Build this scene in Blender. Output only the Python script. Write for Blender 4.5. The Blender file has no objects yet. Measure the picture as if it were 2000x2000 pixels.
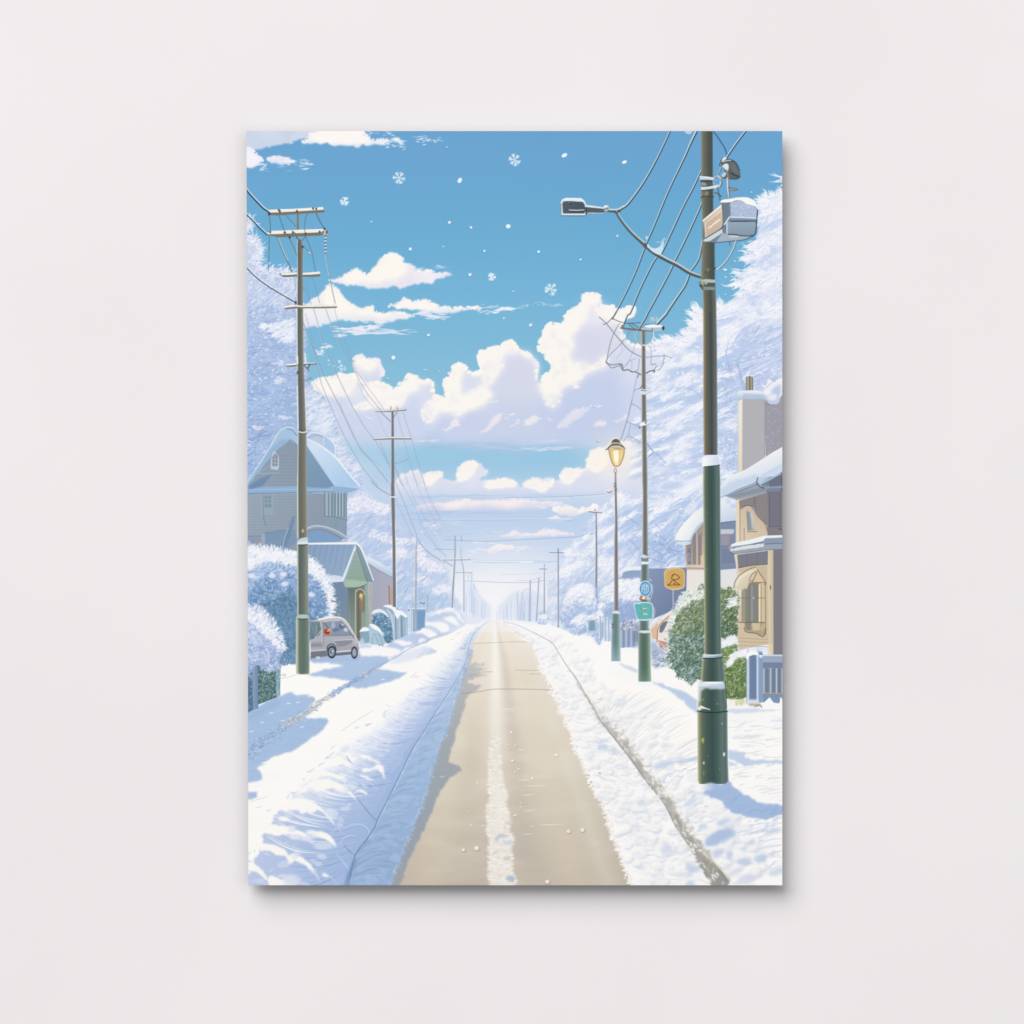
import bpy, math
import numpy as np

# ================================================================ camera, light, exposure
S = 0.0005736                      # metres per pixel of the photograph
ZC = 1.5                           # height of the picture's middle line on the wall
scene = bpy.context.scene
scene.render.resolution_x = scene.render.resolution_y = 1024
cam_d = bpy.data.cameras.new('camera'); cam = bpy.data.objects.new('camera', cam_d)
scene.collection.objects.link(cam); scene.camera = cam
CAM_D = 12.0
cam.location = (0, -CAM_D, ZC); cam.rotation_euler = (math.radians(90), 0, 0)
cam_d.sensor_width = 36; cam_d.lens = 36*CAM_D/(2000*S); cam_d.clip_end = 100

world = bpy.data.worlds.new('World'); scene.world = world; world.use_nodes = True
world.node_tree.nodes['Background'].inputs[0].default_value = (1.0, 0.995, 0.99, 1)
world.node_tree.nodes["Background"].inputs[1].default_value = 0.12

def area(name, loc, target, size, power, color):
    d = bpy.data.lights.new(name, 'AREA'); d.shape = 'DISK'; d.size = size; d.energy = power; d.color = color
    o = bpy.data.objects.new(name, d); scene.collection.objects.link(o)
    o.location = loc
    v = [target[i]-loc[i] for i in range(3)]
    import mathutils
    o.rotation_euler = mathutils.Vector(v).to_track_quat('-Z', 'Y').to_euler()
    return o
KEY = area('key_lamp', (-9.6, -17.6, ZC+14.8), (0, 0, ZC), 24.0, 6950, (1.0, 0.985, 0.975))     # broad soft lamp, upper left
FILL = area('fill_lamp', (5.5, -17.5, ZC+1.0), (0, 0, ZC), 20.0, 1290, (1.0, 1.0, 1.0))       # broad light from behind the camera
vs = scene.view_settings
vs.view_transform = 'Standard'; vs.look = 'None'; vs.exposure = 0.0; vs.gamma = 1.0; vs.use_curve_mapping = False

# ================================================================ materials
def mat(name):
    m = bpy.data.materials.new(name); m.use_nodes = True
    return m, m.node_tree.nodes, m.node_tree.links, m.node_tree.nodes['Principled BSDF']
def noise_node(n, l, scale, detail=4, co=None):
    t = n.new('ShaderNodeTexNoise'); t.inputs['Scale'].default_value = scale; t.inputs['Detail'].default_value = detail
    if co is None:
        co = n.new('ShaderNodeTexCoord').outputs['Object']
    l.new(co, t.inputs['Vector']); return t
# painted plaster wall: a hair of mottling and a fine roller texture
WALL, n, l, b = mat('plaster_wall')
t = noise_node(n, l, 2.2, 5); r = n.new('ShaderNodeValToRGB'); l.new(t.outputs['Fac'], r.inputs['Fac'])
r.color_ramp.elements[0].position = .3; r.color_ramp.elements[0].color = (0.790, 0.766, 0.776, 1)
r.color_ramp.elements[1].position = .7; r.color_ramp.elements[1].color = (0.824, 0.800, 0.810, 1)
l.new(r.outputs['Color'], b.inputs['Base Color']); b.inputs['Roughness'].default_value = .95; b.inputs['Specular IOR Level'].default_value = 0.0
t2 = noise_node(n, l, 420, 3); bp = n.new('ShaderNodeBump'); bp.inputs['Strength'].default_value = .05; bp.inputs['Distance'].default_value = .0004
l.new(t2.outputs['Fac'], bp.inputs['Height']); l.new(bp.outputs['Normal'], b.inputs['Normal'])
# printed ink on canvas: colour from the print, a fine weave in the surface
INK, n, l, b = mat('printed_canvas')
a = n.new('ShaderNodeVertexColor'); a.layer_name = 'ink'
l.new(a.outputs['Color'], b.inputs['Base Color']); b.inputs['Roughness'].default_value = .9; b.inputs['Specular IOR Level'].default_value = 0.0
# the dyed edge of the canvas
EDGE, n, l, b = mat('canvas_edge')
t = noise_node(n, l, 900, 2); r = n.new('ShaderNodeValToRGB'); l.new(t.outputs['Fac'], r.inputs['Fac'])
r.color_ramp.elements[0].color = (0.30, 0.34, 0.38, 1); r.color_ramp.elements[1].color = (0.38, 0.42, 0.46, 1)
l.new(r.outputs['Color'], b.inputs['Base Color']); b.inputs['Roughness'].default_value = .9

# ================================================================ the wall
def link(o, parent=None):
    scene.collection.objects.link(o)
    if parent is not None: o.parent = parent
    return o
me = bpy.data.meshes.new('wall')
me.from_pydata([(-4, 0, ZC-4), (4, 0, ZC-4), (4, 0, ZC+4), (-4, 0, ZC+4), (-4, .1, ZC-4), (4, .1, ZC-4), (4, .1, ZC+4), (-4, .1, ZC+4)], [],
               [(0, 1, 2, 3), (5, 4, 7, 6), (4, 0, 3, 7), (1, 5, 6, 2), (3, 2, 6, 7), (4, 5, 1, 0)])
me.materials.append(WALL)
wall = link(bpy.data.objects.new('wall', me)); wall['kind'] = 'structure'; wall['label'] = 'plain pale off-white plaster wall behind the canvas'

# ================================================================ the painted picture
# ---------------------------------------------------------------- painter
# the printed picture is painted in code, one colour per point of the print's grid
PX0, PY0, PW, PH = 481, 256, 1048, 1474
IMG = np.zeros((PH, PW, 3), np.float32)
IDM = np.zeros((PH, PW), np.int16)
YY, XX = np.mgrid[PY0:PY0+PH, PX0:PX0+PW].astype(np.float32)
RS = np.random.RandomState(7)

def fr(ox, oy, s):
    return lambda *p: [(ox+p[i]*s, oy+p[i+1]*s) for i in range(0, len(p), 2)]
fA = fr(470, 240, 360/1932); fB = fr(820, 240, 360/1932); fC = fr(1170, 240, 370/1932)
fD = fr(470, 590, 360/1932); fE = fr(820, 590, 360/1932); fG = fr(1170, 590, 370/1932)
fH = fr(470, 940, 360/1932); fI = fr(820, 940, 360/1932); fJ = fr(1170, 940, 370/1932)
fK = fr(470, 1290, 360/1932); fL = fr(820, 1290, 360/1932); fM = fr(1170, 1290, 370/1932)
fN = fr(440, 1600, 300/1932); fO = fr(1340, 1600, 300/1932); fP = fr(0, 0, 2000/1932)

def col(c):
    return np.array(c, np.float32)/255.0

def smooth(pts, closed=False, n=6):
    p = np.array(pts, float)
    if len(p) < 3: return p
    if closed: q = np.vstack([p[-1:], p, p[:2]])
    else: q = np.vstack([2*p[0]-p[1], p, 2*p[-1]-p[-2]])
    out = []
    t = np.linspace(0, 1, n, endpoint=False)[:, None]
    for i in range(1, len(q)-2):
        a, b, c, d = q[i-1], q[i], q[i+1], q[i+2]
        out.append(.5*(2*b + (c-a)*t + (2*a-5*b+4*c-d)*t*t + (3*b-a-3*c+d)*t**3))
    out = np.vstack(out)
    if not closed: out = np.vstack([out, p[-1:]])
    return out

def noise(scale, seed, sy=None):
    sy = sy or scale
    r = np.random.RandomState(seed)
    gh, gw = int(PH/sy)+3, int(PW/scale)+3
    g = r.rand(gh, gw).astype(np.float32)
    y = np.arange(PH)/sy; x = np.arange(PW)/scale
    yi = y.astype(int); xi = x.astype(int)
    fy = (y-yi)[:, None]; fx = (x-xi)[None]
    fy = fy*fy*(3-2*fy); fx = fx*fx*(3-2*fx)
    a = g[yi][:, xi]; b = g[yi][:, xi+1]; c = g[yi+1][:, xi]; d = g[yi+1][:, xi+1]
    return ((a*(1-fx)+b*fx)*(1-fy)+(c*(1-fx)+d*fx)*fy).astype(np.float32)
def fbm(scale, seed, oct=4, ratio=1.0, gain=.55):
    s = 0; a = 1; tot = 0
    for o in range(oct):
        k = max(scale/2**o, 1.5)
        s = s + a*noise(k*ratio, seed+o*17, k); tot += a; a *= gain
    return s/tot
NZ = {}
def N(scale, seed=1, oct=4, ratio=1.0):
    k = (scale, seed, oct, ratio)
    if k not in NZ: NZ[k] = fbm(scale, seed, oct, ratio)
    return NZ[k]

_T = np.random.RandomState(99).rand(8, 64, 64).astype(np.float32)
def aniso(th, lw, lh, seed):
    """brushed texture: noise drawn out along direction th"""
    c, si = math.cos(th), math.sin(th)
    out = 0
    for o, a in ((1, .65), (2.3, .35)):
        u = (XX*c+YY*si)/lw*o; v = (-XX*si+YY*c)/lh*o
        ui = np.floor(u).astype(int); vi = np.floor(v).astype(int)
        fu = u-ui; fv = v-vi; fu = fu*fu*(3-2*fu); fv = fv*fv*(3-2*fv)
        T = _T[seed % 8]
        g = lambda i, j: T[(vi+j) % 64, (ui+i) % 64]
        out = out+a*((g(0, 0)*(1-fu)+g(1, 0)*fu)*(1-fv)+(g(0, 1)*(1-fu)+g(1, 1)*fu)*fv)
    return out

def bbox(m, pad):
    ys = np.flatnonzero(m.any(1))
    if len(ys) == 0: return None
    xs = np.flatnonzero(m[ys[0]:ys[-1]+1].any(0))
    return max(ys[0]-pad, 0), min(ys[-1]+1+pad, m.shape[0]), max(xs[0]-pad, 0), min(xs[-1]+1+pad, m.shape[1])

def box(m, r):
    # three passes of a running mean: close to a gaussian
    r = int(r)
    if r < 1: return m
    bb = bbox(m, 3*r+2)
    if bb is None: return m
    y0, y1, x0, x1 = bb
    k = m[y0:y1, x0:x1]; w = 2*r+1
    for ax in (0, 1):
        for _ in range(3):
            pad = [(0, 0), (0, 0)]; pad[ax] = (r+1, r)
            c = np.cumsum(np.pad(k, pad, mode='edge'), axis=ax, dtype=np.float64)
            k = ((c[w:]-c[:-w]) if ax == 0 else (c[:, w:]-c[:, :-w]))/w
    out = np.zeros_like(m); out[y0:y1, x0:x1] = k
    return out

SS = 4
def polymask(pts):
    """full-picture anti-aliased mask of a polygon -> (y0, y1, x0, x1, mask)"""
    p = np.array(pts, float)-[PX0, PY0]
    y0 = max(int(math.floor(p[:, 1].min()))-1, 0); y1 = min(int(math.ceil(p[:, 1].max()))+2, PH)
    x0 = max(int(math.floor(p[:, 0].min()))-1, 0); x1 = min(int(math.ceil(p[:, 0].max()))+2, PW)
    if y1 <= y0 or x1 <= x0: return None
    m = np.zeros((y1-y0, x1-x0), np.float32)
    xs = np.arange(x0, x1)
    q = np.roll(p, -1, 0)
    for iy in range(y0, y1):
        for k in range(SS):
            yv = iy-.5+(k+.5)/SS
            c = (p[:, 1] <= yv) != (q[:, 1] <= yv)
            if not c.any(): continue
            a, b = p[c], q[c]
            xc = np.sort(a[:, 0]+(yv-a[:, 1])/(b[:, 1]-a[:, 1])*(b[:, 0]-a[:, 0]))
            for j in range(0, len(xc)-1, 2):
                m[iy-y0] += np.clip(np.minimum(xs+.5, xc[j+1])-np.maximum(xs-.5, xc[j]), 0, 1)/SS
    return y0, y1, x0, x1, np.minimum(m, 1)

def full(pm):
    m = np.zeros((PH, PW), np.float32)
    if pm is not None:
        y0, y1, x0, x1, k = pm; m[y0:y1, x0:x1] = k
    return m

def warp(m, amp, scale, seed=3, ay=None):
    """ragged edge: look the mask up through a noise field"""
    ay = amp if ay is None else ay
    bb = bbox(m, int(max(amp, ay))+2)
    if bb is None: return m
    y0, y1, x0, x1 = bb
    W = np.s_[y0:y1, x0:x1]
    dx = (N(scale, seed % 40, 3)[W]-.5)*2*amp; dy = (N(scale, seed % 40+50, 3)[W]-.5)*2*ay
    iy = np.clip(np.arange(y0, y1)[:, None]+dy, 0, PH-1).astype(int)
    ix = np.clip(np.arange(x0, x1)[None]+dx, 0, PW-1).astype(int)
    out = np.zeros_like(m); out[W] = m[iy, ix]
    return out

NAMES = ['sky']
def ID(name):
    NAMES.append(name); return len(NAMES)-1

def put(pm, c, a=1.0, id=None):
    """paint a mask in a colour (tuple, or an array over the mask window)"""
    if pm is None: return
    if isinstance(pm, np.ndarray):
        bb = bbox(pm, 0)
        if bb is None: return
        y0, y1, x0, x1 = bb; m = pm[y0:y1, x0:x1]
    else: y0, y1, x0, x1, m = pm
    w = IMG[y0:y1, x0:x1]
    k = (m*a)[..., None]
    cc = col(c) if isinstance(c, (tuple, list)) else c(y0, y1, x0, x1) if isinstance(c, Grad) else (c[y0:y1, x0:x1] if c.shape[:2] == (PH, PW) else c)
    w += (cc-w)*k
    if id is not None:
        s = IDM[y0:y1, x0:x1]; s[m*a > .5] = id

def poly(pts, c, a=1.0, id=None, sm=False, blur=0, rough=None, n=5):
    if sm: pts = smooth(pts, True, n)
    pm = polymask(pts)
    if pm is None: return None
    if blur or rough:
        m = full(pm)
        if rough: m = warp(m, *rough)
        if blur: m = box(m, blur)
        pm = m
    put(pm, c, a, id)
    return pm

class Grad:
    """a colour ramp, worked out only over the window it is painted on"""
    def __init__(self, f): self.f = f
    def __call__(self, y0, y1, x0, x1): return self.f(YY[y0:y1, x0:x1], XX[y0:y1, x0:x1]).astype(np.float32)
    def __add__(self, o): return self(0, PH, 0, PW)+o
def vgrad(stops):
    ys = [s[0] for s in stops]
    return Grad(lambda y, x: np.stack([np.interp(y[:, 0], ys, [s[1][k]/255 for s in stops]) for k in range(3)], -1)[:, None]*np.ones((1, x.shape[1], 1)))
def lgrad(x0, y0, c0, x1, y1, c1):
    def f(y, x):
        t = np.clip(((x-x0)*(x1-x0)+(y-y0)*(y1-y0))/((x1-x0)**2+(y1-y0)**2), 0, 1)[..., None]
        return col(c0)*(1-t)+col(c1)*t
    return Grad(f)

def stroke(pts, w, c, a=1.0, id=None, sm=True, w1=None, n=5):
    """a line of width w (tapering to w1, or a list of widths)"""
    p = smooth(pts, False, n) if (sm and len(pts) > 2) else np.array(pts, float)
    p = p-[PX0, PY0]
    if isinstance(w, (list, tuple)): r = np.interp(np.linspace(0, 1, len(p)), np.linspace(0, 1, len(w)), w)/2
    else: r = np.linspace(w, w if w1 is None else w1, len(p))/2
    R = r.max()+1.5
    y0 = max(int(p[:, 1].min()-R), 0); y1 = min(int(p[:, 1].max()+R)+2, PH)
    x0 = max(int(p[:, 0].min()-R), 0); x1 = min(int(p[:, 0].max()+R)+2, PW)
    if y1 <= y0 or x1 <= x0: return
    m = np.zeros((y1-y0, x1-x0), np.float32)
    for i in range(len(p)-1):
        (ax, ay), (bx, by) = p[i], p[i+1]
        u0 = max(int(min(ay, by)-R), y0); u1 = min(int(max(ay, by)+R)+2, y1)
        v0 = max(int(min(ax, bx)-R), x0); v1 = min(int(max(ax, bx)+R)+2, x1)
        if u1 <= u0 or v1 <= v0: continue
        X = np.arange(v0, v1, dtype=np.float32)[None]; Y = np.arange(u0, u1, dtype=np.float32)[:, None]
        dx, dy = bx-ax, by-ay
        t = np.clip(((X-ax)*dx+(Y-ay)*dy)/max(dx*dx+dy*dy, 1e-6), 0, 1)
        d = np.hypot(X-ax-t*dx, Y-ay-t*dy)
        rr = r[i]+(r[i+1]-r[i])*t
        cov = np.clip(rr+.5-d, 0, 1)*np.minimum(1, 2*rr)
        s = m[u0-y0:u1-y0, v0-x0:v1-x0]
        np.maximum(s, cov, out=s)
    put((y0, y1, x0, x1, m), c, a, id)

def ell(cx, cy, rx, ry, c, a=1.0, id=None, ang=0, soft=0):
    R = max(rx, ry)+2+soft
    x0 = max(int(cx-R)-PX0, 0); x1 = min(int(cx+R)+2-PX0, PW)
    y0 = max(int(cy-R)-PY0, 0); y1 = min(int(cy+R)+2-PY0, PH)
    if y1 <= y0 or x1 <= x0: return
    X = XX[y0:y1, x0:x1]-cx; Y = YY[y0:y1, x0:x1]-cy
    ca, sa = math.cos(ang), math.sin(ang)
    u = (X*ca+Y*sa)/rx; v = (-X*sa+Y*ca)/ry
    d = (np.sqrt(u*u+v*v)-1)*min(rx, ry)
    m = np.clip(.5-d, 0, 1) if not soft else np.clip(.5-d/soft, 0, 1)
    put((y0, y1, x0, x1, m.astype(np.float32)), c, a, id)

def column(rows, ramp, id=None, a=1.0, streak=.03):
    """a round post: rows of (y, left, right), colours ramped across it"""
    rows = np.array(sorted(rows), float)
    ya = max(int(rows[0, 0])-PY0, 0); yb = min(int(rows[-1, 0])-PY0+1, PH)
    xa = max(int(rows[:, 1].min())-PX0-1, 0); xb = min(int(rows[:, 2].max())-PX0+2, PW)
    if yb <= ya or xb <= xa: return
    y = YY[ya:yb, :1]; x = XX[ya:yb, xa:xb]
    l = np.interp(y, rows[:, 0], rows[:, 1]); r = np.interp(y, rows[:, 0], rows[:, 2])
    m = np.clip(np.minimum(x-l, r-x)+.5, 0, 1).astype(np.float32)
    t = (x-l)/(r-l)
    ts = [q[0] for q in ramp]
    c = np.stack([np.interp(t, ts, [q[1][k]/255 for q in ramp]) for k in range(3)], -1)
    c = c*(1+streak*2*(N(3, 77, 2, .5)[ya:yb, xa:xb, None]*.5+N(26, 78, 2)[ya:yb, xa:xb, None]*.5-.5))
    put((ya, yb, xa, xb, m), c.astype(np.float32), a, id)

def scatter(mask, n, ang, ln, wd, pal, a=(.5, .9), curv=.3, seed=0, id=None, taper=.15, jit=.35):
    """brush marks: n tapered strokes thrown over a mask. ang: number or f(x, y)"""
    r = np.random.RandomState(seed)
    m = mask if isinstance(mask, np.ndarray) else full(mask)
    cdf = np.cumsum(m.ravel().astype(np.float64))
    if cdf[-1] <= 0: return
    idx = np.searchsorted(cdf, r.rand(n)*cdf[-1])
    ys = idx//PW+PY0; xs = idx % PW+PX0
    ws = np.array([p[0] for p in pal], float); ws /= ws.sum()
    pick = r.choice(len(pal), n, p=ws)
    for i in range(n):
        x, y = xs[i], ys[i]
        th = (ang(x, y) if callable(ang) else ang)+r.normal(0, jit)
        L = r.uniform(*ln); w = r.uniform(*wd); k = r.normal(0, curv)*L
        ct, st = math.cos(th), math.sin(th)
        pts = [(x-ct*L/2, y-st*L/2), (x-st*k, y+ct*k), (x+ct*L/2, y+st*L/2)]
        stroke(pts, [w, w*.9, w*taper], pal[pick[i]][1], r.uniform(*a), id, n=2)

def fringe(pts, n, out, ln, wd, pal, seed=0, id=None, a=(.7, 1), jit=.4, spread=4, taper=.1):
    """strokes rooted along a line, pointing away from it. out: angle offset from the line's left normal, or f(x,y)"""
    r = np.random.RandomState(seed)
    p = np.array(pts, float)
    seg = np.hypot(*np.diff(p, axis=0).T); cum = np.r_[0, np.cumsum(seg)]
    ws = np.array([q[0] for q in pal], float); ws /= ws.sum()
    for i in range(n):
        s = r.rand()*cum[-1]; j = min(np.searchsorted(cum, s)-1, len(seg)-1); j = max(j, 0)
        t = (s-cum[j])/seg[j]
        x, y = p[j]+(p[j+1]-p[j])*t
        d = p[j+1]-p[j]
        th = out(x, y) if callable(out) else math.atan2(-d[0], d[1])+out
        th += r.normal(0, jit)
        x += r.normal(0, spread); y += r.normal(0, spread)
        L = r.uniform(*ln); w = r.uniform(*wd); k = r.normal(0, .15)*L
        ct, st = math.cos(th), math.sin(th)
        c = pal[r.choice(len(pal), p=ws)][1]
        stroke([(x, y), (x+ct*L/2-st*k, y+st*L/2+ct*k), (x+ct*L, y+st*L)], [w, w*.8, w*taper], c, r.uniform(*a), id, n=2)
fQ = fr(480, 380, 220/1932); fR = fr(480, 600, 220/1932); fS = fr(1290, 560, 240/1932)
fT = fr(1160, 780, 240/1932); fU = fr(660, 920, 320/1932); fV = fr(860, 1040, 240/1932)

# ---------------------------------------------------------------- sky
def paint_sky():
    put(np.ones((PH, PW), np.float32), vgrad([
        (256, (106, 163, 208)), (330, (106, 166, 210)), (420, (107, 171, 210)), (500, (112, 176, 214)), (580, (119, 182, 217)),
        (660, (128, 187, 218)), (740, (137, 192, 220)), (820, (152, 202, 226)), (900, (158, 203, 229)),
        (960, (182, 210, 236)), (1010, (192, 212, 239)), (1060, (201, 217, 240)), (1110, (211, 224, 243)), (1150, (222, 231, 245)), (1200, (236, 240, 249))]))
    put(N(120, 5, 3, 2.5), (128, 178, 222), .16)
    # far glow over the vanishing point
    d = np.exp(-(((XX-968)/120)**2+((YY-1185)/95)**2))
    put(d.astype(np.float32), (250, 247, 248), .9)

CLOUD = ID('cloud')
def cloud(outline, top, bot, lit=(), litc=(252, 248, 241), seed=1, amp=7, sc=16, blur=1, fade=None, a=1.0, lblur=5, id=CLOUD):
    pm = polymask(smooth(outline, True, 5))
    if pm is None: return
    y0, y1 = min(p[1] for p in outline), max(p[1] for p in outline)
    m = warp(full(pm), amp, sc, seed)
    m = warp(m, amp*.45, 5, seed+9)
    m0 = box(m, blur)
    if fade:   # (ya, yb): the underside melts into the sky
        m0 = m0*np.clip((fade[1]-YY)/(fade[1]-fade[0]), 0, 1)
    c = vgrad([(y0, top), (y1, bot)])
    c = c+((N(40, seed+3, 4)-.5)*.07)[..., None]*np.array([1.1, 1.0, .7], np.float32)
    put(m0, c, a, id)
    for L in lit:
        k = full(polymask(smooth(L, True, 5)))
        k = warp(k, amp*1.2, sc, seed+31); k = warp(k, amp*.6, 5, seed+40)
        k = box(k, lblur)*m0
        k = np.clip(k*1.35, 0, 1)
        put(k, litc, a*.97)
    if y1-y0 > 12: puffs(outline, int(90*amp/6), (1.2, 4.2), top, seed+5, (.5, .95), up=fade[0]-18 if fade else y0+(y1-y0)*.75)
    # bright rim on the upper left edge
    sh = np.pad(m0, ((4, 0), (3, 0)), mode='edge')[:-4, :-3]
    put(np.clip(m0-sh, 0, 1)*box(m0, 1), litc, .55*a)

def puffs(line, n, r, c, seed, a=(.6, 1), inset=2.5, up=None, closed=True):
    """small billows along an outline"""
    q = np.random.RandomState(seed)
    p = smooth(line, closed, 8)
    s = np.r_[0, np.cumsum(np.hypot(*np.diff(p, axis=0).T))]
    ctr = p.mean(0)
    for i in range(n):
        t = q.rand()*s[-1]; j = min(max(np.searchsorted(s, t)-1, 0), len(p)-2)
        x, y = p[j]+(p[j+1]-p[j])*q.rand()
        if up is not None and y > up: continue
        rr = r[0]+(r[1]-r[0])*q.rand()**2
        d = p[j+1]-p[j]; L = max(np.hypot(*d), 1e-3)
        nx, ny = -d[1]/L, d[0]/L          # inward for clockwise outlines
        k = rr*.75+q.normal(0, 1)-inset*.3
        ell(x+nx*k, y+ny*k, rr*q.uniform(.9, 1.3), rr, c, q.uniform(*a), CLOUD, q.normal(0, .3), soft=1.3)

def wisps(pts, n, ln, w, c=(246, 246, 252), seed=0, a=(.4, .95), amp=4):
    r = np.random.RandomState(seed)
    p = smooth(pts, False, 12)
    for i in range(n):
        x, y = p[r.randint(len(p))]+r.normal(0, 1, 2)*[6, amp]
        L = r.uniform(*ln)
        stroke([(x-L/2, y+r.normal(0, 1)), (x, y+r.normal(0, 1.2)), (x+L/2, y+r.normal(0, 1))], [.4, r.uniform(*w), .4], c, r.uniform(*a), CLOUD, n=3)

def paint_clouds():
    LV, LB = (226, 226, 240), (200, 212, 236)
    # top left corner
    cloud(fA(20, 40, 780, 60, 700, 130, 620, 170, 520, 205, 420, 215, 330, 240, 230, 262, 150, 285, 40, 300), (206, 216, 234), (206, 218, 238), amp=3, sc=9, seed=2)
    cloud(fA(30, 270, 110, 270, 150, 310, 180, 345, 235, 380, 215, 415, 150, 440, 30, 450), (240, 240, 248), (226, 232, 246), [fA(30, 275, 120, 290, 200, 370, 120, 430, 30, 440)], (246, 244, 250), seed=3, amp=5)
    cloud(fA(270, 385, 330, 350, 390, 352, 470, 365, 520, 385, 560, 405, 500, 420, 420, 425, 320, 415), (234, 232, 246), (216, 226, 244), seed=4, amp=4, sc=10)
    wisps(fA(520, 405, 690, 428), 26, (5, 16), (1, 2.6), (240, 244, 252), 5)
    wisps(fA(420, 440, 640, 440), 14, (6, 20), (.8, 1.6), (220, 234, 246), 6)
    wisps(fA(120, 430, 240, 462), 20, (5, 14), (1, 2.5), (236, 240, 250), 7)
    cloud(fA(640, 200, 700, 150, 720, 110, 860, 70, 1000, 60, 1260, 70, 1300, 110, 1380, 165, 1500, 170, 1560, 195, 1450, 215, 1330, 225, 1160, 240, 1000, 225, 800, 205), (248, 246, 248), (226, 230, 242),
          [fA(720, 120, 1000, 70, 1280, 100, 1360, 180, 1150, 215, 820, 190)], (252, 248, 244), seed=8, amp=5, sc=12)
    cloud(fA(1560, 170, 1600, 145, 1660, 150, 1675, 180, 1620, 195), (240, 244, 250), (232, 238, 248), seed=9, amp=4, sc=8)
    wisps(fA(1340, 130, 1540, 125), 22, (5, 14), (1, 2.2), (214, 228, 244), 10)
    wisps(fA(1550, 230, 1660, 215), 22, (6, 14), (1, 3), (240, 242, 250), 11)
    wisps(fA(1690, 225, 1890, 185), 26, (5, 16), (1, 2.6), (226, 236, 248), 12)
    wisps(fB(70, 175, 160, 195), 16, (4, 10), (1, 2.4), (226, 236, 248), 13, amp=2)
    # puff right of the left pole
    cloud(fA(930, 1650, 1020, 1620, 1100, 1590, 1180, 1530, 1250, 1525, 1320, 1590, 1380, 1530, 1440, 1490, 1470, 1420, 1590, 1360, 1690, 1410, 1740, 1470, 1790, 1490, 1870, 1530, 1960, 1530, 2060, 1570, 2120, 1590, 2050, 1625, 1990, 1670, 1880, 1690, 1700, 1735, 1600, 1720, 1400, 1735, 1280, 1710, 1150, 1700),
          (250, 246, 244), (232, 230, 242), [fA(1120, 1600, 1240, 1530, 1330, 1610, 1450, 1490, 1590, 1365, 1700, 1450, 1740, 1520, 1650, 1600, 1480, 1660, 1300, 1660, 1100, 1670)], seed=14, amp=6)
    wisps(fB(0, 1530, 200, 1510), 18, (8, 22), (.8, 2), (204, 220, 240), 15, amp=2)
    cloud(fB(100, 1575, 190, 1580, 260, 1560, 340, 1590, 240, 1605, 140, 1605), (236, 236, 248), (224, 230, 246), seed=16, amp=3, sc=9)
    # band right of the left pole
    cloud(fD(560, 60, 700, 0, 860, -110, 900, -180, 990, -160, 1060, -70, 1130, 0, 1250, 50, 1390, 30, 1400, 80, 1500, 110, 1620, 100, 1740, 120, 1820, 145, 1700, 175, 1560, 195, 1480, 215, 1360, 200, 1200, 190, 1000, 200, 800, 240, 640, 260, 560, 240),
          (250, 246, 242), (226, 230, 242), [fD(860, -60, 930, -160, 1060, -50, 1190, 60, 1100, 110, 900, 40), fD(1150, 90, 1380, 40, 1600, 120, 1780, 140, 1500, 160, 1250, 130)], seed=17, amp=6)
    wisps(fD(1000, 310, 1250, 290, 1420, 260), 60, (10, 34), (1.5, 5), (238, 238, 248), 18, amp=5)
    wisps(fD(1200, 320, 1500, 310, 1790, 315), 40, (10, 36), (1, 3), (226, 234, 246), 19, amp=3)
    cloud(fD(1540, 40, 1620, 15, 1720, -40, 1800, 0, 1880, -30, 2000, -10, 2080, 40, 2260, 50, 2400, 45, 2510, 55, 2380, 70, 2200, 95, 2000, 105, 1850, 75, 1700, 60), (250, 246, 244), (230, 232, 244),
          [fD(1620, 20, 1730, -30, 2000, 10, 2200, 60, 1950, 70, 1700, 50)], seed=20, amp=5, sc=11)
    wisps(fE(10, 110, 120, 140, 260, 150), 40, (10, 26), (1.5, 4), (232, 234, 246), 21, amp=3)
    wisps(fE(620, 60, 740, 45), 14, (8, 18), (1, 2.4), (226, 234, 246), 22, amp=2)
    wisps(fE(640, 90, 740, 110), 14, (5, 14), (1, 2.4), (232, 236, 246), 23, amp=2)
    wisps(fE(780, 90, 900, 70, 1010, 70), 34, (8, 18), (1.2, 3.2), (246, 246, 250), 24, amp=2)
    wisps(fE(1110, 35, 1260, 22), 14, (4, 12), (1, 2.4), (222, 236, 248), 25, amp=1.5)
    wisps(fE(1330, 36, 1450, 30), 10, (6, 20), (.8, 1.6), (200, 224, 242), 26, amp=1)
    wisps(fD(830, 500, 900, 460), 18, (6, 14), (2, 5), (240, 240, 248), 27, amp=6)
    wisps(fD(970, 640, 1070, 690), 14, (4, 10), (2, 4), (226, 234, 246), 28, amp=4)
    # small puff
    cloud(fD(1180, 610, 1210, 565, 1270, 548, 1330, 590, 1400, 588, 1450, 600, 1470, 660, 1500, 720, 1490, 780, 1440, 830, 1300, 850, 1220, 780, 1190, 700), (240, 236, 244), (206, 214, 234),
          [fD(1180, 620, 1220, 560, 1290, 560, 1340, 600, 1440, 600, 1440, 650, 1360, 690, 1300, 700, 1220, 660)], seed=29, amp=5)
    # the great bank
    bank = fD(660, 860, 720, 850, 820, 800, 1000, 780, 1020, 740, 1090, 765, 1180, 750, 1210, 770, 1310, 850, 1380, 830, 1480, 850, 1550, 870, 1600, 920, 1640, 870, 1700, 820, 1780, 752)
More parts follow.
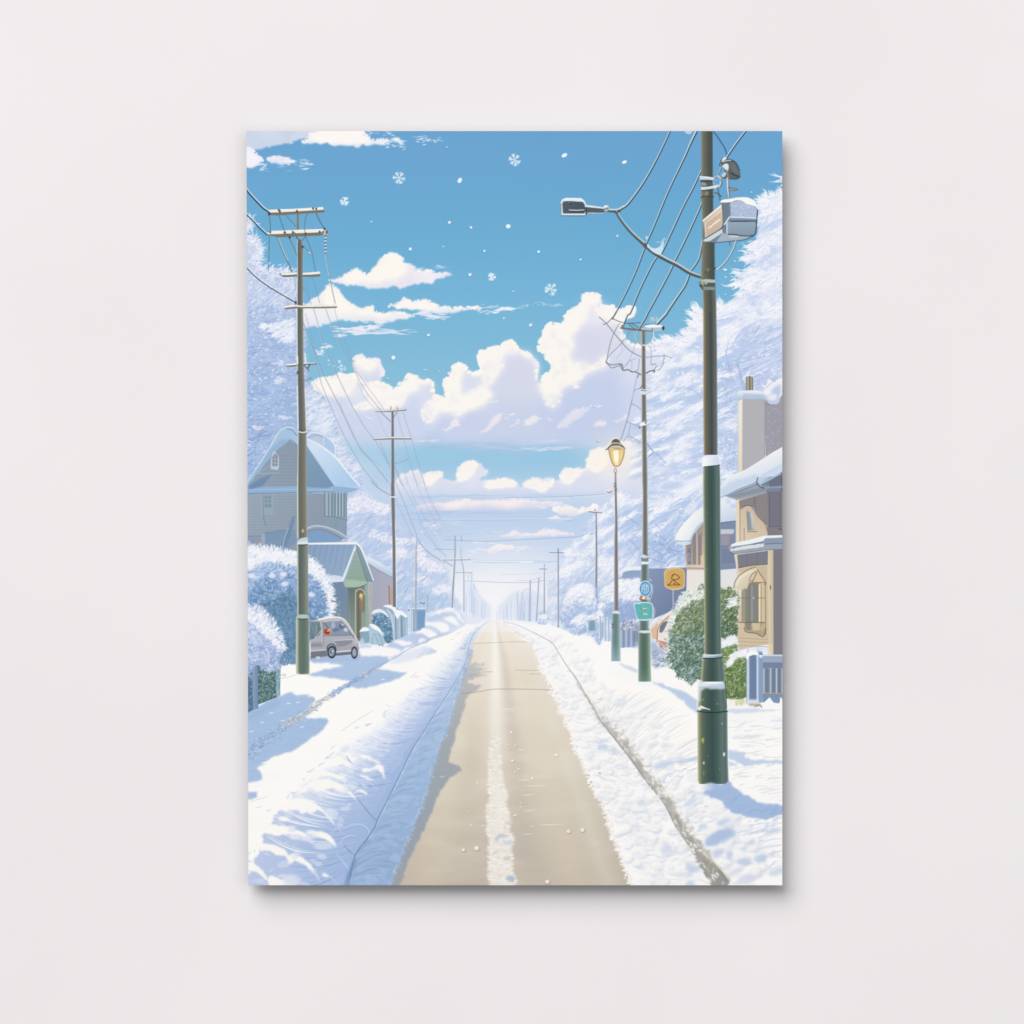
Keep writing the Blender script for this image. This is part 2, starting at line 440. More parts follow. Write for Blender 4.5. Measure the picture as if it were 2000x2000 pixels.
    bank += fE(0, 812, 80, 808, 130, 840, 155, 900, 150, 960, 200, 985, 265, 985, 285, 920, 245, 850, 280, 790, 320, 730, 350, 670, 400, 640, 450, 655, 495, 690, 530, 735, 590, 742, 640, 705, 625, 650, 608, 610, 630, 520, 700, 500, 770, 462, 830, 470, 880, 420, 940, 402, 1000, 430, 1040, 500, 1080, 520, 1140, 535, 1195, 590, 1240, 670, 1230, 760, 1225, 820, 1270, 825, 1290, 770, 1350, 735, 1385, 715, 1375, 650, 1330, 600, 1290, 545, 1240, 490, 1255, 410, 1290, 350, 1315, 270, 1380, 208, 1440, 225, 1500, 235, 1525, 150, 1580, 80, 1650, 50, 1685, 10, 1700, -60, 1740, -95, 1800, -90, 1860, -95, 1910, -40)
    bank += fG(20, 30, 90, 40, 160, 35, 210, 75, 290, 50, 370, 55, 350, 130, 300, 165, 240, 200, 230, 300, 300, 400, 420, 440, 520, 430, 620, 400, 720, 420, 900, 500)
    bank += fG(900, 1500, 330, 1500, -100, 1480) + fE(1700, 1530, 1100, 1500, 500, 1490, 0, 1500) + fD(1500, 1560, 1000, 1500, 640, 1300)
    cloud(bank, (236, 234, 244), (196, 210, 238), seed=30, amp=6, sc=15, fade=(850, 882))
    # lavender bodies
    for pts, c, b, a in [
        (fE(880, 560, 1000, 540, 1150, 580, 1220, 680, 1200, 800, 1280, 900, 1250, 1050, 1000, 1130, 800, 1050, 700, 900, 870, 780), (214, 218, 235), 9, .9),
        (fE(1600, 300, 1750, 250, 2000, 300, 2000, 650, 1800, 700, 1620, 560, 1560, 420), (216, 219, 237), 9, .9),
        (fE(1700, 0, 1900, 0, 2000, 120, 1900, 180, 1780, 120), (226, 228, 240), 8, .8),
        (fE(470, 720, 600, 750, 660, 850, 560, 900, 470, 960, 420, 850), (218, 224, 240), 6, .85),
        (fE(1500, 880, 1900, 730, 2100, 760, 2100, 1500, 1300, 1400, 1200, 1150), (196, 208, 236), 12, .85),
        (fE(300, 1200, 900, 1050, 1300, 1100, 1400, 1420, 700, 1480, 200, 1400), (202, 212, 236), 14, .8),
        (fE(0, 840, 100, 830, 140, 920, 90, 1000, 0, 1000), (222, 224, 240), 5, .8),
        (fD(1200, 850, 1330, 880, 1200, 1100, 1100, 1150), (230, 232, 242), 7, .7),
        (fD(700, 1150, 1200, 1120, 1500, 1150, 1900, 1200, 1900, 1450, 1500, 1500, 1000, 1420), (206, 216, 238), 14, .75)]:
        k = box(warp(full(polymask(smooth(pts, True))), 8, 20, 61), b)
        put(k, c, a, None)
    # lit heads of the bank
    LIT = (252, 248, 242)
    lits = [fE(270, 950, 250, 850, 330, 730, 400, 645, 470, 690, 460, 800, 420, 900, 440, 980, 560, 920, 660, 860, 700, 900, 740, 970, 700, 1050, 600, 1090, 480, 1150, 370, 1200, 330, 1120, 290, 1020),
            fE(610, 610, 630, 520, 720, 500, 780, 462, 850, 470, 930, 405, 1010, 450, 1040, 520, 900, 540, 850, 600, 870, 680, 800, 760, 740, 850, 680, 850, 650, 760, 700, 680, 640, 660),
            fE(1240, 490, 1260, 400, 1310, 270, 1390, 210, 1500, 250, 1560, 320, 1600, 440, 1560, 560, 1620, 640, 1600, 750, 1560, 860, 1500, 900, 1480, 1000, 1430, 1090, 1340, 1080, 1290, 980, 1240, 900, 1270, 830, 1300, 770, 1385, 720, 1370, 640, 1310, 580),
            fE(1510, 220, 1530, 130, 1600, 60, 1690, 30, 1700, -50, 1760, -80, 1860, -60, 1880, 0, 1780, 60, 1720, 150, 1680, 250, 1600, 330, 1540, 290),
            fE(1600, 680, 1700, 640, 1800, 680, 1900, 600, 1960, 560, 1960, 640, 1850, 700, 1760, 730, 1700, 800, 1650, 900, 1600, 860),
            fE(40, 1100, 130, 1020, 260, 1010, 330, 1100, 300, 1140, 180, 1150, 150, 1230, 80, 1260, 20, 1200),
            fD(1440, 1080, 1560, 990, 1640, 880, 1780, 760, 1860, 800, 1840, 900, 1740, 960, 1700, 1080, 1560, 1110),
            fD(700, 920, 860, 820, 1010, 770, 1180, 760, 1200, 850, 1150, 940, 1080, 980, 900, 960, 800, 980),
            fD(1320, 880, 1460, 860, 1560, 890, 1600, 940, 1500, 1010, 1400, 1040, 1300, 960),
            fD(1180, 1100, 1300, 1050, 1420, 1060, 1400, 1100, 1280, 1120),
            fG(-40, 60, 100, 50, 200, 90, 300, 60, 370, 60, 340, 130, 240, 150, 140, 180, 0, 130)]
    k = 0
    for L in lits: k = np.maximum(k, full(polymask(smooth(L, True, 5))))
    k = warp(k, 8, 12, 62); k = warp(k, 5, 5, 63); k = np.clip(np.maximum(box(k, 6)*1.25, box(k, 2)*.9), 0, 1)
    k = k*np.clip(.5+.95*N(20, 64, 4), 0, 1)
    edm = full(polymask(smooth(bank, True, 5))); edm = warp(warp(edm, 6, 15, 30), 2.7, 5, 39); k = k*box(edm, 1)
    put(k, LIT, .96, CLOUD)
    ed = full(polymask(smooth(bank, True, 5))); ed = warp(warp(ed, 6, 15, 30), 2.7, 5, 39); ins = np.pad(box(ed, 2), ((7, 0), (5, 0)), mode='edge')[:-7, :-5]
    put(box(np.clip(ed-ins, 0, 1)*(YY < 800), 1)*ed, LIT, .8)
    puffs([q for q in bank if q[1] < 790], 520, (1.4, 5), LIT, 70, (.7, 1), closed=False)
    for j, L in enumerate(lits): puffs(L, 70, (1.5, 5), (249, 245, 242), 170+j, (.25, .7))
    # right-hand warm rims
    k = full(polymask(smooth(fE(1050, 525, 1130, 530, 1200, 590, 1245, 680, 1225, 800, 1190, 780, 1200, 690, 1150, 610, 1080, 570), True)))
    put(np.clip(box(warp(warp(k, 5, 10, 62), 3, 4, 63), 3), 0, 1), (246, 242, 242), .8)
    # little lit puffs low in the bank
    for pts, c, s in [(fE(620, 1350, 700, 1290, 730, 1220, 800, 1160, 850, 1170, 830, 1250, 780, 1300, 700, 1350), (238, 232, 240), 71), (fE(1090, 1290, 1110, 1230, 1160, 1190, 1230, 1200, 1250, 1230, 1170, 1270), (240, 236, 240), 72),
                      (fE(1440, 1300, 1520, 1180, 1620, 1110, 1700, 1120, 1780, 1080, 1740, 1150, 1650, 1230, 1520, 1310), (226, 228, 240), 73), (fE(220, 1340, 300, 1290, 340, 1220, 400, 1230, 410, 1290, 330, 1320), (238, 236, 242), 74),
                      (fE(1830, 1290, 1880, 1240, 1940, 1240, 1950, 1280), (238, 232, 240), 75), (fG(160, 1230, 200, 1180, 280, 1150, 300, 1180), (232, 228, 240), 76), (fG(-20, 1240, 10, 1205, 60, 1230, 10, 1260), (232, 230, 242), 77)]:
        k = box(warp(warp(full(polymask(smooth(pts, True))), 5, 10, s), 3, 4, s+1), 1); put(k, c, .9)
    wisps(fE(900, 1200, 950, 1160), 8, (4, 12), (1, 3), (240, 240, 248), 78)
    wisps(fE(990, 1280, 1050, 1255), 10, (4, 10), (1, 3), (240, 238, 246), 79, amp=2)
    wisps(fE(1260, 1220, 1350, 1225), 10, (4, 12), (1, 2.4), (230, 232, 246), 80, amp=2)
    wisps(fE(1700, 1120, 1840, 1090), 10, (5, 12), (1, 3), (244, 244, 250), 81, amp=2)
    wisps(fE(750, 1050, 800, 1045), 5, (4, 10), (1, 2), (246, 246, 250), 82, amp=1)
    wisps(fE(1110, 1470, 1300, 1470, 1480, 1440), 26, (14, 40), (.8, 2.2), (212, 218, 240), 83, amp=1.4)
    wisps(fE(420, 1520, 700, 1520, 950, 1545), 30, (14, 44), (.8, 2.4), (196, 208, 236), 84, amp=1.6)
    wisps(fE(1060, 1545, 1300, 1540, 1550, 1525), 36, (12, 44), (.8, 2.4), (222, 226, 244), 85, amp=1.6)
    wisps(fE(0, 1520, 300, 1515, 500, 1530, 900, 1520, 1500, 1510), 50, (30, 80), (.8, 2), (170, 194, 226), 86, amp=4, a=(.3, .6))
    wisps(fE(780, 1560, 1050, 1590), 16, (16, 40), (1, 2.4), (172, 196, 230), 87, amp=2)
    wisps(fE(0, 1455, 150, 1450), 12, (14, 30), (1, 2.4), (220, 222, 242), 88, amp=1.4)
    hz = np.clip((YY-850)/60, 0, 1)*np.clip((1120-YY)/80, 0, 1)
    put((hz*np.clip((800-XX)/130, 0, 1)).astype(np.float32), (216, 223, 242), .75); put((hz*np.clip((XX-1120)/110, 0, 1)).astype(np.float32), (212, 220, 241), .7)
    # second row
    r2 = fD(1640, 1830, 1720, 1790, 1800, 1760, 1880, 1770) + fE(-10, 1810, 60, 1790, 130, 1795, 180, 1768, 240, 1790, 235, 1830, 300, 1850, 380, 1860, 400, 1740, 460, 1690, 535, 1660, 590, 1690, 640, 1690, 700, 1760, 690, 1810, 620, 1850, 720, 1870, 860, 1850, 960, 1860, 1030, 1910, 1070, 1930)
    r2 += fE(1110, 1870, 1190, 1830, 1260, 1860, 1330, 1840, 1400, 1850, 1480, 1850, 1500, 1760, 1550, 1745, 1640, 1740, 1700, 1760, 1760, 1720, 1740, 1640, 1800, 1620, 1780, 1545, 1850, 1530, 1960, 1500)
    r2 += fG(180, 1420, 300, 1400, 420, 1440, 800, 1460, 800, 1850) + fI(1900, 120, 1400, 130, 900, 130, 300, 140, 0, 150) + fD(1640, 2080, 1600, 1900)
    cloud(r2, (240, 239, 246), (214, 221, 240), seed=33, amp=5, sc=13, fade=(952, 975))
    put((np.exp(-((YY-968)/26)**2)*np.clip((XX-700)/120, 0, 1)).astype(np.float32), (220, 225, 242), .55)
    lits = [fE(390, 1840, 410, 1740, 470, 1690, 540, 1668, 600, 1700, 570, 1760, 520, 1830, 440, 1870), fE(20, 1880, 60, 1800, 180, 1775, 230, 1800, 160, 1870, 60, 1930), fE(680, 1910, 760, 1870, 900, 1855, 1010, 1900, 960, 1930, 820, 1940, 720, 1950),
            fE(1090, 1910, 1150, 1850, 1220, 1840, 1300, 1880, 1400, 1870, 1380, 1930, 1280, 1990, 1200, 1960), fE(1480, 1850, 1490, 1770, 1600, 1745, 1700, 1765, 1640, 1830, 1560, 1900), fE(1750, 1720, 1760, 1650, 1830, 1560, 1932, 1530, 1950, 1700, 1850, 1780)]
    k = 0
    for L in lits: k = np.maximum(k, full(polymask(smooth(L, True, 5))))
    k = warp(k, 6, 12, 65); k = warp(k, 3, 5, 66); k = np.clip(box(k, 2)*1.1, 0, 1)*np.clip(.6+.8*N(18, 67, 4), 0, 1)
    put(k, (251, 246, 241), .95, CLOUD)
    for j, L in enumerate(lits): puffs(L, 60, (1.2, 4), (250, 246, 243), 190+j, (.35, .85))
    # low flat clouds
    cloud(fI(-60, 260, 60, 230, 200, 225, 330, 205, 420, 190, 600, 200, 760, 200, 900, 185, 1050, 190, 1130, 200, 1250, 205, 1400, 205, 1500, 215, 1450, 240, 1350, 260, 1200, 300, 900, 320, 500, 325, 200, 330, -40, 320), (240, 234, 242), (196, 208, 236),
          [fI(180, 240, 420, 200, 700, 205, 900, 195, 1130, 200, 1050, 240, 860, 265, 700, 225, 500, 250, 330, 275)], (250, 240, 240), seed=34, amp=5, sc=11, fade=(995, 1006))
    cloud(fI(1400, 300, 1440, 255, 1520, 262, 1580, 260, 1640, 290, 1700, 275, 1760, 280, 1800, 300, 1700, 320, 1600, 360, 1480, 350), (250, 244, 240), (232, 230, 240), seed=35, amp=4, sc=9)
    cloud(fI(1790, 290, 1800, 260, 1840, 245, 1870, 270, 1860, 310, 1820, 320), (252, 248, 244), (240, 236, 242), seed=36, amp=3, sc=8)
    cloud(fI(1320, 390, 1380, 365, 1440, 362, 1500, 380, 1560, 385, 1600, 395, 1480, 402, 1380, 402), (240, 238, 246), (226, 232, 246), seed=37, amp=3, sc=9)
    wisps(fI(1280, 262, 1400, 255, 1500, 240), 14, (10, 24), (1, 2.4), (236, 234, 246), 38, amp=2)
    wisps(fI(0, 165, 500, 160, 1500, 175), 30, (30, 80), (.8, 1.8), (176, 200, 230), 39, amp=2, a=(.3, .7))
    wisps(fI(900, 330, 300, 340, 0, 350), 26, (30, 80), (1, 3), (178, 198, 234), 40, amp=4, a=(.3, .6))
    wisps(fI(60, 500, 120, 460, 150, 500), 22, (5, 14), (1.5, 4), (238, 234, 246), 41, amp=4)
    wisps(fI(310, 410, 400, 450, 530, 470), 18, (10, 30), (.8, 2), (214, 222, 242), 42, amp=2)
    cloud(fI(810, 580, 900, 560, 960, 530, 1010, 520, 1060, 540, 1100, 545, 1200, 540, 1260, 520, 1290, 500, 1360, 505, 1420, 510, 1480, 530, 1620, 552, 1500, 560, 1350, 565, 1250, 570, 1100, 585, 1000, 590, 900, 585), (238, 232, 243), (222, 226, 242), seed=43, amp=4, sc=9)
    wisps(fI(680, 545, 820, 535), 12, (8, 22), (.8, 2), (222, 226, 244), 44, amp=2)
    cloud(fI(710, 720, 760, 690, 830, 668, 900, 680, 970, 690, 920, 705, 850, 715, 800, 745, 760, 755), (244, 236, 243), (232, 230, 244), seed=45, amp=4, sc=8)
    wisps(fI(560, 745, 620, 710, 720, 755), 22, (6, 18), (1, 3), (234, 232, 246), 46, amp=3)
    wisps(fI(1010, 735, 1060, 690, 1120, 685), 22, (6, 14), (1, 3.4), (240, 232, 243), 47, amp=3)
    wisps(fI(500, 880, 900, 900, 1300, 860), 24, (20, 60), (.7, 1.6), (222, 230, 244), 48, amp=14, a=(.3, .7))
    wisps(fI(600, 640, 740, 640), 8, (10, 24), (.8, 2), (238, 238, 248), 49, amp=1)
    wisps(fD(1330, 1205, 1370, 1215), 4, (4, 8), (2, 3), (246, 246, 250), 50, amp=1)
    wisps(fD(1930, 715, 1760, 718), 3, (5, 8), (1, 2), (200, 226, 244), 51, amp=1)

# ---------------------------------------------------------------- trees
def paint_trees():
    # left: a tall frosted tree in shade
    T1 = ID('tree')
    out = fA(40, 1010, 100, 1020, 120, 1070, 90, 1110, 60, 1160, 120, 1220, 180, 1260, 190, 1330, 160, 1380, 200, 1420, 190, 1480, 260, 1560, 330, 1560, 400, 1560, 520, 1600, 600, 1640, 620, 1800) + fD(620, 100, 690, 400, 700, 760, 720, 860, 780, 930, 880, 1010, 900, 1090, 980, 1160, 980, 1260, 1000, 1340, 1040, 1430, 1080, 1530, 1170, 1640, 1260, 1760) + fH(1260, 100, 1290, 300, 1100, 700, 0, 800) + [(470, 1050)]
    m = warp(full(polymask(out)), 7, 12, 101); m = warp(m, 5, 4, 102)
    c = vgrad([(420, (216, 221, 241)), (520, (186, 202, 232)), (600, (174, 194, 229)), (700, (158, 183, 223)), (760, (150, 178, 220)), (860, (153, 181, 221)), (930, (168, 192, 229)), (1000, (176, 197, 231))])
    c = c+((N(34, 103, 4, 1.5)-.5)*.10)[..., None]
    # lighter towards the right rim
    put(box(m, 1), c, 1, T1)
    rim = np.clip(1-np.abs(XX-np.interp(YY[:, 0], [450, 560, 640, 760, 860, 960, 1010], [500, 590, 600, 608, 648, 672, 700])[:, None])/34, 0, 1)*m
    put(box(rim.astype(np.float32), 4), (190, 209, 239), .35)
    wav = lambda x, y: .10+.35*math.sin(x*.05+y*.013)
    inner = m*np.clip((YY-530)/60, 0, 1)
    scatter(inner, 2600, wav, (5, 16), (.7, 1.8), [(3, (118, 150, 202)), (2, (128, 158, 208)), (2, (170, 192, 232)), (1, (184, 202, 238))], (.2, .55), .25, 104)
    scatter(inner*(XX < 560), 700, lambda x, y: -.4+.3*math.sin(y*.03), (7, 20), (.7, 1.5), [(2, (112, 144, 194)), (1, (180, 198, 234))], (.3, .7), .3, 105)
    band = np.clip(box(rim.astype(np.float32), 3), 0, 1)*m
    tx = aniso(-.35, 16, 4, 1); put(band*np.clip((tx-.5)*5, 0, 1), (232, 237, 250), .55); inn = np.clip((YY-500)/90, 0, 1)*m; put(inn*np.clip((aniso(.12, 22, 5, 2)-.55)*5, 0, 1), (178, 199, 236), .5); put(inn*np.clip((.42-aniso(.12, 26, 5, 3))*5, 0, 1), (124, 154, 206), .5)
    scatter(band, 420, lambda x, y: -.35 if y < 760 else .35, (5, 14), (.8, 2), [(3, (226, 232, 248)), (2, (240, 242, 252)), (2, (190, 206, 238))], (.2, .6), .2, 106)
    scatter(full(polymask(fA(60, 1490, 250, 1560, 400, 1570, 560, 1620, 600, 1700, 570, 1932, 60, 1932))), 520, -.85, (8, 30), (.8, 2.2), [(4, (234, 236, 248)), (3, (210, 219, 243)), (3, (160, 183, 225))], (.25, .7), .12, 107)
    scatter(full(polymask(fD(200, 250, 420, 200, 570, 170, 570, 420, 420, 420, 330, 320))), 260, -.55, (5, 18), (1, 2.6), [(3, (242, 244, 252)), (1, (214, 224, 244))], (.6, 1), .1, 108, jit=.25)
    ell(*fD(245, 250)[0], 7, 6, (244, 246, 252), .9, soft=2.5)
    for p, n, s in [(fA(66, 1000, 110, 1060, 80, 1110), 50, 1), (fA(80, 1200, 180, 1250, 190, 1320, 160, 1380, 210, 1420, 130, 1450), 190, 2), (fA(190, 1500, 250, 1550, 330, 1560, 420, 1560, 560, 1590), 150, 3)]:
        fringe(p, n, lambda x, y: -.3, (5, 14), (1, 2.6), [(3, (242, 242, 252)), (2, (216, 222, 244)), (1, (184, 200, 234))], 110+s, T1, jit=.6, spread=5)
    for p in [fD(350, 800, 420, 780, 520, 830), fD(430, 610, 390, 630, 330, 650), fD(360, 820, 440, 826), fD(410, 1190, 540, 1210), fD(140, 1300, 280, 1310)]:
        scatter(full(polymask(smooth(p+[(p[0][0]+5, p[0][1]+7)], True))), 30, .1, (4, 9), (1.2, 3), [(1, (222, 226, 246)), (1, (200, 212, 240))], (.5, .9), .1, 120)
    BR = (98, 128, 172)
    for p, w in [(fD(110, 770, 160, 680, 180, 690), 1.3), (fD(110, 770, 150, 770, 250, 680, 300, 640), 1.3), (fD(75, 620, 140, 540, 230, 490), 1), (fD(80, 480, 150, 460, 210, 480), 1), (fD(75, 1480, 170, 1420, 260, 1400, 330, 1380), 1.8), (fD(90, 1440, 200, 1390, 300, 1330), 1.6), (fD(75, 1610, 140, 1570, 160, 1500, 200, 1430), 1.6), (fD(75, 1700, 150, 1640, 150, 1570), 1.3), (fD(75, 1200, 110, 1150), 2), (fD(90, 1240, 180, 1220), 1.2), (fD(200, 1230, 160, 1370), 1), (fD(80, 110, 150, 125), 1.2), (fD(450, 790, 530, 820), 1), (fD(260, 1130, 340, 1090), 1)]:
        stroke(p, w, BR, .8, w1=.6)
    # frosty fan right of the pole
    fan = fD(690, 900, 830, 960, 900, 1060, 990, 1170, 1000, 1330, 1080, 1500, 1180, 1650, 1270, 1800, 1270, 1932, 1000, 1600, 700, 1320)
    fm = box(warp(full(polymask(fan)), 8, 12, 131), 3); put(fm*np.clip((aniso(-.45, 26, 5, 4)-.45)*4, 0, 1), (240, 241, 250), .8)
    scatter(full(polymask(fan)), 700, -.45, (8, 26), (.8, 2.2), [(3, (244, 245, 251)), (3, (214, 224, 244)), (1, (176, 198, 232))], (.25, .65), .12, 130, jit=.35)
    # left: pale far trees behind the houses and along the road
    T2 = ID('tree')
    out = fH(1110, 170, 1180, 110, 1300, 100, 1420, 190, 1560, 240, 1700, 500, 1760, 560, 1900, 640) + fI(0, 770, 80, 770, 160, 850, 280, 930, 300, 1030, 330, 1100, 400, 1250, 440, 1330, 420, 1400, 0, 1500) + fH(1700, 1700, 1100, 1700, 1100, 600)
    m = warp(full(polymask(out)), 7, 14, 141); m = warp(m, 4, 4, 142)
    put(box(m, 2), vgrad([(955, (208, 218, 240)), (1010, (182, 200, 234)), (1080, (180, 200, 234)), (1150, (168, 194, 230)), (1230, (160, 188, 224))]), .95, T2)
    put(m*np.clip((aniso(-.6, 18, 5, 5)-.5)*4, 0, 1), (226, 232, 247), .65); put(m*np.clip((.45-aniso(-.7, 20, 5, 6))*4, 0, 1), (158, 184, 225), .5)
    scatter(m, 1500, lambda x, y: -.55 if x < 770 else -.75, (5, 18), (.8, 2), [(3, (212, 222, 244)), (3, (162, 186, 226)), (2, (150, 178, 222)), (2, (238, 238, 248))], (.2, .55), .15, 143, jit=.5)
    tops = [(fH(1120, 240, 1190, 150, 1300, 120, 1400, 210, 1560, 250, 1540, 330, 1400, 320, 1250, 310, 1130, 330), 320), (fH(1340, 550, 1420, 520, 1560, 570, 1740, 590, 1760, 640, 1560, 640, 1420, 590), 130), (fH(1540, 720, 1700, 700, 1760, 760, 1600, 800), 110), (fH(1880, 640, 1932, 700, 1932, 900, 1850, 800), 80), (fI(0, 790, 120, 820, 270, 930, 260, 960, 100, 930, 0, 880), 150), (fI(140, 1130, 240, 1080, 310, 1100, 330, 1170, 200, 1190), 110), (fI(0, 1000, 120, 1030, 60, 1100, 0, 1080), 50)]
    for i, (p, n) in enumerate(tops):
        scatter(full(polymask(smooth(p, True))), n, -.5, (5, 15), (1.2, 3), [(3, (244, 242, 250)), (2, (232, 232, 246)), (1, (190, 206, 238))], (.5, .95), .15, 150+i, jit=.5)
    scatter(full(polymask(fI(0, 1060, 150, 1180, 330, 1180, 330, 1310, 60, 1370, 0, 1350))), 420, -.9, (6, 20), (.8, 2.4), [(3, (128, 168, 216)), (3, (150, 184, 224)), (1, (206, 220, 242))], (.4, .85), .1, 160)
    for p, w in [(fH(1270, 480, 1310, 420, 1380, 360), 1), (fH(1180, 430, 1200, 380), .8), (fU(700, 1330, 800, 1240, 760, 1180), 1), (fU(700, 1230, 745, 1180), 1), (fU(700, 1120, 760, 1030), .9), (fU(940, 1340, 1010, 1290, 1060, 1230), 1.2), (fU(940, 1190, 1010, 1100), 1), (fU(800, 1430, 840, 1350), 1), (fU(735, 1490, 830, 1380), .8), (fI(0, 1060, 80, 990), 1)]:
        stroke(p, w, (122, 152, 200), .75)
    # right: the great frosted trees
    T3 = ID('tree')
    out = fC(1932, 720, 1880, 740, 1700, 760, 1640, 830, 1610, 930, 1600, 1100, 1560, 1250, 1640, 1200, 1520, 1290, 1640, 1310, 1450, 1400, 1600, 1430, 1500, 1520, 1370, 1540, 1480, 1590, 1320, 1640, 1500, 1680, 1430, 1750, 1300, 1850, 1200, 1870)
    out += fG(1200, 30, 1060, 60, 980, 35, 1010, 90, 930, 95, 960, 150, 900, 190, 940, 230, 860, 300, 920, 330, 780, 370, 860, 400, 760, 420, 700, 370, 640, 400, 540, 430, 540, 500, 620, 540, 680, 580, 560, 690, 540, 800, 490, 900, 490, 1200, 490, 1500)
    out += fJ(440, 200, 250, 150, 200, 100, 100, 180, 0, 260) + fI(1800, 390, 1690, 480, 1760, 520, 1660, 590, 1560, 680, 1500, 750, 1530, 850, 1420, 950, 1340, 1010, 1340, 1230, 1310, 1400, 1400, 1540, 1932, 1640) + fJ(300, 1700, 900, 1500, 1932, 1500, 1932, 0)
    m = warp(full(polymask(out)), 6, 10, 171); m = warp(m, 5, 3.5, 172)
    base = np.zeros((PH, PW, 3), np.float32)+col((214, 222, 242))
    put(box(m, 1), base, 1, T3)
    # shaded hearts
    for p, cc, b, a in [(fC(1932, 1000, 1800, 950, 1700, 1120, 1850, 1300, 1932, 1250), (196, 210, 238), 10, .7), (fC(1700, 1932, 1932, 1650, 1932, 1932), (196, 208, 238), 14, .8), (fG(1400, 320, 1932, 220, 1932, 800, 1700, 850, 1420, 760), (172, 190, 230), 16, .9), (fG(1210, 600, 1420, 550, 1440, 1000, 1420, 1700, 1230, 1560), (166, 188, 228), 12, .85),
                        (fG(500, 700, 700, 650, 900, 800, 700, 900, 500, 880), (190, 206, 238), 12, .7), (fG(500, 1250, 760, 1200, 760, 1500, 620, 1650, 500, 1600), (166, 190, 230), 12, .8), (fG(1050, 880, 1050, 1080, 800, 1000, 760, 900), (180, 200, 236), 12, .7), (fG(560, 1700, 1050, 1500, 1050, 1800, 700, 1760), (180, 200, 236), 14, .75),
                        (fJ(200, 300, 1060, 100, 1060, 500, 870, 880, 500, 880, 200, 700), (166, 190, 230), 16, .85), (fJ(500, 420, 880, 360, 880, 830, 520, 830), (146, 174, 220), 12, .7), (fI(1500, 900, 1750, 800, 1800, 1060, 1500, 1150, 1350, 1250, 1340, 1040), (182, 202, 236), 14, .8), (fI(1300, 1250, 1540, 1060, 1830, 1030, 1830, 1500, 1400, 1540), (158, 190, 224), 14, .7)]:
        put(box(warp(full(polymask(smooth(p, True))), 10, 24, 173), b)*m, cc, a)
    def flow(x, y):
        if x > 1400 and y < 560: return -.55-.3*((y-400)/160)
        if x > 1400: return -.52
        if y > 980: return -.75
        return -.33
    mm = m
    ta = np.where((XX > 1400) & (YY < 560), aniso(-.65, 26, 5, 0), np.where(YY > 965, aniso(-.72, 20, 5, 1), np.where(XX > 1415, aniso(-.52, 34, 5, 2), aniso(-.33, 26, 6, 3))))
    tb = N(38, 180, 3)
    put(mm*np.clip((ta*.7+tb*.3-.47)*5, 0, 1), (249, 249, 253), .62); put(mm*np.clip((.47-ta*.75-tb*.25)*5, 0, 1), (172, 194, 233), .55)
    scatter(mm*(YY < 960), 2600, flow, (8, 30), (.8, 2.2), [(4, (246, 247, 253)), (3, (228, 234, 249)), (3, (186, 204, 239)), (1, (166, 188, 230))], (.2, .6), .12, 174, jit=.25)
    scatter(mm*(YY > 930), 2400, flow, (6, 22), (.8, 2.2), [(3, (236, 240, 250)), (3, (210, 222, 244)), (2, (150, 178, 224)), (2, (166, 190, 230))], (.2, .5), .15, 175, jit=.4)
    heart = full(polymask(smooth(fG(1210, 560, 1430, 520, 1460, 900, 1420, 1700, 1230, 1560), True)))*m
    scatter(heart, 1500, lambda x, y: 6.28*N(30, 9, 2)[int(y-PY0), int(x-PX0)], (4, 10), (.7, 1.6), [(3, (146, 170, 218)), (2, (128, 156, 208)), (3, (206, 216, 242)), (1, (232, 236, 250))], (.25, .65), .3, 176, jit=.8)
    scatter(full(polymask(fG(1400, 560, 1932, 300, 1932, 800, 1600, 880, 1420, 760)))*m, 700, -.5, (14, 44), (.8, 2), [(3, (200, 212, 242)), (2, (152, 174, 222)), (1, (232, 238, 250))], (.35, .75), .06, 177, jit=.12)
    WH = [(5, (250, 249, 253)), (2, (236, 238, 250)), (1, (206, 216, 242))]
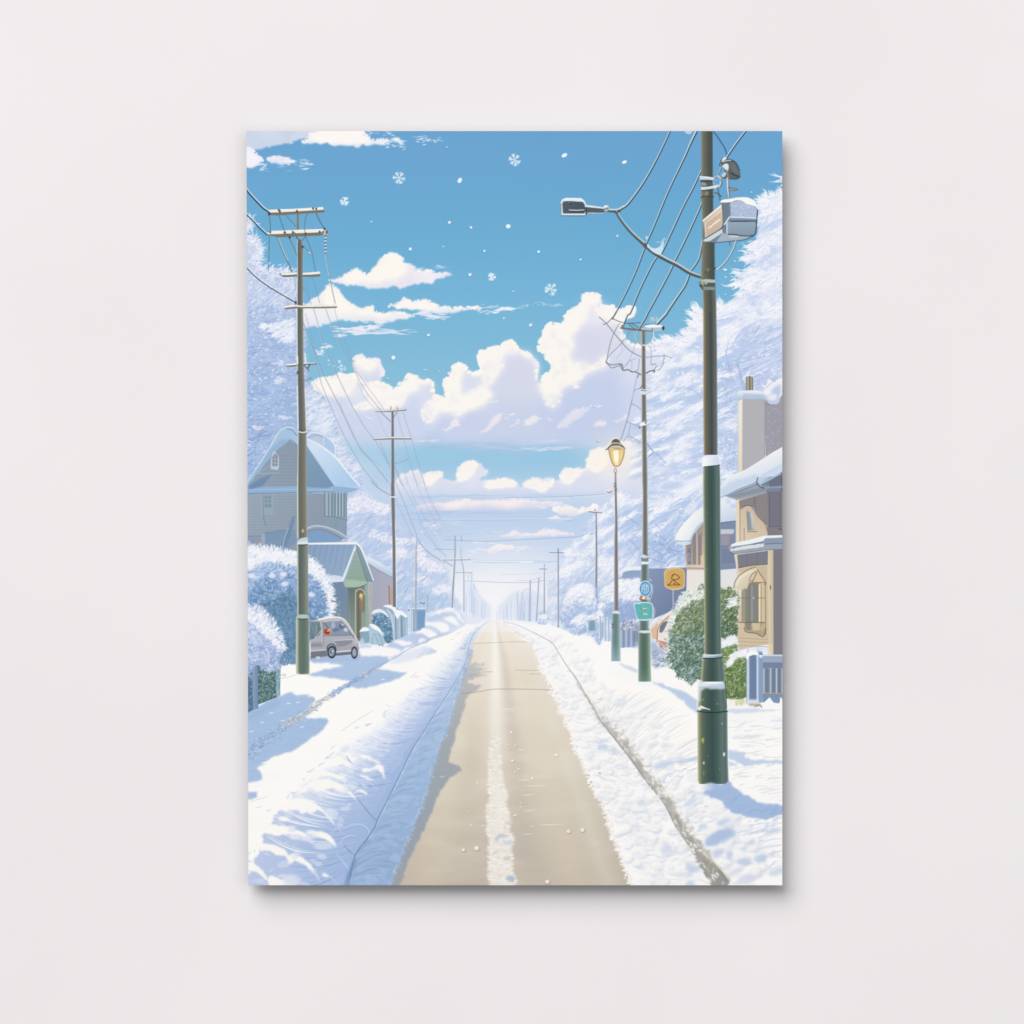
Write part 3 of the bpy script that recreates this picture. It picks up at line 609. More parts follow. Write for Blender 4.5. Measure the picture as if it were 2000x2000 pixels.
    crowns = [(fG(1200, 40, 1400, 0, 1400, 300, 1240, 520, 1210, 300), 420, -.9), (fG(760, 420, 900, 260, 1050, 120, 1060, 600, 760, 640, 560, 480), 700, -.3), (fG(520, 720, 760, 690, 1050, 740, 1000, 820, 700, 830), 330, -.15), (fG(500, 1180, 760, 1020, 1050, 960, 1050, 1130, 800, 1150, 520, 1240), 420, -.3), (fG(600, 1560, 800, 1400, 1050, 1300, 1050, 1480, 800, 1600), 420, -.6), (fG(700, 1350, 760, 1150, 1050, 1150, 1050, 1320, 850, 1400), 330, -.45),
              (fG(1230, 1230, 1330, 1195, 1420, 1210, 1400, 1250, 1240, 1280), 70, -.2), (fG(640, 1932, 700, 1800, 900, 1740, 1050, 1780, 1050, 1932), 330, -.4), (fG(1400, 60, 1932, -60, 1932, 120, 1500, 200), 330, -.55), (fC(1640, 900, 1700, 770, 1932, 740, 1932, 850, 1700, 950), 280, -.6), (fC(1500, 1280, 1700, 1150, 1932, 1030, 1932, 1200, 1700, 1300), 260, -.55), (fC(1340, 1630, 1600, 1440, 1932, 1400, 1932, 1600, 1600, 1700, 1450, 1740), 460, -.3),
              (fJ(200, 60, 440, 20, 440, 180, 220, 240), 180, -.55), (fJ(520, 200, 800, 80, 1060, 0, 1060, 120, 800, 190, 560, 260), 240, -.5), (fI(1500, 740, 1660, 600, 1840, 540, 1932, 560, 1800, 700, 1560, 800), 240, -.7), (fI(1420, 970, 1560, 880, 1750, 830, 1720, 900, 1500, 980), 160, -.5), (fI(1500, 1280, 1600, 1120, 1720, 1060, 1800, 1090, 1640, 1180, 1540, 1330), 180, -.75), (fJ(0, 440, 150, 300, 150, 500, 60, 640, 0, 620), 160, -.7), (fJ(0, 820, 60, 740, 150, 760, 140, 850, 40, 900), 120, -.6)]
    for i, (p, n, th) in enumerate(crowns):
        k = box(warp(full(polymask(smooth(p, True))), 8, 14, 178), 3)
        put(k*m, (240, 242, 251), .5)
        scatter(k*box(m, 3), n*2//3, th, (6, 24), (1, 3), WH, (.3, .85), .12, 180+i, id=T3, jit=.3)
    # plumes: a white spray over its own blue shade
    q = np.random.RandomState(195)
    for i in range(64):
        y = q.uniform(600, 1060); x0 = np.interp(y, [600, 680, 760, 900, 1000, 1060], [1390, 1310, 1270, 1240, 1180, 1130]); x = q.uniform(x0, 1410 if y < 960 else 1330)
        th = (-.34 if y < 960 else -.62)+q.normal(0, .12); L = q.uniform(26, 62); c, s = math.cos(th), math.sin(th)
        ell(x-s*7+3, y+c*9, L*.62, L*.17, (172, 195, 234), .6, None, th, soft=6)
        for k in range(22):
            u = q.uniform(-.6, .45)*L; v = q.normal(0, L*.07); l = q.uniform(.25, .6)*L; d = q.normal(0, .13)
            xa, ya = x+c*u-s*v, y+s*u+c*v
            stroke([(xa, ya), (xa+math.cos(th+d)*l*.5, ya+math.sin(th+d)*l*.5-1), (xa+math.cos(th+d*2)*l, ya+math.sin(th+d*2)*l)], [2.6, 2, .4], [(251, 251, 254), (238, 242, 251)][k % 2], q.uniform(.4, .85), n=2)
    # feathery left rim against the blue
    rimp = [(fC(1910, 725, 1700, 770, 1640, 840, 1620, 900), -2.4, 110), (fC(1640, 1200, 1540, 1270), -3.5, 40), (fC(1650, 1310, 1480, 1390), -3.25, 50), (fC(1700, 1500, 1400, 1545), -2.9, 50), (fC(1640, 1600, 1360, 1640), -3.35, 60), (fC(1540, 1680, 1440, 1750), -3.6, 40), (fG(1250, 20, 1210, 60), -2.1, 40), (fG(1060, 130, 990, 60), -2.4, 60), (fG(1060, 210, 940, 110), -2.75, 50), (fG(1060, 240, 930, 210), -2.9, 50), (fG(1030, 330, 880, 310), -3.1, 60), (fG(940, 390, 800, 375), -3.05, 60), (fG(840, 420, 700, 380, 560, 440), -2.6, 90)]
    for i, (p, th, n) in enumerate(rimp):
        fringe(p, n, lambda x, y, th=th: th, (7, 20), (1.2, 3.2), WH, 210+i, T3, jit=.22, spread=3)
    for p in [fC(1930, 570, 1830, 545, 1770, 505), fC(1930, 560, 1800, 540, 1730, 520), fC(1930, 560, 1820, 590, 1780, 600), fC(1930, 580, 1860, 600, 1720, 602), fC(1930, 600, 1870, 630, 1840, 660)]:
        stroke(p, [3.2, 2.4, .5], (238, 240, 252), .95, T3)
    wisps(fC(640, 1215, 680, 1180), 6, (5, 12), (.8, 1.6), (206, 226, 244), 230)
    # trunk and twigs
    for p, w in [(fG(1500, 960, 1470, 850, 1430, 700, 1410, 640), [9, 7, 5, 4]), (fG(1415, 650, 1440, 560, 1480, 520, 1560, 460), [4, 3, 2, 1]), (fG(1410, 620, 1380, 560), [3, 1]), (fG(1330, 690, 1310, 600, 1290, 490), [3.4, 2.6, 1.4])]:
        stroke(p, w, (152, 178, 224), .85)
    for p, w in [(fG(1275, 930, 1300, 850, 1340, 760), 1), (fG(1400, 860, 1360, 780, 1330, 700), 1), (fG(1720, 540, 1650, 560, 1560, 570), 1.2), (fG(1700, 690, 1600, 750, 1540, 770), 1.2), (fG(1420, 640, 1330, 700), 1.6)]:
        stroke(p, w, (140, 164, 212), .7)
    stroke(fG(1470, 790, 1540, 690), 2.4, (240, 244, 252), .9); stroke(fG(1560, 760, 1710, 680), 2.2, (240, 244, 252), .8)
    stroke(fG(1040, 970, 960, 900, 860, 870), [2, 1.4, .7], (120, 150, 200), .7)
    for p in [fJ(310, 600, 400, 690), fJ(500, 780, 620, 820, 700, 835), fJ(570, 430, 640, 500), fJ(610, 540, 700, 630, 760, 740), fJ(530, 600, 640, 650, 740, 760), fJ(700, 690, 830, 720), fJ(280, 360, 400, 440), fJ(540, 690, 630, 740, 640, 800), fJ(760, 740, 840, 810)]:
        stroke(p, 1.1, (104, 134, 186), .75)
    for p in [fI(1690, 740, 1780, 790, 1830, 860), fI(1760, 780, 1830, 800), fI(1860, 660, 1932, 640)]:
        stroke(p, 1, (130, 160, 208), .6)
# ---------------------------------------------------------------- ground
def curve(pts, n=60):
    p = smooth(pts, False, 8)
    s = np.r_[0, np.cumsum(np.hypot(*np.diff(p, axis=0).T))]; s /= s[-1]
    t = np.linspace(0, 1, n)
    return np.stack([np.interp(t, s, p[:, 0]), np.interp(t, s, p[:, 1])], 1)

def ribs(A, B, n, bulge, wd, pal, a=(.4, .8), seed=0, power=1.0, slip=.02, lo=0, hi=1, part=(0, 1), jit=.05):
    """curved marks running from one edge line to another (the rolled snow of the banks)"""
    r = np.random.RandomState(seed)
    A = curve(A, 200); B = curve(B, 200)
    ws = np.array([q[0] for q in pal], float); ws /= ws.sum()
    for i in range(n):
        t = lo+(hi-lo)*((i+r.rand())/n)**power
        a0 = A[int(np.clip(t, 0, .999)*199)]; b0 = B[int(np.clip(t+slip+r.normal(0, jit*.3), 0, .999)*199)]
        d = b0-a0; L = np.hypot(*d)
        if L < 2: continue
        nrm = np.array([-d[1], d[0]])/L
        p0 = part[0]+r.rand()*.15*(part[1]-part[0]); p1 = part[1]-r.rand()*.35*(part[1]-part[0])
        if p1 < p0: p0, p1 = p1, p0
        k = bulge+r.normal(0, .05)
        q = [a0+d*s+nrm*L*k*4*s*(1-s) for s in np.linspace(p0, p1, 4)]
        w = (wd[0]+(wd[1]-wd[0])*r.rand())*(.35+.65*t)
        stroke(q, [w*.4, w, w*.25], pal[r.choice(len(pal), p=ws)][1], r.uniform(*a), n=3)

def lumps(A, B, n, seed, size, sh, hi=(254, 252, 249), part=(.05, .95), lo=0, a=.6, power=.8):
    """rounded clods between two edge lines, lit from the upper left"""
    r = np.random.RandomState(seed)
    A = curve(A, 200); B = curve(B, 200)
    for i in range(n):
        t = lo+(1-lo)*r.rand()**power; s = r.uniform(*part)
        k = int(min(t, .999)*199)
        x, y = A[k]+(B[k]-A[k])*s
        if y > (1632 if part == (.2, .9) else PY0+PH+10): continue
        R = (size[0]+(size[1]-size[0])*r.rand()**1.6)*(.18+.82*t); q = R*r.uniform(.45, .75); an = r.normal(0, .35)
        ell(x+R*.28, y+q*.45, R, q, sh, a*r.uniform(.5, 1), None, an, soft=2.2+R*.12)
        ell(x-R*.05, y-q*.1, R*.95, q*.9, hi, a*r.uniform(.7, 1.3), None, an, soft=2+R*.10)

def twigs(x, y, th, L, w, c, r, depth=3, a=.7):
    """a bare branch that forks"""
    k = r.normal(0, .12)*L
    x2, y2 = x+math.cos(th)*L, y+math.sin(th)*L
    stroke([(x, y), ((x+x2)/2-math.sin(th)*k, (y+y2)/2+math.cos(th)*k), (x2, y2)], [w, w*.85, w*.65], c, a, n=3)
    if depth > 0:
        for d in (r.uniform(.25, .6), -r.uniform(.25, .6))[:2 if r.rand() < .8 else 1]:
            twigs(x2, y2, th+d, L*r.uniform(.6, .85), w*.65, c, r, depth-1, a*.92)

def paint_twigs():
    r = np.random.RandomState(401)
    D1, D2 = (118, 144, 190), (136, 160, 204)
    for x, y, th, L, w in [(486, 700, -.6, 26, 1.5), (484, 760, -.4, 26, 1.4), (488, 620, -.9, 22, 1.2), (500, 860, -1.0, 26, 1.6), (484, 880, -.8, 30, 1.8), (540, 800, -1.1, 22, 1.2), (560, 720, -.8, 20, 1.1), (580, 650, -1.2, 18, 1), (530, 560, -.9, 18, 1)]:
        twigs(x, y, th, L, w, D1, r)
    for x, y, th, L, w in [(1420, 780, -1.9, 30, 2), (1400, 880, -1.3, 26, 1.4), (1412, 700, -1.2, 24, 1.4), (1350, 790, -.6, 26, 1.4), (1300, 860, -.5, 24, 1.2), (1330, 930, -.7, 24, 1.2), (1280, 760, -.4, 22, 1), (1350, 680, -.8, 22, 1.1), (1460, 660, -.7, 28, 1.4), (1480, 560, -.6, 24, 1.2), (1500, 480, -.5, 22, 1.1), (1420, 960, -1.2, 20, 1.1),
                          (1310, 1080, -2.4, 26, 1.5), (1340, 1090, -1.9, 26, 1.4), (1290, 1050, -2.6, 22, 1.1), (1250, 1010, -.9, 22, 1.1), (1190, 1080, -.9, 20, 1), (1150, 1130, -.9, 18, 1), (1240, 1090, -2.2, 20, 1)]:
        twigs(x, y, th, L, w, D2 if y < 980 else (112, 138, 188), r, 3, .6)
    for x, y, th, L, w in [(700, 1050, -1.0, 22, 1.1), (745, 1120, -.9, 20, 1.1), (790, 1160, -1.0, 18, 1), (830, 1170, -.9, 18, 1), (850, 1150, -.7, 16, .9)]:
        twigs(x, y, th, L, w, D1, r, 2, .6)
    # loose white flecks of frost
    m = (IDM == 6).astype(np.float32)
    scatter(m*np.clip(1.25-(YY-420)/560, .25, 1), 900, -.2, (2.5, 7), (1, 2.6), [(3, (232, 237, 250)), (2, (214, 223, 245)), (1, (250, 250, 253))], (.35, .85), .2, 402, jit=.6)
    m = (IDM == 8).astype(np.float32)
    put(m*np.clip((.43-N(26, 403, 4))*6, 0, 1), (178, 200, 236), .55)
    scatter(m, 900, -.5, (3, 9), (1, 2.8), [(3, (252, 252, 254)), (1, (196, 212, 241))], (.4, .9), .2, 404, jit=.6)

ROADL = fI(775, 1450, 700, 1490, 640, 1560, 572, 1640, 520, 1790, 478, 1932) + fL(400, 330, 330, 560, 290, 690, 200, 900, 140, 1100, 60, 1390, 0, 1570) + [(806, 1615), (783, 1670), (760, 1732)]
ROADR = fI(850, 1470, 940, 1540, 1090, 1640, 1170, 1700, 1240, 1830, 1265, 1932) + fL(1320, 150, 1390, 300, 1470, 500, 1560, 680, 1650, 940, 1740, 1130, 1800, 1290, 1870, 1420) + fM(60, 1480, 80, 1600, 130, 1730, 200, 1930) + [(1222, 1700), (1236, 1735)]
CREL = fI(700, 1480, 600, 1560, 545, 1640, 500, 1790) + fL(480, 20, 330, 290, 200, 490, 20, 780) + fK(1800, 930, 1640, 1260, 1530, 1480, 1430, 1680) + fN(1900, 60, 1810, 210, 1640, 450, 1560, 780, 1540, 850)
UPL = fI(690, 1470, 560, 1520, 440, 1580, 260, 1740, 130, 1830) + fL(0, 80) + fK(1700, 310, 1450, 460, 1300, 620, 1050, 760, 800, 900, 560, 1100, 300, 1400, 80, 1560) + [(478, 1600), (440, 1700), (420, 1740)]
CRER = fI(880, 1470, 1030, 1510, 1200, 1590, 1380, 1690, 1450, 1790, 1540, 1932) + fL(1660, 220, 1760, 400, 1932, 690) + fM(40, 640, 130, 760, 320, 1000, 490, 1240, 660, 1450, 800, 1720, 930, 1900) + [(1374, 1700), (1398, 1740)]
UPR = fI(920, 1460, 1160, 1500, 1440, 1560, 1750, 1660, 1932, 1760) + fM(0, 60, 250, 210, 560, 300, 800, 430, 1000, 620, 1250, 1000, 1500, 1300, 1900, 1560) + [(1560, 1640), (1600, 1740)]
SNOW = ID('snow'); ROAD = ID('road'); BANKL = ID('snow_bank'); BANKR = ID('snow_bank')

def paint_ground():
    g = fH(-100, 1960, 420, 1885, 560, 1930, 740, 1870, 1250, 1710, 1330, 1720, 1600, 1650, 1700, 1600, 1932, 1520) + fI(60, 1385, 200, 1345, 340, 1318, 430, 1362, 500, 1400, 660, 1440, 790, 1435, 1000, 1452, 1160, 1478, 1230, 1465, 1330, 1490, 1440, 1530, 1560, 1580, 1750, 1620, 1932, 1640) + fJ(60, 1630, 120, 1640, 300, 1690, 520, 1730, 700, 1800, 1040, 1860, 1270, 1860, 1960, 1890) + [(1535, 1740), (470, 1740)]
    put(full(polymask(g)), vgrad([(1190, (240, 245, 252)), (1230, (249, 250, 252)), (1300, (253, 252, 249)), (1730, (250, 250, 249))]), 1, SNOW)
    put(full(polymask(g))*np.clip(N(60, 201, 4, 2)*2-.9, 0, 1), (240, 242, 249), .5)
    # far shaded drifts on the left
    S1, S2 = (188, 205, 234), (176, 198, 230)
    for p, c, a in [(fI(40, 1480, 60, 1390, 330, 1325, 440, 1370, 480, 1480, 400, 1530, 150, 1640, 0, 1710, -60, 1700), (190, 207, 236), .9),
                    (fI(100, 1420, 300, 1370, 380, 1410, 300, 1420, 160, 1450, 70, 1470), (168, 192, 226), .7), (fI(460, 1380, 560, 1430, 680, 1450, 560, 1500, 480, 1490), (214, 224, 242), .9),
                    (fH(1250, 1720, 1500, 1740, 1600, 1660, 1932, 1530, 1960, 1640, 1720, 1760, 1640, 1830, 1440, 1860, 1250, 1840, 1000, 1850, 740, 1880, 740, 1830), S1, .95)]:
        put(box(warp(full(polymask(smooth(p, True))), 3, 12, 202), 1), c, a)
    for p in [fI(70, 1475, 250, 1480, 310, 1540, 240, 1580, 150, 1520, 60, 1500), fI(240, 1440, 340, 1410, 400, 1480, 410, 1515, 330, 1480), fI(0, 1545, 100, 1550, 180, 1610, 100, 1640, 0, 1570), fI(70, 1400, 250, 1340, 330, 1325, 430, 1420, 470, 1490, 400, 1420, 330, 1360, 200, 1380), fI(0, 1650, 60, 1660, 0, 1700), fH(1600, 1680, 1720, 1670, 1800, 1700, 1700, 1720), fH(1250, 1740, 1420, 1730, 1560, 1740, 1680, 1780, 1560, 1850, 1420, 1870, 1260, 1820, 1240, 1770), fH(1820, 1590, 1932, 1545, 1932, 1580)]:
        put(box(warp(full(polymask(smooth(p, True))), 3, 8, 203), 1), (252, 250, 250), .95)
    # kerb of the left pavement and the slope beyond it
    put(box(full(polymask(smooth(fH(1500, 1932, 1640, 1840, 1740, 1780, 1932, 1690) + fI(150, 1640, 300, 1580, 470, 1500, 560, 1520, 420, 1590, 250, 1740, 40, 1880, -100, 1860) + fH(1640, 1870), True))), 1), (252, 251, 248), .9)
    put(box(warp(full(polymask(smooth(fI(-10, 1800, 60, 1740, 150, 1760, 170, 1790, 60, 1820, -40, 1850), True))), 3, 8, 204), 1), (196, 210, 236), .9)
    put(box(full(polymask(smooth(fH(1560, 1905, 1700, 1800, 1932, 1730, 1990, 1780, 1860, 1850, 1700, 1900), True))), 2), (222, 229, 244), .8)
    # blue shadows on the left
    SH = vgrad([(1290, (172, 197, 229)), (1400, (163, 190, 224)), (1560, (166, 190, 224))])
    for p, sd in [(fK(690, 155, 800, 120, 900, 85, 1090, 55, 900, 25, 730, 18, 730, -40, 1000, -60, 1540, -40, 1550, 10, 1400, 100, 1210, 240, 1120, 205, 900, 180), 205), (fK(1120, 265, 1230, 160, 1420, 80, 1560, 110, 1740, 125, 1650, 190, 1450, 250, 1230, 295), 206),
                  (fK(-20, 560, 200, 470, 330, 400, 420, 370, 480, 335, 530, 330, 570, 355, 730, 350, 690, 380, 770, 380, 775, 420, 720, 470, 775, 490, 760, 530, 670, 585, 700, 605, 910, 600, 915, 640, 840, 740, 700, 840, 540, 950, 330, 1010, 190, 1085, 280, 1075, 165, 1120, 215, 1200, 215, 1240, -20, 1310), 207), (fK(-20, 1370, 170, 1378, 165, 1430, -20, 1480), 208)]:
        k = warp(full(polymask(p)), 3, 9, sd)
        put(box(k, 1), SH, .95)
        scatter(k, int(k.sum()/60), -.15, (8, 26), (.6, 1.4), [(2, (184, 206, 234)), (1, (152, 180, 218))], (.2, .5), .06, sd, jit=.12)
    put(box(full(polymask(fK(-20, 620, 330, 430, 420, 400, 400, 470, 100, 620))), 3), (150, 180, 216), .5)
    # trodden line along the pavement edge
    path = curve(fK(30, 1040, 80, 1000, 150, 920, 300, 800, 500, 660, 700, 540, 800, 455, 950, 360, 1100, 270, 1250, 180, 1400, 90, 1560, 0) + fH(1640, 1840, 1750, 1765, 1932, 1685) + fI(120, 1640, 300, 1580, 480, 1490), 200)
    r = np.random.RandomState(209)
    for i, (x, y) in enumerate(path):
        t = i/199
        if t < .62:
            w = 9*(1-t*1.25)+1
            for _ in range(12):
                sh = t < .2 or .42 < t < .55
                c = [(126, 154, 194), (148, 174, 212), (190, 208, 234)] if sh else [(150, 160, 176), (196, 200, 206), (226, 226, 226)]
                dx, dy = r.normal(0, w*.8), r.normal(0, w*.38)
                stroke([(x+dx, y+dy), (x+dx+r.uniform(1.5, 4), y+dy-r.uniform(-1, 2.5))], r.uniform(.7, 1.8), c[r.randint(3)], r.uniform(.4, .9), sm=False)
    stroke(path[100:], [2.2, 1.6, 1], (146, 170, 206), .75)
    stroke(path[165:]+[0, 3], [2, 3, 1], (176, 196, 230), .7)
    for u, v in [(500, 450), (320, 550), (225, 650), (640, 697), (440, 632), (110, 745), (1490, 200), (600, 440)]:
        stroke(fK(u-14, v+2, u+18, v-3), 1.6, (240, 246, 252), .9)
    stroke(fK(420, 160, 450, 145, 470, 150, 450, 170), 1, (130, 130, 120), .8); stroke(fK(420, 190, 500, 175, 580, 150), .9, (190, 186, 170), .8)
    # faint folds on the lit slope
    for p in [fK(390, 1370, 430, 1310, 470, 1290, 440, 1350), fK(150, 1570, 220, 1540), fK(450, 1370, 560, 1290, 700, 1250), fK(750, 1060, 820, 1000, 900, 970, 800, 1040), fK(890, 930, 1000, 890, 1050, 870), fK(970, 810, 1120, 780, 1300, 740), fK(1050, 740, 1200, 640, 1330, 560, 1480, 470), fK(100, 1480, 300, 1420, 560, 1330), fK(240, 1450, 500, 1250), fK(1780, 180, 1860, 110, 1932, 70), fI(60, 1932, 180, 1830, 320, 1760), fI(140, 1880, 260, 1790), fI(380, 1600, 540, 1540), fI(400, 1620, 540, 1580), fI(330, 1660, 500, 1600)]:
        stroke(p, 1.4, (214, 212, 214), .75)

    # ---- road
    rd = ROADL+ROADR[::-1]
    rc = vgrad([(1209, (244, 240, 233)), (1260, (236, 229, 218)), (1330, (231, 223, 210)), (1450, (222, 213, 198)), (1580, (208, 199, 185)), (1730, (191, 181, 168))])
    R = full(polymask(rd))
    put(box(warp(R, 3, 7, 210), 1), rc, 1, ROAD)
    # track tones: warmer on the right, greyer just right of the middle
    cx = np.interp(YY, [1209, 1400, 1729], [966, 969, 978]); hw = np.interp(YY, [1209, 1290, 1400, 1560, 1729], [12, 72, 118, 178, 236])
    u = (XX-cx)/hw
    put(R*np.exp(-((u-.24)/.12)**2), (186, 178, 170), .36)
    put(R*np.exp(-((u-.62)/.22)**2), (230, 217, 196), .3)
    put(R*np.exp(-((u+.62)/.2)**2), (226, 214, 192), .3)
    put(R*np.exp(-((u+.35)/.13)**2)*np.clip((YY-1360)/120, 0, 1), (194, 184, 166), .25)
    put(R*np.exp(-((u-.9)/.1)**2), (226, 222, 208), .35)
    put(R*np.clip(N(50, 211, 4, .4)-.35, 0, 1), (204, 194, 174), .25)
    put(R*np.clip(N(26, 212, 3, 4)-.45, 0, 1)*np.clip((YY-1250)/80, 0, 1), (244, 238, 228), .5)
    put(R*np.clip((1320-YY)/110, 0, 1), (246, 240, 230), .5)
    put(R*np.exp(-(u/.13)**2)*np.clip((1520-YY)/200, 0, 1), (250, 247, 240), .85)
    # blue shadow of the bank on the road
    shr = fI(560, 1700, 560, 1820, 520, 1932) + fL(560, 20, 690, 30, 560, 60, 700, 80, 560, 125, 730, 150, 600, 175, 520, 200, 500, 235, 660, 262, 560, 320, 490, 372, 465, 480, 440, 560, 400, 680, 372, 770, 355, 870, 325, 940, 300, 1055, 440, 1130, 400, 1175, 275, 1265, 230, 1350, 180, 1450, 130, 1560, 90, 1640, 40, 1790, 0, 1870) + [(812, 1650), (795, 1690), (778, 1735), (740, 1735), (780, 1650), (800, 1580), (830, 1480), (880, 1350)] + fI(470, 1932, 520, 1790)
    k = box(warp(full(polymask(shr)), 4, 7, 213), 1)*np.maximum(R, .0)
    put(k, vgrad([(1260, (200, 200, 200)), (1330, (178, 182, 186)), (1450, (154, 164, 174)), (1600, (146, 158, 174)), (1729, (150, 160, 172))]), .85)
    for p, w in [(fL(430, 345, 600, 330, 760, 302, 900, 300, 1100, 300, 1390, 308), 1.6), (fL(1000, 100, 1160, 105, 1290, 96), 1), (fL(1150, 140, 1310, 146), 1), (fI(560, 1700, 800, 1690, 1000, 1682, 1180, 1690), 1), (fL(520, 160, 640, 125, 760, 118), 1.2)]:
        stroke(p, w, (160, 146, 130), .6)
    for y in range(1300, 1480, 6):   # faint cross marks right of the middle
        stroke([(974, y), (974+8+.12*(y-1290), y+RS.normal(0, 1))], .8, (238, 230, 216), .4, sm=False)
    # middle ridge of snow
    ml = fL(752, 560, 745, 700, 742, 850, 735, 950, 720, 1080, 725, 1200, 715, 1320, 735, 1420, 720, 1500, 690, 1590, 715, 1690, 700, 1760, 720, 1850, 740, 1932) + [(953, 1660), (955, 1690), (952, 1708), (957, 1722), (953, 1735)]
    mr = fL(820, 560, 832, 700, 838, 850, 830, 950, 850, 1060, 862, 1200, 880, 1330, 915, 1420, 900, 1500, 930, 1600, 950, 1700, 935, 1790, 985, 1860, 960, 1932) + [(999, 1670), (1002, 1690), (1001, 1706), (1008, 1720), (1006, 1735)]
    k = warp(full(polymask(ml+mr[::-1])), 6, 5, 214, 3)
    k = box(k, 2)*np.clip((YY-1375)/170, 0.0, 1)
    put(k, (243, 239, 231), .85)
    put(full(polymask(ml+mr[::-1]))*np.clip((1560-YY)/160, 0, 1)*.5*np.clip((YY-1375)/40, 0, 1), (240, 232, 222), .8)
    kk = full(polymask(ml+mr[::-1]))*(YY > 1430)
    scatter(kk, 520, lambda x, y: .15, (4, 12), (.8, 2), [(3, (252, 250, 246)), (2, (226, 221, 214)), (1, (208, 204, 202))], (.35, .8), .2, 215, jit=.4)
    for i in range(150):
        y = RS.uniform(1440, 1728); x0 = np.interp(y, [p[1] for p in ml], [p[0] for p in ml]); x1 = np.interp(y, [p[1] for p in mr], [p[0] for p in mr])
        x = x0 if RS.rand() < .5 else x1; s = -1 if x == x0 else 1
        stroke([(x-s*3, y+RS.normal(0, 1)), (x+s*RS.uniform(2, 6), y+RS.normal(0, 1.5))], [2.2, .5], (246, 243, 238), RS.uniform(.4, .9), sm=False)
    for p, c in [(fL(790, 1870, 830, 1820, 900, 1825, 930, 1850, 850, 1860, 800, 1900), (194, 204, 218)), (fL(870, 1900, 950, 1880, 985, 1900, 960, 1932, 900, 1932), (206, 214, 224)), (fL(880, 1700, 930, 1690, 950, 1720), (200, 206, 216)), ([(987, 1717), (992, 1711), (1000, 1710), (1006, 1716), (1001, 1724), (994, 1720)], (172, 190, 212)), ([(961, 1667), (968, 1662), (974, 1661), (970, 1667), (962, 1670)], (214, 213, 210)), ([(983, 1676), (992, 1671), (998, 1674), (996, 1680), (985, 1681)], (206, 208, 212))]:
        poly(p, c, .9, sm=True, blur=1)
    # crumbs and wet glints
    for u, v, rr in [(960, 752, 2.4), (1430, 992, 3), (970, 1050, 2.4), (1035, 1140, 1.8), (998, 1168, 1.6), (1180, 1235, 2.4), (606, 1284, 1.8), (920, 884, 1.4), (1004, 888, 1.6), (1055, 1495, 1.2), (985, 1628, 1.8), (1008, 1620, 1.8), (660, 1732, 1.8), (535, 1728, 1.6), (505, 1586, 1.2), (965, 1367, 1.2), (1500, 1420, 1.2)]:
        x, y = fL(u, v)[0]
        ell(x+.8, y+1, rr, rr*.8, (150, 140, 128), .7, soft=1.5); ell(x, y, rr, rr*.8, (254, 250, 240), .95)
    for x, y, rr in [(905, 1660, 3.2), (931, 1656.5, 4.6), (1069, 1722, 4), (1137.5, 1621, 4), (1110.5, 1624, 3.6)]:
        ell(x+1, y+1.2, rr+1, rr+.5, (150, 138, 124), .6, soft=2); ell(x, y, rr, rr*.9, (250, 246, 238), .95); ell(x+.3, y+.4, rr*.35, rr*.3, (206, 200, 190), .8, soft=1.2)
    for u, v, l in [(1010, 938, 100), (1085, 1313, 270), (1050, 1408, 170), (1085, 1574, 135), (1240, 1720, 260), (1160, 1736, 30), (1020, 1250, 160), (840, 510, 190), (1070, 1818, 120), (1110, 1043, 20), (1090, 1210, 24), (1040, 1532, 30), (950, 535, 40)]:
        stroke(fL(u, v+3, u+l/2, v+1, u+l, v-4), [.6, 1.5, .5], (246, 241, 230), .75)
    stroke(fL(220, 1218, 260, 1212), [2, 1], (210, 216, 224), .9)

    # ---- left bank
    face = UPL+CREL[::-1]
    k = box(warp(full(polymask(face)), 2, 8, 216), 1)
    put(k, (252, 251, 249), 1, BANKL)
    ridge = CREL+ROADL[::-1]
    kf = k; k2 = box(warp(full(polymask(ridge)), 4, 6, 217), 1)
    put(k2, vgrad([(1210, (226, 234, 246)), (1290, (198, 213, 236)), (1400, (174, 197, 228)), (1560, (158, 185, 220)), (1730, (148, 176, 210))]), 1, BANKL)
    BL = [(1, (150, 178, 219))]
    ribs(CREL, ROADL, 300, -.12, (1, 3), [(3, (118, 150, 196)), (3, (170, 194, 226)), (2, (194, 212, 237))], (.2, .5), 219, slip=-.035, part=(0, 1.1))
    # the face rolls from sunlit white into blue
    k = kf; put(k, (252, 251, 249), 1)
    CU, CC = curve(UPL, 120), curve(CREL, 120)
    yf = np.clip((YY-1225)/250, .28, 1).astype(np.float32)
    for j, (s, c, al) in enumerate([(.26, (232, 237, 248), .5), (.34, (222, 230, 246), .5), (.42, (212, 222, 243), .6), (.5, (204, 216, 240), .6), (.58, (196, 210, 238), .6), (.67, (187, 204, 235), .6), (.76, (178, 197, 231), .6), (.85, (168, 190, 227), .6), (.93, (156, 181, 221), .6)]):
        m = full(polymask(np.vstack([CU+(CC-CU)*s, CC[::-1]])))
        m = warp(warp(m, 9, 14, 220+j), 4, 5, 221+j)
        put(box(m, 1)*yf*k, c, al)
    near = np.clip((YY-1500)/110, 0, 1).astype(np.float32)
    m = box(warp(warp(full(polymask(np.vstack([CU+(CC-CU)*.2, CC[::-1]]))), 9, 16, 230), 4, 5, 231), 1)*near*k
    put(m, lgrad(486, 1600, (178, 194, 229), 760, 1600, (160, 185, 222)), .85)
    ribs(UPL, CREL, 150, .15, (1.2, 4.5), [(2, (176, 196, 231)), (2, (150, 177, 219)), (1, (130, 160, 208))], (.3, .7), 218, part=(.45, 1), slip=.01)
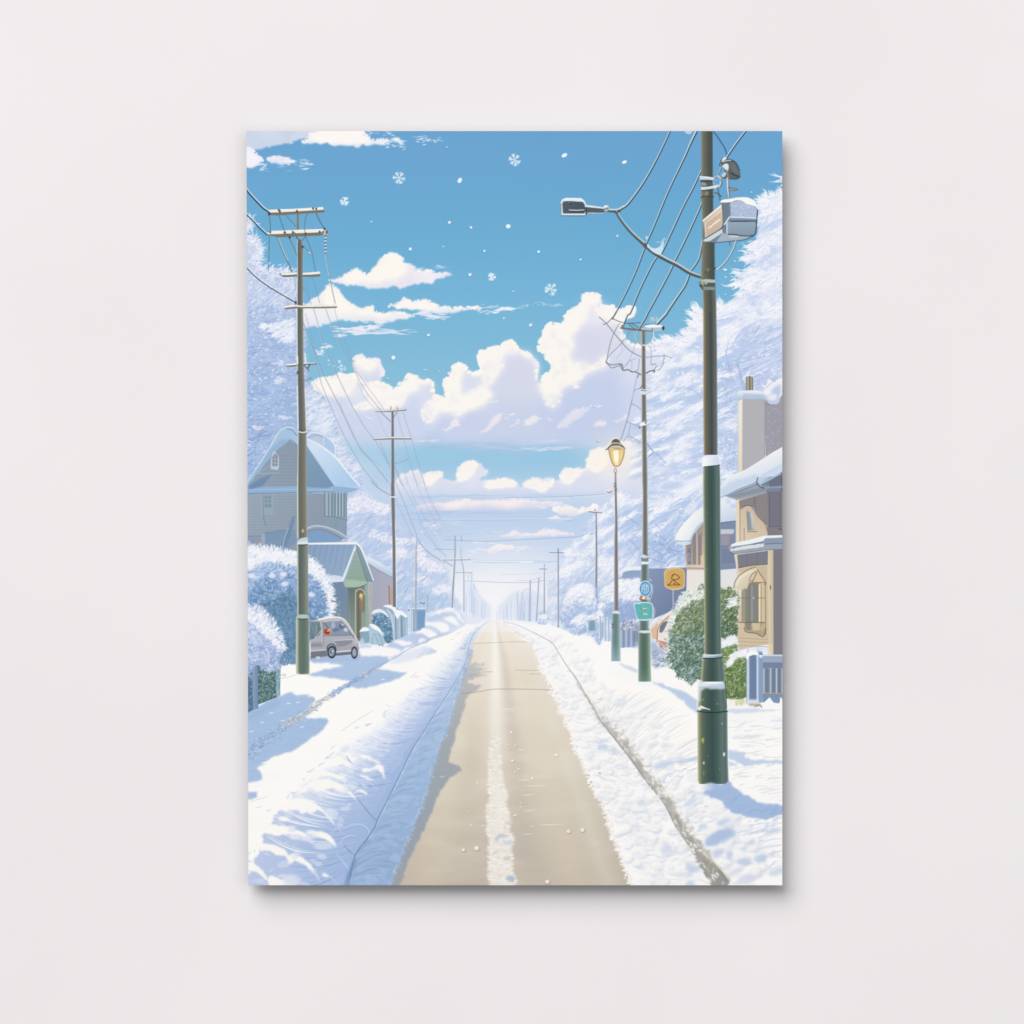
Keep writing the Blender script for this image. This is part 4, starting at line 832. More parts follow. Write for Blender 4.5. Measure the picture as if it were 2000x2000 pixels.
    ribs(UPL, CREL, 110, .14, (1.5, 5), [(3, (250, 250, 251)), (2, (226, 232, 246))], (.4, .85), 222, part=(.12, .7), slip=.015, hi=.8)
    ribs(UPL, CREL, 70, .13, (1, 2.4), [(1, (196, 209, 236))], (.4, .8), 223, part=(.15, .75), slip=.02, hi=.6)
    bl = full(polymask(np.vstack([CU+(CC-CU)*.05, (CU+(CC-CU)*.55)[::-1]])))*(YY > 1280)
    scatter(bl, 70, -.3, (6, 18), (2, 6), [(2, (206, 217, 241)), (1, (190, 206, 236))], (.35, .8), .15, 225, jit=.35)
    caps = [fK(400, 1540, 540, 1445, 700, 1455, 820, 1525, 900, 1600, 1000, 1735, 950, 1690, 870, 1600, 800, 1565, 730, 1600, 690, 1575, 640, 1610, 600, 1570, 520, 1570, 430, 1570),
            fK(560, 1400, 680, 1310, 780, 1255, 940, 1250, 1050, 1300, 1150, 1370, 1225, 1480, 1150, 1410, 1060, 1390, 980, 1340, 900, 1350, 820, 1365, 700, 1370, 600, 1400), fK(650, 1230, 740, 1165, 850, 1155, 980, 1185, 1090, 1215, 1100, 1290, 1030, 1240, 920, 1205, 830, 1215, 780, 1250),
            fK(960, 1010, 1050, 1000, 1100, 1040, 1180, 1100, 1250, 1150, 1150, 1110, 1060, 1080, 960, 1110, 860, 1120), fK(1090, 980, 1200, 965, 1330, 995, 1470, 1080, 1400, 1060, 1290, 1015, 1200, 1040, 1180, 1100, 1140, 1040), fK(1255, 1160, 1300, 1130, 1380, 1125, 1420, 1090, 1480, 1095, 1500, 1140, 1510, 1240, 1470, 1170, 1420, 1140, 1330, 1160),
            fK(1180, 1390, 1220, 1350, 1280, 1355, 1335, 1410, 1270, 1375, 1220, 1380), fK(1260, 1190, 1330, 1220, 1400, 1255, 1330, 1240, 1260, 1215), fK(60, 1740, 200, 1708, 330, 1718, 500, 1750, 640, 1815, 790, 1940, 680, 1870, 560, 1830, 470, 1800, 380, 1835, 250, 1800, 60, 1800), fK(690, 1800, 760, 1785, 860, 1810, 950, 1850, 1000, 1945, 900, 1870, 800, 1835),
            fN(250, 85, 500, 60, 620, 80, 720, 125, 800, 92, 900, 130, 990, 170, 1130, 305, 1030, 240, 900, 190, 760, 180, 640, 195, 450, 150, 250, 170), fN(1030, 165, 1080, 148, 1130, 172, 1200, 150, 1300, 200, 1390, 360, 1320, 290, 1240, 240, 1130, 210), fN(250, 285, 500, 305, 640, 330, 760, 400, 800, 480, 720, 450, 640, 440, 560, 400, 400, 385, 250, 400),
            fN(780, 475, 830, 440, 900, 440, 1000, 510, 1090, 600, 1200, 800, 1130, 690, 1040, 600, 960, 560, 880, 520, 800, 550), fN(250, 535, 350, 550, 460, 640, 560, 790, 460, 710, 370, 650, 250, 620), fN(545, 720, 610, 712, 720, 770, 840, 850, 570, 850), fN(1210, 700, 1260, 680, 1300, 720, 1250, 725), fK(400, 1640, 480, 1640, 510, 1670, 430, 1680), fK(60, 1640, 250, 1600, 330, 1620, 200, 1680, 60, 1700)]
    for i, p in enumerate(caps):
        q = smooth(p, True, 5)
        m = full(polymask(q)); m2 = np.maximum(warp(m, 3.5, 5, 224+i)*1.0, m*(warp(m, 2, 9, 260+i)))
        put(box(m2, 1), (252, 250, 246), .97)
    for p in [fN(1330, 180, 1400, 110, 1440, 130, 1480, 190), fN(1480, 130, 1560, 75, 1680, 60, 1760, 90, 1810, 150, 1800, 200), fN(1430, 310, 1500, 230, 1570, 200, 1650, 220), fN(1200, 720, 1260, 690, 1330, 730, 1420, 830), fK(980, 1680, 1060, 1630, 1120, 1630), fK(1220, 1280, 1250, 1265, 1270, 1290, 1240, 1300), fK(1270, 1275, 1350, 1280, 1440, 1360), fN(1120, 650, 1200, 790), fN(1400, 430, 1500, 560, 1590, 680)]:
        stroke(p, [1, 1.8, .8], (206, 220, 242), .85)
    for p in [fN(1490, 320, 1560, 400, 1620, 450), fN(1810, 210, 1740, 340, 1630, 450), fK(1220, 1440, 1330, 1580, 1430, 1690), fK(1110, 1000, 1150, 1060, 1180, 1090)]:
        stroke(p, [1, 2, 1.4], (112, 142, 186), .75)
    stroke(curve(CREL, 80), [1, 1.6, 2.6, 3.4], (112, 144, 190), .85)
    put(box(full(polymask(fN(1530, 700, 1590, 560, 1640, 480, 1650, 520, 1600, 680, 1550, 850, 1500, 850))), 2), (106, 138, 180), .7)
    # ragged foot of the ridge on the road
    fringe(curve(ROADL, 120)[15:], 260, lambda x, y: .5, (3, 9), (1, 3), [(2, (160, 186, 220)), (1, (178, 200, 230))], 226, BANKL, (.5, .9), .5, 2)

    # ---- right banks
    inner = ROADR+CRER[::-1]
    k = box(warp(full(polymask(inner)), 4, 6, 230), 1)
    put(k, vgrad([(1210, (246, 249, 252)), (1400, (251, 250, 248)), (1730, (249, 249, 249))]), 1, BANKR)
    fringe(curve(ROADR, 120)[10:], 420, lambda x, y: math.pi-.35, (3, 10), (1.2, 3.4), [(4, (252, 251, 249)), (1, (236, 232, 224))], 231, BANKR, (.6, 1), .45, 2)
    fringe(curve(ROADR, 120)[30:]+[4, 2], 90, lambda x, y: math.pi-.5, (4, 11), (.6, 1.2), [(1, (190, 180, 166))], 232, None, (.4, .8), .3, 3)
    outer = CRER+UPR[::-1]
    k = box(full(polymask(outer)), 2)
    put(k, vgrad([(1210, (250, 251, 252)), (1350, (254, 252, 248)), (1730, (251, 250, 249))]), 1, BANKR)
    GR = [(3, (228, 227, 228)), (2, (222, 226, 238)), (1, (206, 212, 226))]
    ribs(CRER, UPR, 150, -.1, (.9, 2.2), GR, (.25, .6), 233, slip=-.05, part=(.02, .9), hi=.55)
    ribs(CRER, UPR, 150, -.06, (1.6, 5), [(3, (222, 227, 238)), (2, (210, 219, 236)), (2, (228, 226, 226))], (.25, .6), 234, slip=-.06, part=(.05, .5), lo=.4)
    ribs(CRER, UPR, 110, -.06, (1.6, 5), [(3, (220, 227, 241)), (2, (208, 218, 238)), (2, (228, 226, 228))], (.3, .7), 235, slip=-.06, part=(.4, 1), lo=.4)
    ribs(ROADR, CRER, 130, .10, (1, 2.6), [(2, (234, 233, 235)), (2, (224, 228, 236))], (.4, .8), 236, slip=.03, part=(.1, .95))
    pm = full(polymask(fM(-180, 700, 100, 820, 400, 1200, 700, 1560, 920, 1932, 200, 1932, 90, 1500, -100, 1000)))
    scatter(pm, 240, .45, (6, 22), (1.4, 4.5), [(3, (222, 227, 237)), (2, (204, 215, 234)), (2, (234, 233, 234)), (2, (253, 252, 250))], (.2, .6), .2, 237, jit=.3)
    pm = full(polymask(fM(450, 1000, 1000, 1000, 1000, 1250, 1900, 1640, 1900, 2100, 950, 2100, 600, 1400)))
    scatter(pm, 260, -.45, (8, 30), (1.6, 6), [(3, (206, 218, 238)), (2, (220, 226, 240)), (3, (253, 252, 250)), (1, (188, 204, 230))], (.35, .8), .15, 238, jit=.3)
    pm = full(polymask(fM(1320, 600, 1900, 560, 1900, 1450, 1500, 1300, 1320, 1150)))
    scatter(pm, 90, -.12, (12, 36), (1, 3.4), [(2, (222, 226, 238)), (2, (208, 218, 236)), (1, (226, 222, 220))], (.35, .8), .08, 239, jit=.2)
    lumps(ROADR, CRER, 300, 410, (7, 20), (208, 215, 230), a=.55)
    lumps(CRER, UPR, 210, 411, (8, 26), (212, 218, 231), part=(.03, .6), lo=.1, a=.55)
    BLUE = [(fM(820, 1020, 860, 1000, 1000, 980, 1000, 1010, 900, 1030, 810, 1060), (176, 198, 228)), (fM(560, 1080, 620, 1030, 740, 1020, 700, 1070, 580, 1110), (188, 206, 234)), (fM(1080, 1860, 1160, 1760, 1300, 1710, 1400, 1740, 1380, 1790, 1280, 1850, 1130, 1890), (172, 194, 226)), (fM(860, 1460, 940, 1390, 1000, 1400, 960, 1450, 880, 1490), (196, 212, 236)), (fM(1200, 1670, 1280, 1620, 1340, 1620, 1260, 1680), (204, 216, 238)), (fM(380, 1430, 430, 1400, 470, 1460, 400, 1480), (204, 216, 230)),
            (fL(1850, 920, 1880, 870, 1932, 880, 1990, 910, 1900, 935), (184, 202, 226)), (fL(1840, 830, 1932, 820, 2000, 860, 1900, 850), (204, 216, 232)), (fM(650, 1880, 690, 1860, 750, 1920, 740, 1960, 640, 1960), (204, 212, 234)), (fM(40, 910, 140, 890, 200, 920, 260, 980, 160, 940), (198, 208, 226)), (fM(170, 1100, 260, 1070, 330, 1110, 240, 1120), (214, 222, 234)), (fM(620, 860, 680, 840, 720, 870, 650, 890), (214, 222, 236)), (fM(120, 440, 200, 410, 250, 430, 160, 470), (222, 228, 236)),
            (fO(235, 260, 330, 170, 480, 120, 580, 160, 560, 210, 430, 280, 330, 340, 250, 310), (168, 192, 224)), (fO(500, 420, 560, 400, 580, 450, 540, 510, 510, 480), (178, 198, 224)), (fO(330, 420, 460, 370, 440, 440, 370, 490), (184, 198, 226)), (fO(640, 370, 720, 335, 790, 330, 740, 375, 680, 385), (190, 206, 228)), (fO(640, 540, 700, 490, 800, 480, 810, 550, 740, 590), (184, 200, 230)), (fO(860, 480, 960, 430, 1010, 440, 1000, 530, 880, 540), (180, 200, 226)), (fO(1020, 680, 1100, 620, 1211, 600, 1211, 680, 1100, 720), (190, 210, 232)), (fO(640, 780, 720, 700, 830, 690, 860, 760, 800, 800, 680, 800), (206, 214, 232)), (fO(780, 280, 830, 270, 870, 320, 800, 320), (196, 206, 230)), (fO(980, 170, 1060, 120, 1200, 110, 1170, 150, 1000, 200), (190, 208, 228)), (fO(170, 90, 240, 50, 280, 90, 200, 130), (190, 206, 230)), (fO(370, 40, 440, 20, 560, 0, 470, 50, 390, 60), (176, 198, 226)), (fO(0, 540, 80, 580, 180, 600, 220, 640, 100, 660, 0, 640), (190, 204, 228)), (fO(0, 790, 50, 770, 110, 820, 0, 830), (186, 204, 226)), (fO(840, 150, 940, 110, 900, 150), (214, 218, 232))]
    for i, (p, c) in enumerate(BLUE):
        put(box(warp(full(polymask(smooth(p, True))), 4, 6, 240+i), 2), c, .68)
    # the gutter between them
    wall = fI(1540, 1932) + fL(1640, 190, 1700, 300, 1790, 440, 1932, 680) + fM(20, 570, 60, 560, 120, 640, 210, 700, 280, 790, 340, 900, 440, 1010, 450, 1100, 500, 1200, 560, 1170, 640, 1290, 700, 1380, 780, 1470, 790, 1530, 900, 1690, 950, 1700, 960, 1800, 1040, 1840, 1050, 1920) + fO(290, 390, 330, 510, 400, 590, 540, 770, 500, 850, 350, 850, 260, 740, 160, 560, 60, 380, 0, 280) + fM(930, 1900, 800, 1720, 660, 1450, 490, 1240, 320, 1000, 130, 760, 40, 650) + fL(1932, 710, 1800, 500, 1650, 230)
    k = box(warp(full(polymask(wall)), 4, 6, 270), 1)
    put(k, lgrad(1180, 1410, (190, 188, 184), 1400, 1720, (162, 160, 150)), .95, BANKR)
    scatter(k, 260, 1.0, (5, 15), (1, 3), [(3, (206, 203, 195)), (2, (164, 162, 154)), (1, (232, 230, 222))], (.25, .6), .2, 271, jit=.2)
    for p in [fM(100, 700, 130, 640, 200, 640, 260, 700), fM(180, 830, 210, 740, 280, 780), fM(310, 960, 330, 880, 400, 960), fM(440, 1110, 450, 1020, 500, 1090), fM(490, 1240, 520, 1160, 620, 1200), fM(560, 1350, 600, 1260, 680, 1360), fM(650, 1450, 690, 1390, 770, 1470), fM(700, 1500, 740, 1450, 800, 1530), fM(850, 1700, 900, 1640, 960, 1720), fO(30, 180, 70, 100, 130, 180), fO(70, 340, 110, 240, 180, 330), fO(160, 470, 180, 370, 270, 400), fO(260, 470, 300, 400, 350, 470)]:
        poly([(x, y) for x, y in p]+[(p[-1][0]-3, p[-1][1]+7), (p[0][0]+3, p[0][1]+5)], (232, 230, 225), .55, sm=True, blur=2)
    poly(fO(280, 640, 300, 540, 330, 520, 430, 620, 540, 765, 510, 840, 360, 840, 290, 740), (168, 167, 156), .9, sm=True); poly(fO(390, 700, 420, 640, 530, 770, 500, 832, 400, 832), (150, 152, 150), .8, sm=True)
    stroke(fO(290, 720, 285, 600, 320, 530, 380, 570, 460, 660, 530, 750), 2, (222, 220, 200), .85); stroke(fO(400, 720, 420, 640, 520, 780), 1.2, (120, 120, 112), .7)
    stroke(curve(CRER, 90)[:55], [1, 1.4, 1.8, 2.4], (158, 158, 158), .85)
    stroke(curve(CRER, 90)[40:], [2, 3, 4], (140, 146, 154), .7)
    lumps([(x+3, y) for x, y in CRER], [(x+26, y) for x, y in CRER], 70, 412, (5, 13), (196, 196, 192), lo=.3, part=(.2, .9), a=.75)
    lumps([(x-14, y) for x, y in CRER], [(x+1, y) for x, y in CRER], 60, 413, (4, 10), (206, 210, 220), lo=.3, part=(.0, .8), a=.6)
    c0 = curve(CRER, 120); tt = np.linspace(0, 1, 120)[:, None]
    k = warp(warp(full(polymask(np.vstack([c0+[1, 0], (c0+np.hstack([3+19*tt**1.3, -2*tt]))[::-1]]))), 5, 9, 275), 3, 4, 276)
    put(box(k, 1)*np.clip((YY-1330)/160, 0, 1), lgrad(1180, 1400, (184, 182, 178), 1380, 1700, (156, 154, 146)), .72)
    scatter(k*(YY > 1440), 60, 1.0, (5, 14), (2, 5), [(2, (238, 236, 232)), (1, (206, 204, 198))], (.5, .9), .2, 277, jit=.3)
    lumps(UPL, CREL, 70, 414, (7, 22), (186, 203, 234), (238, 242, 250), part=(.25, .75), lo=.25, a=.4)
    lumps(CREL, ROADL, 120, 415, (6, 16), (140, 169, 210), (178, 199, 229), part=(.1, .95), lo=.1, a=.4)
    # crumbs at the road edge
    for u, v in [(60, 1450), (20, 1480), (130, 1820)]:
        ell(*fM(u+5, v+6)[0], 4, 2.4, (130, 124, 112), .7, soft=1.5); ell(*fM(u, v)[0], 5, 3.4, (250, 249, 246), .95)
    for u, v in [(1770, 1205), (1795, 1275), (1885, 1180), (1890, 1525)]:
        ell(*fL(u, v)[0], 2.2, 1.4, (150, 144, 134), .7)
    for p in [fI(870, 1480, 940, 1530, 1100, 1640), ]:
        stroke(p, 1, (206, 196, 178), .8)
    # shadows thrown to the right
    for p, c, sd in [(fM(1050, 1350, 1110, 1275, 1180, 1250, 1250, 1275, 1320, 1225, 1400, 1320, 1500, 1370, 1620, 1450, 1900, 1470, 1900, 1560, 1700, 1625, 1500, 1590, 1340, 1545, 1250, 1430, 1100, 1375), (160, 185, 222), 273), (fM(520, 215, 640, 235, 760, 285, 880, 325, 1000, 400, 1010, 540, 900, 465, 840, 405, 760, 335, 640, 270), (188, 205, 233), 274), (fM(1310, 500, 1490, 478, 1900, 495, 1600, 530, 1310, 535), (212, 221, 238), 275), (fM(1310, 915, 1480, 930, 1480, 985, 1570, 1012, 1900, 1018, 1900, 1048, 1650, 1050, 1500, 1078, 1310, 990), (194, 210, 234), 276), (fM(1720, 620, 1900, 590, 1900, 620), (204, 216, 236), 277), (fM(1740, 690, 1900, 670, 1900, 695, 1800, 700), (204, 216, 236), 278), (fJ(185, 1850, 300, 1880, 390, 1915, 390, 1960, 260, 1900), (206, 216, 236), 279), (fM(1330, 780, 1500, 760, 1700, 750, 1600, 790, 1400, 800), (222, 226, 236), 280), (fM(1310, 1020, 1400, 1050, 1400, 1075, 1320, 1070), (204, 214, 232), 281)]:
        put(box(warp(full(polymask(p)), 3, 7, sd), 1), c, .95)
    scatter(full(polymask(fM(1250, 1400, 1420, 1350, 1620, 1460, 1870, 1490, 1870, 1550, 1500, 1580))), 40, -.3, (10, 30), (.7, 1.6), [(1, (140, 166, 206)), (1, (178, 200, 230))], (.3, .7), .1, 282, jit=.2)
    stroke(fM(1700, 860, 1620, 840, 1440, 830), 1, (196, 196, 200), .6)

# ---------------------------------------------------------------- far end of the street
def paint_far():
    d = np.exp(-(((XX-968)/150)**2+((YY-1180)/85)**2)); put((d*(YY < 1235)).astype(np.float32), (246, 247, 251), .5)
    FP = None
    r = np.random.RandomState(301)
    put(box(full(polymask(fV(390, 780, 520, 820, 640, 1040, 800, 1170, 800, 1370, 640, 1360, 380, 1240))), 3), (212, 226, 244), .65)
    put(box(full(polymask(fV(900, 1360, 900, 1170, 1020, 1050, 1140, 930, 1250, 930, 1420, 900, 1640, 1000, 1640, 1300, 1500, 1420, 1200, 1380))), 3), (212, 224, 242), .65)
    for i in range(26):
        t = r.rand()**.7; x = fV(800-t*430, 0)[0][0]; yt = fV(0, 1180-t*400)[0][1]+r.uniform(0, 18); yb = fV(0, 1370-t*60)[0][1]
        stroke([(x, yt), (x, yb)], r.uniform(.8, 1.8), (190, 206, 234) if i % 2 else (236, 240, 250), r.uniform(.35, .75), sm=False)
    for i in range(40):
        t = r.rand()**.8; x = fV(890+t*560, 0)[0][0]; yt = fV(0, 1190-t*280)[0][1]+r.uniform(0, 16); yb = fV(0, 1365+t*30)[0][1]
        stroke([(x, yt), (x, yb)], r.uniform(.8, 2), [(186, 202, 232), (236, 240, 250), (204, 212, 238)][i % 3], r.uniform(.35, .75), sm=False)
    def pp(p, w, c, a=.95, id=FP): stroke(p, w, c, a, id, sm=False)
    for p, w, c in [(fV(1210, 960, 1220, 1370), 1.4, (176, 192, 222)), (fV(1290, 950, 1265, 1370), 1.4, (178, 192, 222)), (fV(1415, 760, 1405, 1390), 2, (152, 164, 194)), (fV(1550, 720, 1510, 1400), 2, (156, 168, 196)), (fV(1300, 1240, 1310, 1370), 1, (178, 192, 222)), (fV(490, 640, 490, 1260), 1.2, (188, 206, 234)), (fV(525, 800, 525, 1280), 1.2, (192, 208, 236))]:
        pp(p, w, c, .95, ID('utility_pole'))
    pp(fV(520, 800, 560, 900), .9, (180, 198, 226)); stroke(fV(520, 800, 560, 900, 640, 1030, 770, 1150), .9, (180, 196, 226), .8)
    stroke(fV(1200, 960, 1225, 930, 1250, 920), .8, (170, 186, 216), .8); stroke(fV(1290, 945, 1330, 900, 1400, 890), .9, (170, 186, 216), .8); stroke(fV(600, 905, 740, 920, 940, 970, 1100, 980), 1.2, (240, 238, 246), .8)
    ell(*fV(1415, 760)[0], 1.5, 1.2, (150, 160, 190), .9); ell(*fV(1480, 1130)[0], 1.3, 1, (176, 188, 214), .9)
    # right side poles, nearer
    P1 = ID('utility_pole'); stroke(fI(1305, 870, 1305, 1400), [1.2, 2.4], (140, 152, 180), .95, P1, sm=False); stroke(fI(1258, 918, 1330, 920), 1.6, (140, 150, 178), .95, P1, sm=False); stroke(fI(1260, 908, 1326, 910), 1, (240, 246, 252), .8, None, sm=False)
    P2 = ID('utility_pole'); stroke(fI(1450, 710, 1450, 1525), [2.4, 3.4], (146, 150, 166), .98, P2, sm=False); stroke(fI(1444, 740, 1444, 1525), [.8, 1.2], (226, 232, 244), .8, None, sm=False); stroke(fI(1362, 745, 1500, 747), 1.6, (128, 136, 156), .95, P2, sm=False); stroke(fI(1366, 737, 1440, 737), 1, (244, 248, 252), .8, None, sm=False)
    P3 = ID('utility_pole'); stroke(fI(1848, 325, 1852, 800, 1845, 1440), [2.4, 3.8, 4.6], (146, 146, 158), 1, P3); stroke(fI(1837, 700, 1832, 1440), [.6, 1.2], (232, 236, 246), .7, None, sm=False)
    stroke(fI(1775, 318, 1830, 325, 1905, 328), 2, (120, 124, 140), .95, P3); stroke(fI(1780, 308, 1840, 318, 1900, 318), 1.2, (244, 246, 252), .7); stroke(fI(1836, 290, 1838, 310), 1.6, (120, 116, 124), .8, P3, sm=False)
    stroke(fI(1790, 557, 1850, 532), 1.4, (140, 150, 170), .9); stroke(fI(1780, 500, 1850, 440), 1, (206, 214, 234), .7)
    # left side poles
    P4 = ID('utility_pole'); stroke(fI(370, 575, 368, 800, 350, 1100, 335, 1320), [1.6, 2, 3, 4], (152, 156, 174), 1, P4); stroke(fI(338, 1150, 328, 1320), [1, 2], (226, 230, 240), .8)
    stroke(fI(260, 612, 370, 615), 1, (150, 166, 190), .8); stroke(fI(150, 712, 372, 715), 1.2, (158, 172, 196), .8, P4); stroke(fI(250, 825, 400, 824, 530, 820), 1.8, (150, 158, 178), .9, P4); stroke(fI(260, 817, 500, 812), 1.2, (250, 246, 248), .8); stroke(fI(248, 828, 345, 892), 1.4, (150, 160, 182), .9, P4)
    P5 = ID('utility_pole'); stroke(fI(435, 575, 435, 630), 1.4, (160, 170, 190), .9, P5); stroke(fI(428, 705, 438, 830, 460, 960, 462, 1370), [1, 1.4, 1.8, 2.2], (164, 174, 198), .95, P5); stroke(fI(375, 957, 550, 958), 1.6, (176, 184, 204), .9, P5); stroke(fI(545, 960, 552, 1050), 1, (186, 200, 226), .8); stroke(fI(490, 975, 510, 1000, 525, 965), .8, (170, 184, 210), .8); stroke(fI(510, 1000, 510, 1030), .9, (170, 184, 210), .8)
    # wires across the street
    for p, c, a, w in [(fI(0, 405, 300, 406, 800, 405, 1300, 402, 1600, 410), (150, 174, 212), .7, 1), (fI(220, 398, 800, 396, 1320, 396), (240, 246, 252), .7, 1), (fI(360, 617, 600, 628, 800, 625, 1300, 600, 1650, 580, 1760, 545), (150, 166, 200), .75, 1.1), (fI(270, 585, 370, 570, 520, 548, 800, 545), (170, 190, 220), .6, .9), (fI(500, 822, 700, 828, 1300, 832), (186, 204, 230), .7, 1), (fI(560, 845, 800, 852, 1200, 850, 1440, 840), (160, 180, 214), .75, 1), (fI(540, 836, 800, 842, 1060, 848), (244, 248, 252), .8, 1.2), (fI(1060, 848, 1180, 846), (252, 252, 254), .95, 2),
                       (fI(460, 1045, 650, 1050, 900, 1062, 1150, 1060, 1250, 1050, 1310, 1035), (168, 178, 206), .8, 1.1), (fI(840, 975, 1050, 975, 1280, 962), (190, 200, 224), .6, .9), (fI(1160, 1035, 1240, 1015, 1280, 1000), (176, 188, 214), .7, 1), (fI(1000, 1040, 1160, 1042), (206, 212, 232), .7, 1), (fI(1320, 970, 1450, 920, 1520, 890), (186, 198, 224), .7, .9), (fI(1500, 800, 1600, 790, 1690, 785), (160, 178, 210), .6, 1), (fI(900, 172, 1300, 168, 1600, 155, 1932, 135), (146, 172, 212), .7, 1.1), (fI(900, 180, 1400, 176, 1560, 172), (244, 244, 250), .7, 1.2), (fI(1620, 165, 1932, 148), (240, 242, 250), .6, 1.2)]:
        stroke(p, w, c, a)
def P(f, *p): return f(*p)
def lines(f, segs, w, c, a=.8, id=None):
    for s in segs: stroke(f(*s), w, c, a, id, sm=len(s) > 4)

# ---------------------------------------------------------------- left houses
def paint_left_houses():
    Hs = ID('house'); ROOF = ID('house_roof')
    # dome behind
    poly(fD(690, 1420, 720, 1380, 760, 1362, 860, 1375, 930, 1430, 985, 1500, 1000, 1640, 850, 1560, 690, 1450), (172, 196, 226), .95, ROOF, sm=True)
    poly(fD(715, 1420, 760, 1400, 860, 1420, 865, 1500, 780, 1460), (186, 200, 222), .9, sm=True); poly(fD(885, 1440, 940, 1480, 980, 1540, 980, 1600, 890, 1560), (170, 198, 232), .9, sm=True)
    stroke(fD(695, 1410, 740, 1368, 820, 1375, 900, 1410, 985, 1500, 990, 1610), 2.2, (232, 240, 250), .95); stroke(fD(705, 1420, 800, 1395, 860, 1420), 1.2, (110, 138, 176), .7); stroke(fD(870, 1420, 870, 1500), 1.6, (226, 236, 248), .8)
    # roof planes
    roof = fD(70, 1890, 140, 1780, 220, 1660, 300, 1530, 360, 1430, 400, 1370, 440, 1330, 490, 1312, 540, 1316, 600, 1330, 690, 1430, 800, 1480, 900, 1545, 1000, 1630, 1080, 1730, 1160, 1830, 1250, 1930)+fH(1255, 75, 1110, 125, 690, 110, 70, 140)
    poly(roof, lgrad(484, 0, (154, 184, 213), 700, 0, (186, 210, 238)), 1, ROOF)
    poly(fD(690, 1430, 800, 1480, 900, 1545, 1000, 1630, 1080, 1730, 1160, 1830, 1250, 1930)+fH(1240, 60, 1000, 60, 960, 20)+fD(880, 1760, 700, 1520), lgrad(610, 880, (214, 228, 246), 668, 950, (164, 200, 234)), .9, blur=1)
    stroke(fD(690, 1432, 800, 1482, 900, 1548, 1000, 1632, 1080, 1730, 1160, 1830, 1250, 1928), [2, 3.4, 2.6], (240, 246, 252), .95)
    for p in [fD(760, 1560, 900, 1740, 1000, 1900), fD(800, 1540, 950, 1700, 1060, 1900), fD(900, 1600, 1040, 1760, 1130, 1930)]: stroke(p, 1.4, (196, 218, 242), .6)
    # gable
    poly(fD(520, 1448, 590, 1495, 700, 1550, 800, 1690, 970, 1932, 760, 2000, 70, 2000, 90, 1920, 230, 1740, 380, 1560), lgrad(490, 960, (146, 160, 177), 640, 870, (130, 149, 170)), 1, Hs)
    poly(fD(690, 1510, 720, 1560, 830, 1720, 960, 1900, 990, 1940, 690, 1940), lgrad(600, 870, (126, 157, 186), 640, 960, (110, 147, 180)), .9)
    stroke(fD(80, 1930, 230, 1740, 380, 1560, 520, 1448, 590, 1495), 1.6, (96, 128, 164), .8); stroke(fD(690, 1510, 830, 1720, 975, 1930), 1.6, (92, 124, 158), .8)
    poly(fD(80, 1900, 200, 1720, 330, 1520, 440, 1430, 520, 1420, 590, 1480, 520, 1440, 380, 1550, 230, 1730, 90, 1920), (136, 172, 208), .8, blur=1)
    poly(fD(440, 1420, 470, 1350, 510, 1345, 540, 1390, 520, 1430, 470, 1450), (158, 192, 226), .8, sm=True, blur=1)
    stroke(fD(75, 1885, 140, 1780, 220, 1660, 300, 1530, 360, 1430, 400, 1365, 440, 1330, 490, 1312, 560, 1320), [1.4, 2.6, 2], (204, 222, 244), .95); stroke(fD(490, 1330, 540, 1345, 590, 1400), 2, (90, 122, 160), .8)
    for i in range(11):
        y = 1610+i*34; w = (y-1448)*.92
        stroke(fD(max(100, 520-w), y, 595, y+2), 1, (112, 136, 164), .55, sm=False)
    # attic window
    poly(fD(315, 1750, 318, 1650, 340, 1570, 365, 1565, 400, 1620, 402, 1740, 385, 1760), (198, 206, 218), .95)
    poly(fD(330, 1690, 332, 1630, 350, 1590, 372, 1585, 390, 1620, 388, 1720, 334, 1722), (116, 136, 160), .9); lines(fD, [(332, 1650, 388, 1650), (332, 1685, 388, 1690), (360, 1590, 360, 1720)], 1.3, (186, 198, 212))
    stroke(fD(190, 1800, 240, 1800, 400, 1790), 1.6, (164, 182, 204), .8); stroke(fD(190, 1790, 310, 1710), 1.4, (168, 188, 212), .7)
    poly(fD(80, 1932, 200, 1850, 330, 1800, 260, 1890, 200, 1950)+fH(160, 70, 90, 85, 75, 40), (98, 132, 176), .8, blur=1)
    # storey below
    wall = fH(70, 130, 880, 125, 900, 120, 1115, 120, 1108, 590, 1000, 640, 690, 720, 70, 760)
    poly(wall, lgrad(484, 960, (154, 168, 184), 670, 1060, (130, 147, 167)), 1, Hs)
    poly(fH(70, 95, 200, 60, 600, 50, 690, 60, 900, 75, 970, 50, 1250, 78, 1110, 130, 690, 112, 70, 135), (134, 172, 208), .95, ROOF)
    stroke(fH(70, 92, 400, 84, 900, 92, 960, 60), 1.3, (168, 200, 228), .8); stroke(fH(75, 130, 690, 115, 900, 110, 1110, 130), 1.6, (88, 122, 152), .8)
    for i in range(15): stroke(fH(80, 165+i*29, 590, 160+i*29), .9, (120, 142, 166), .6, sm=False)
    for i in range(8): stroke(fH(700, 170+i*34, 875, 170+i*34), .8, (118, 138, 162), .35, sm=False)
    poly(fH(235, 140, 345, 140, 340, 350, 240, 350), (150, 170, 184), .9); poly(fH(250, 150, 320, 150, 320, 275, 250, 275), (116, 142, 158), .85); lines(fH, [(250, 190, 320, 190), (250, 230, 320, 230), (285, 150, 285, 275)], 1.2, (162, 184, 198)); stroke(fH(232, 140, 238, 350, 262, 470), 1.3, (96, 118, 146), .8); stroke(fH(222, 140, 222, 360), 1.5, (178, 192, 206), .7, sm=False)
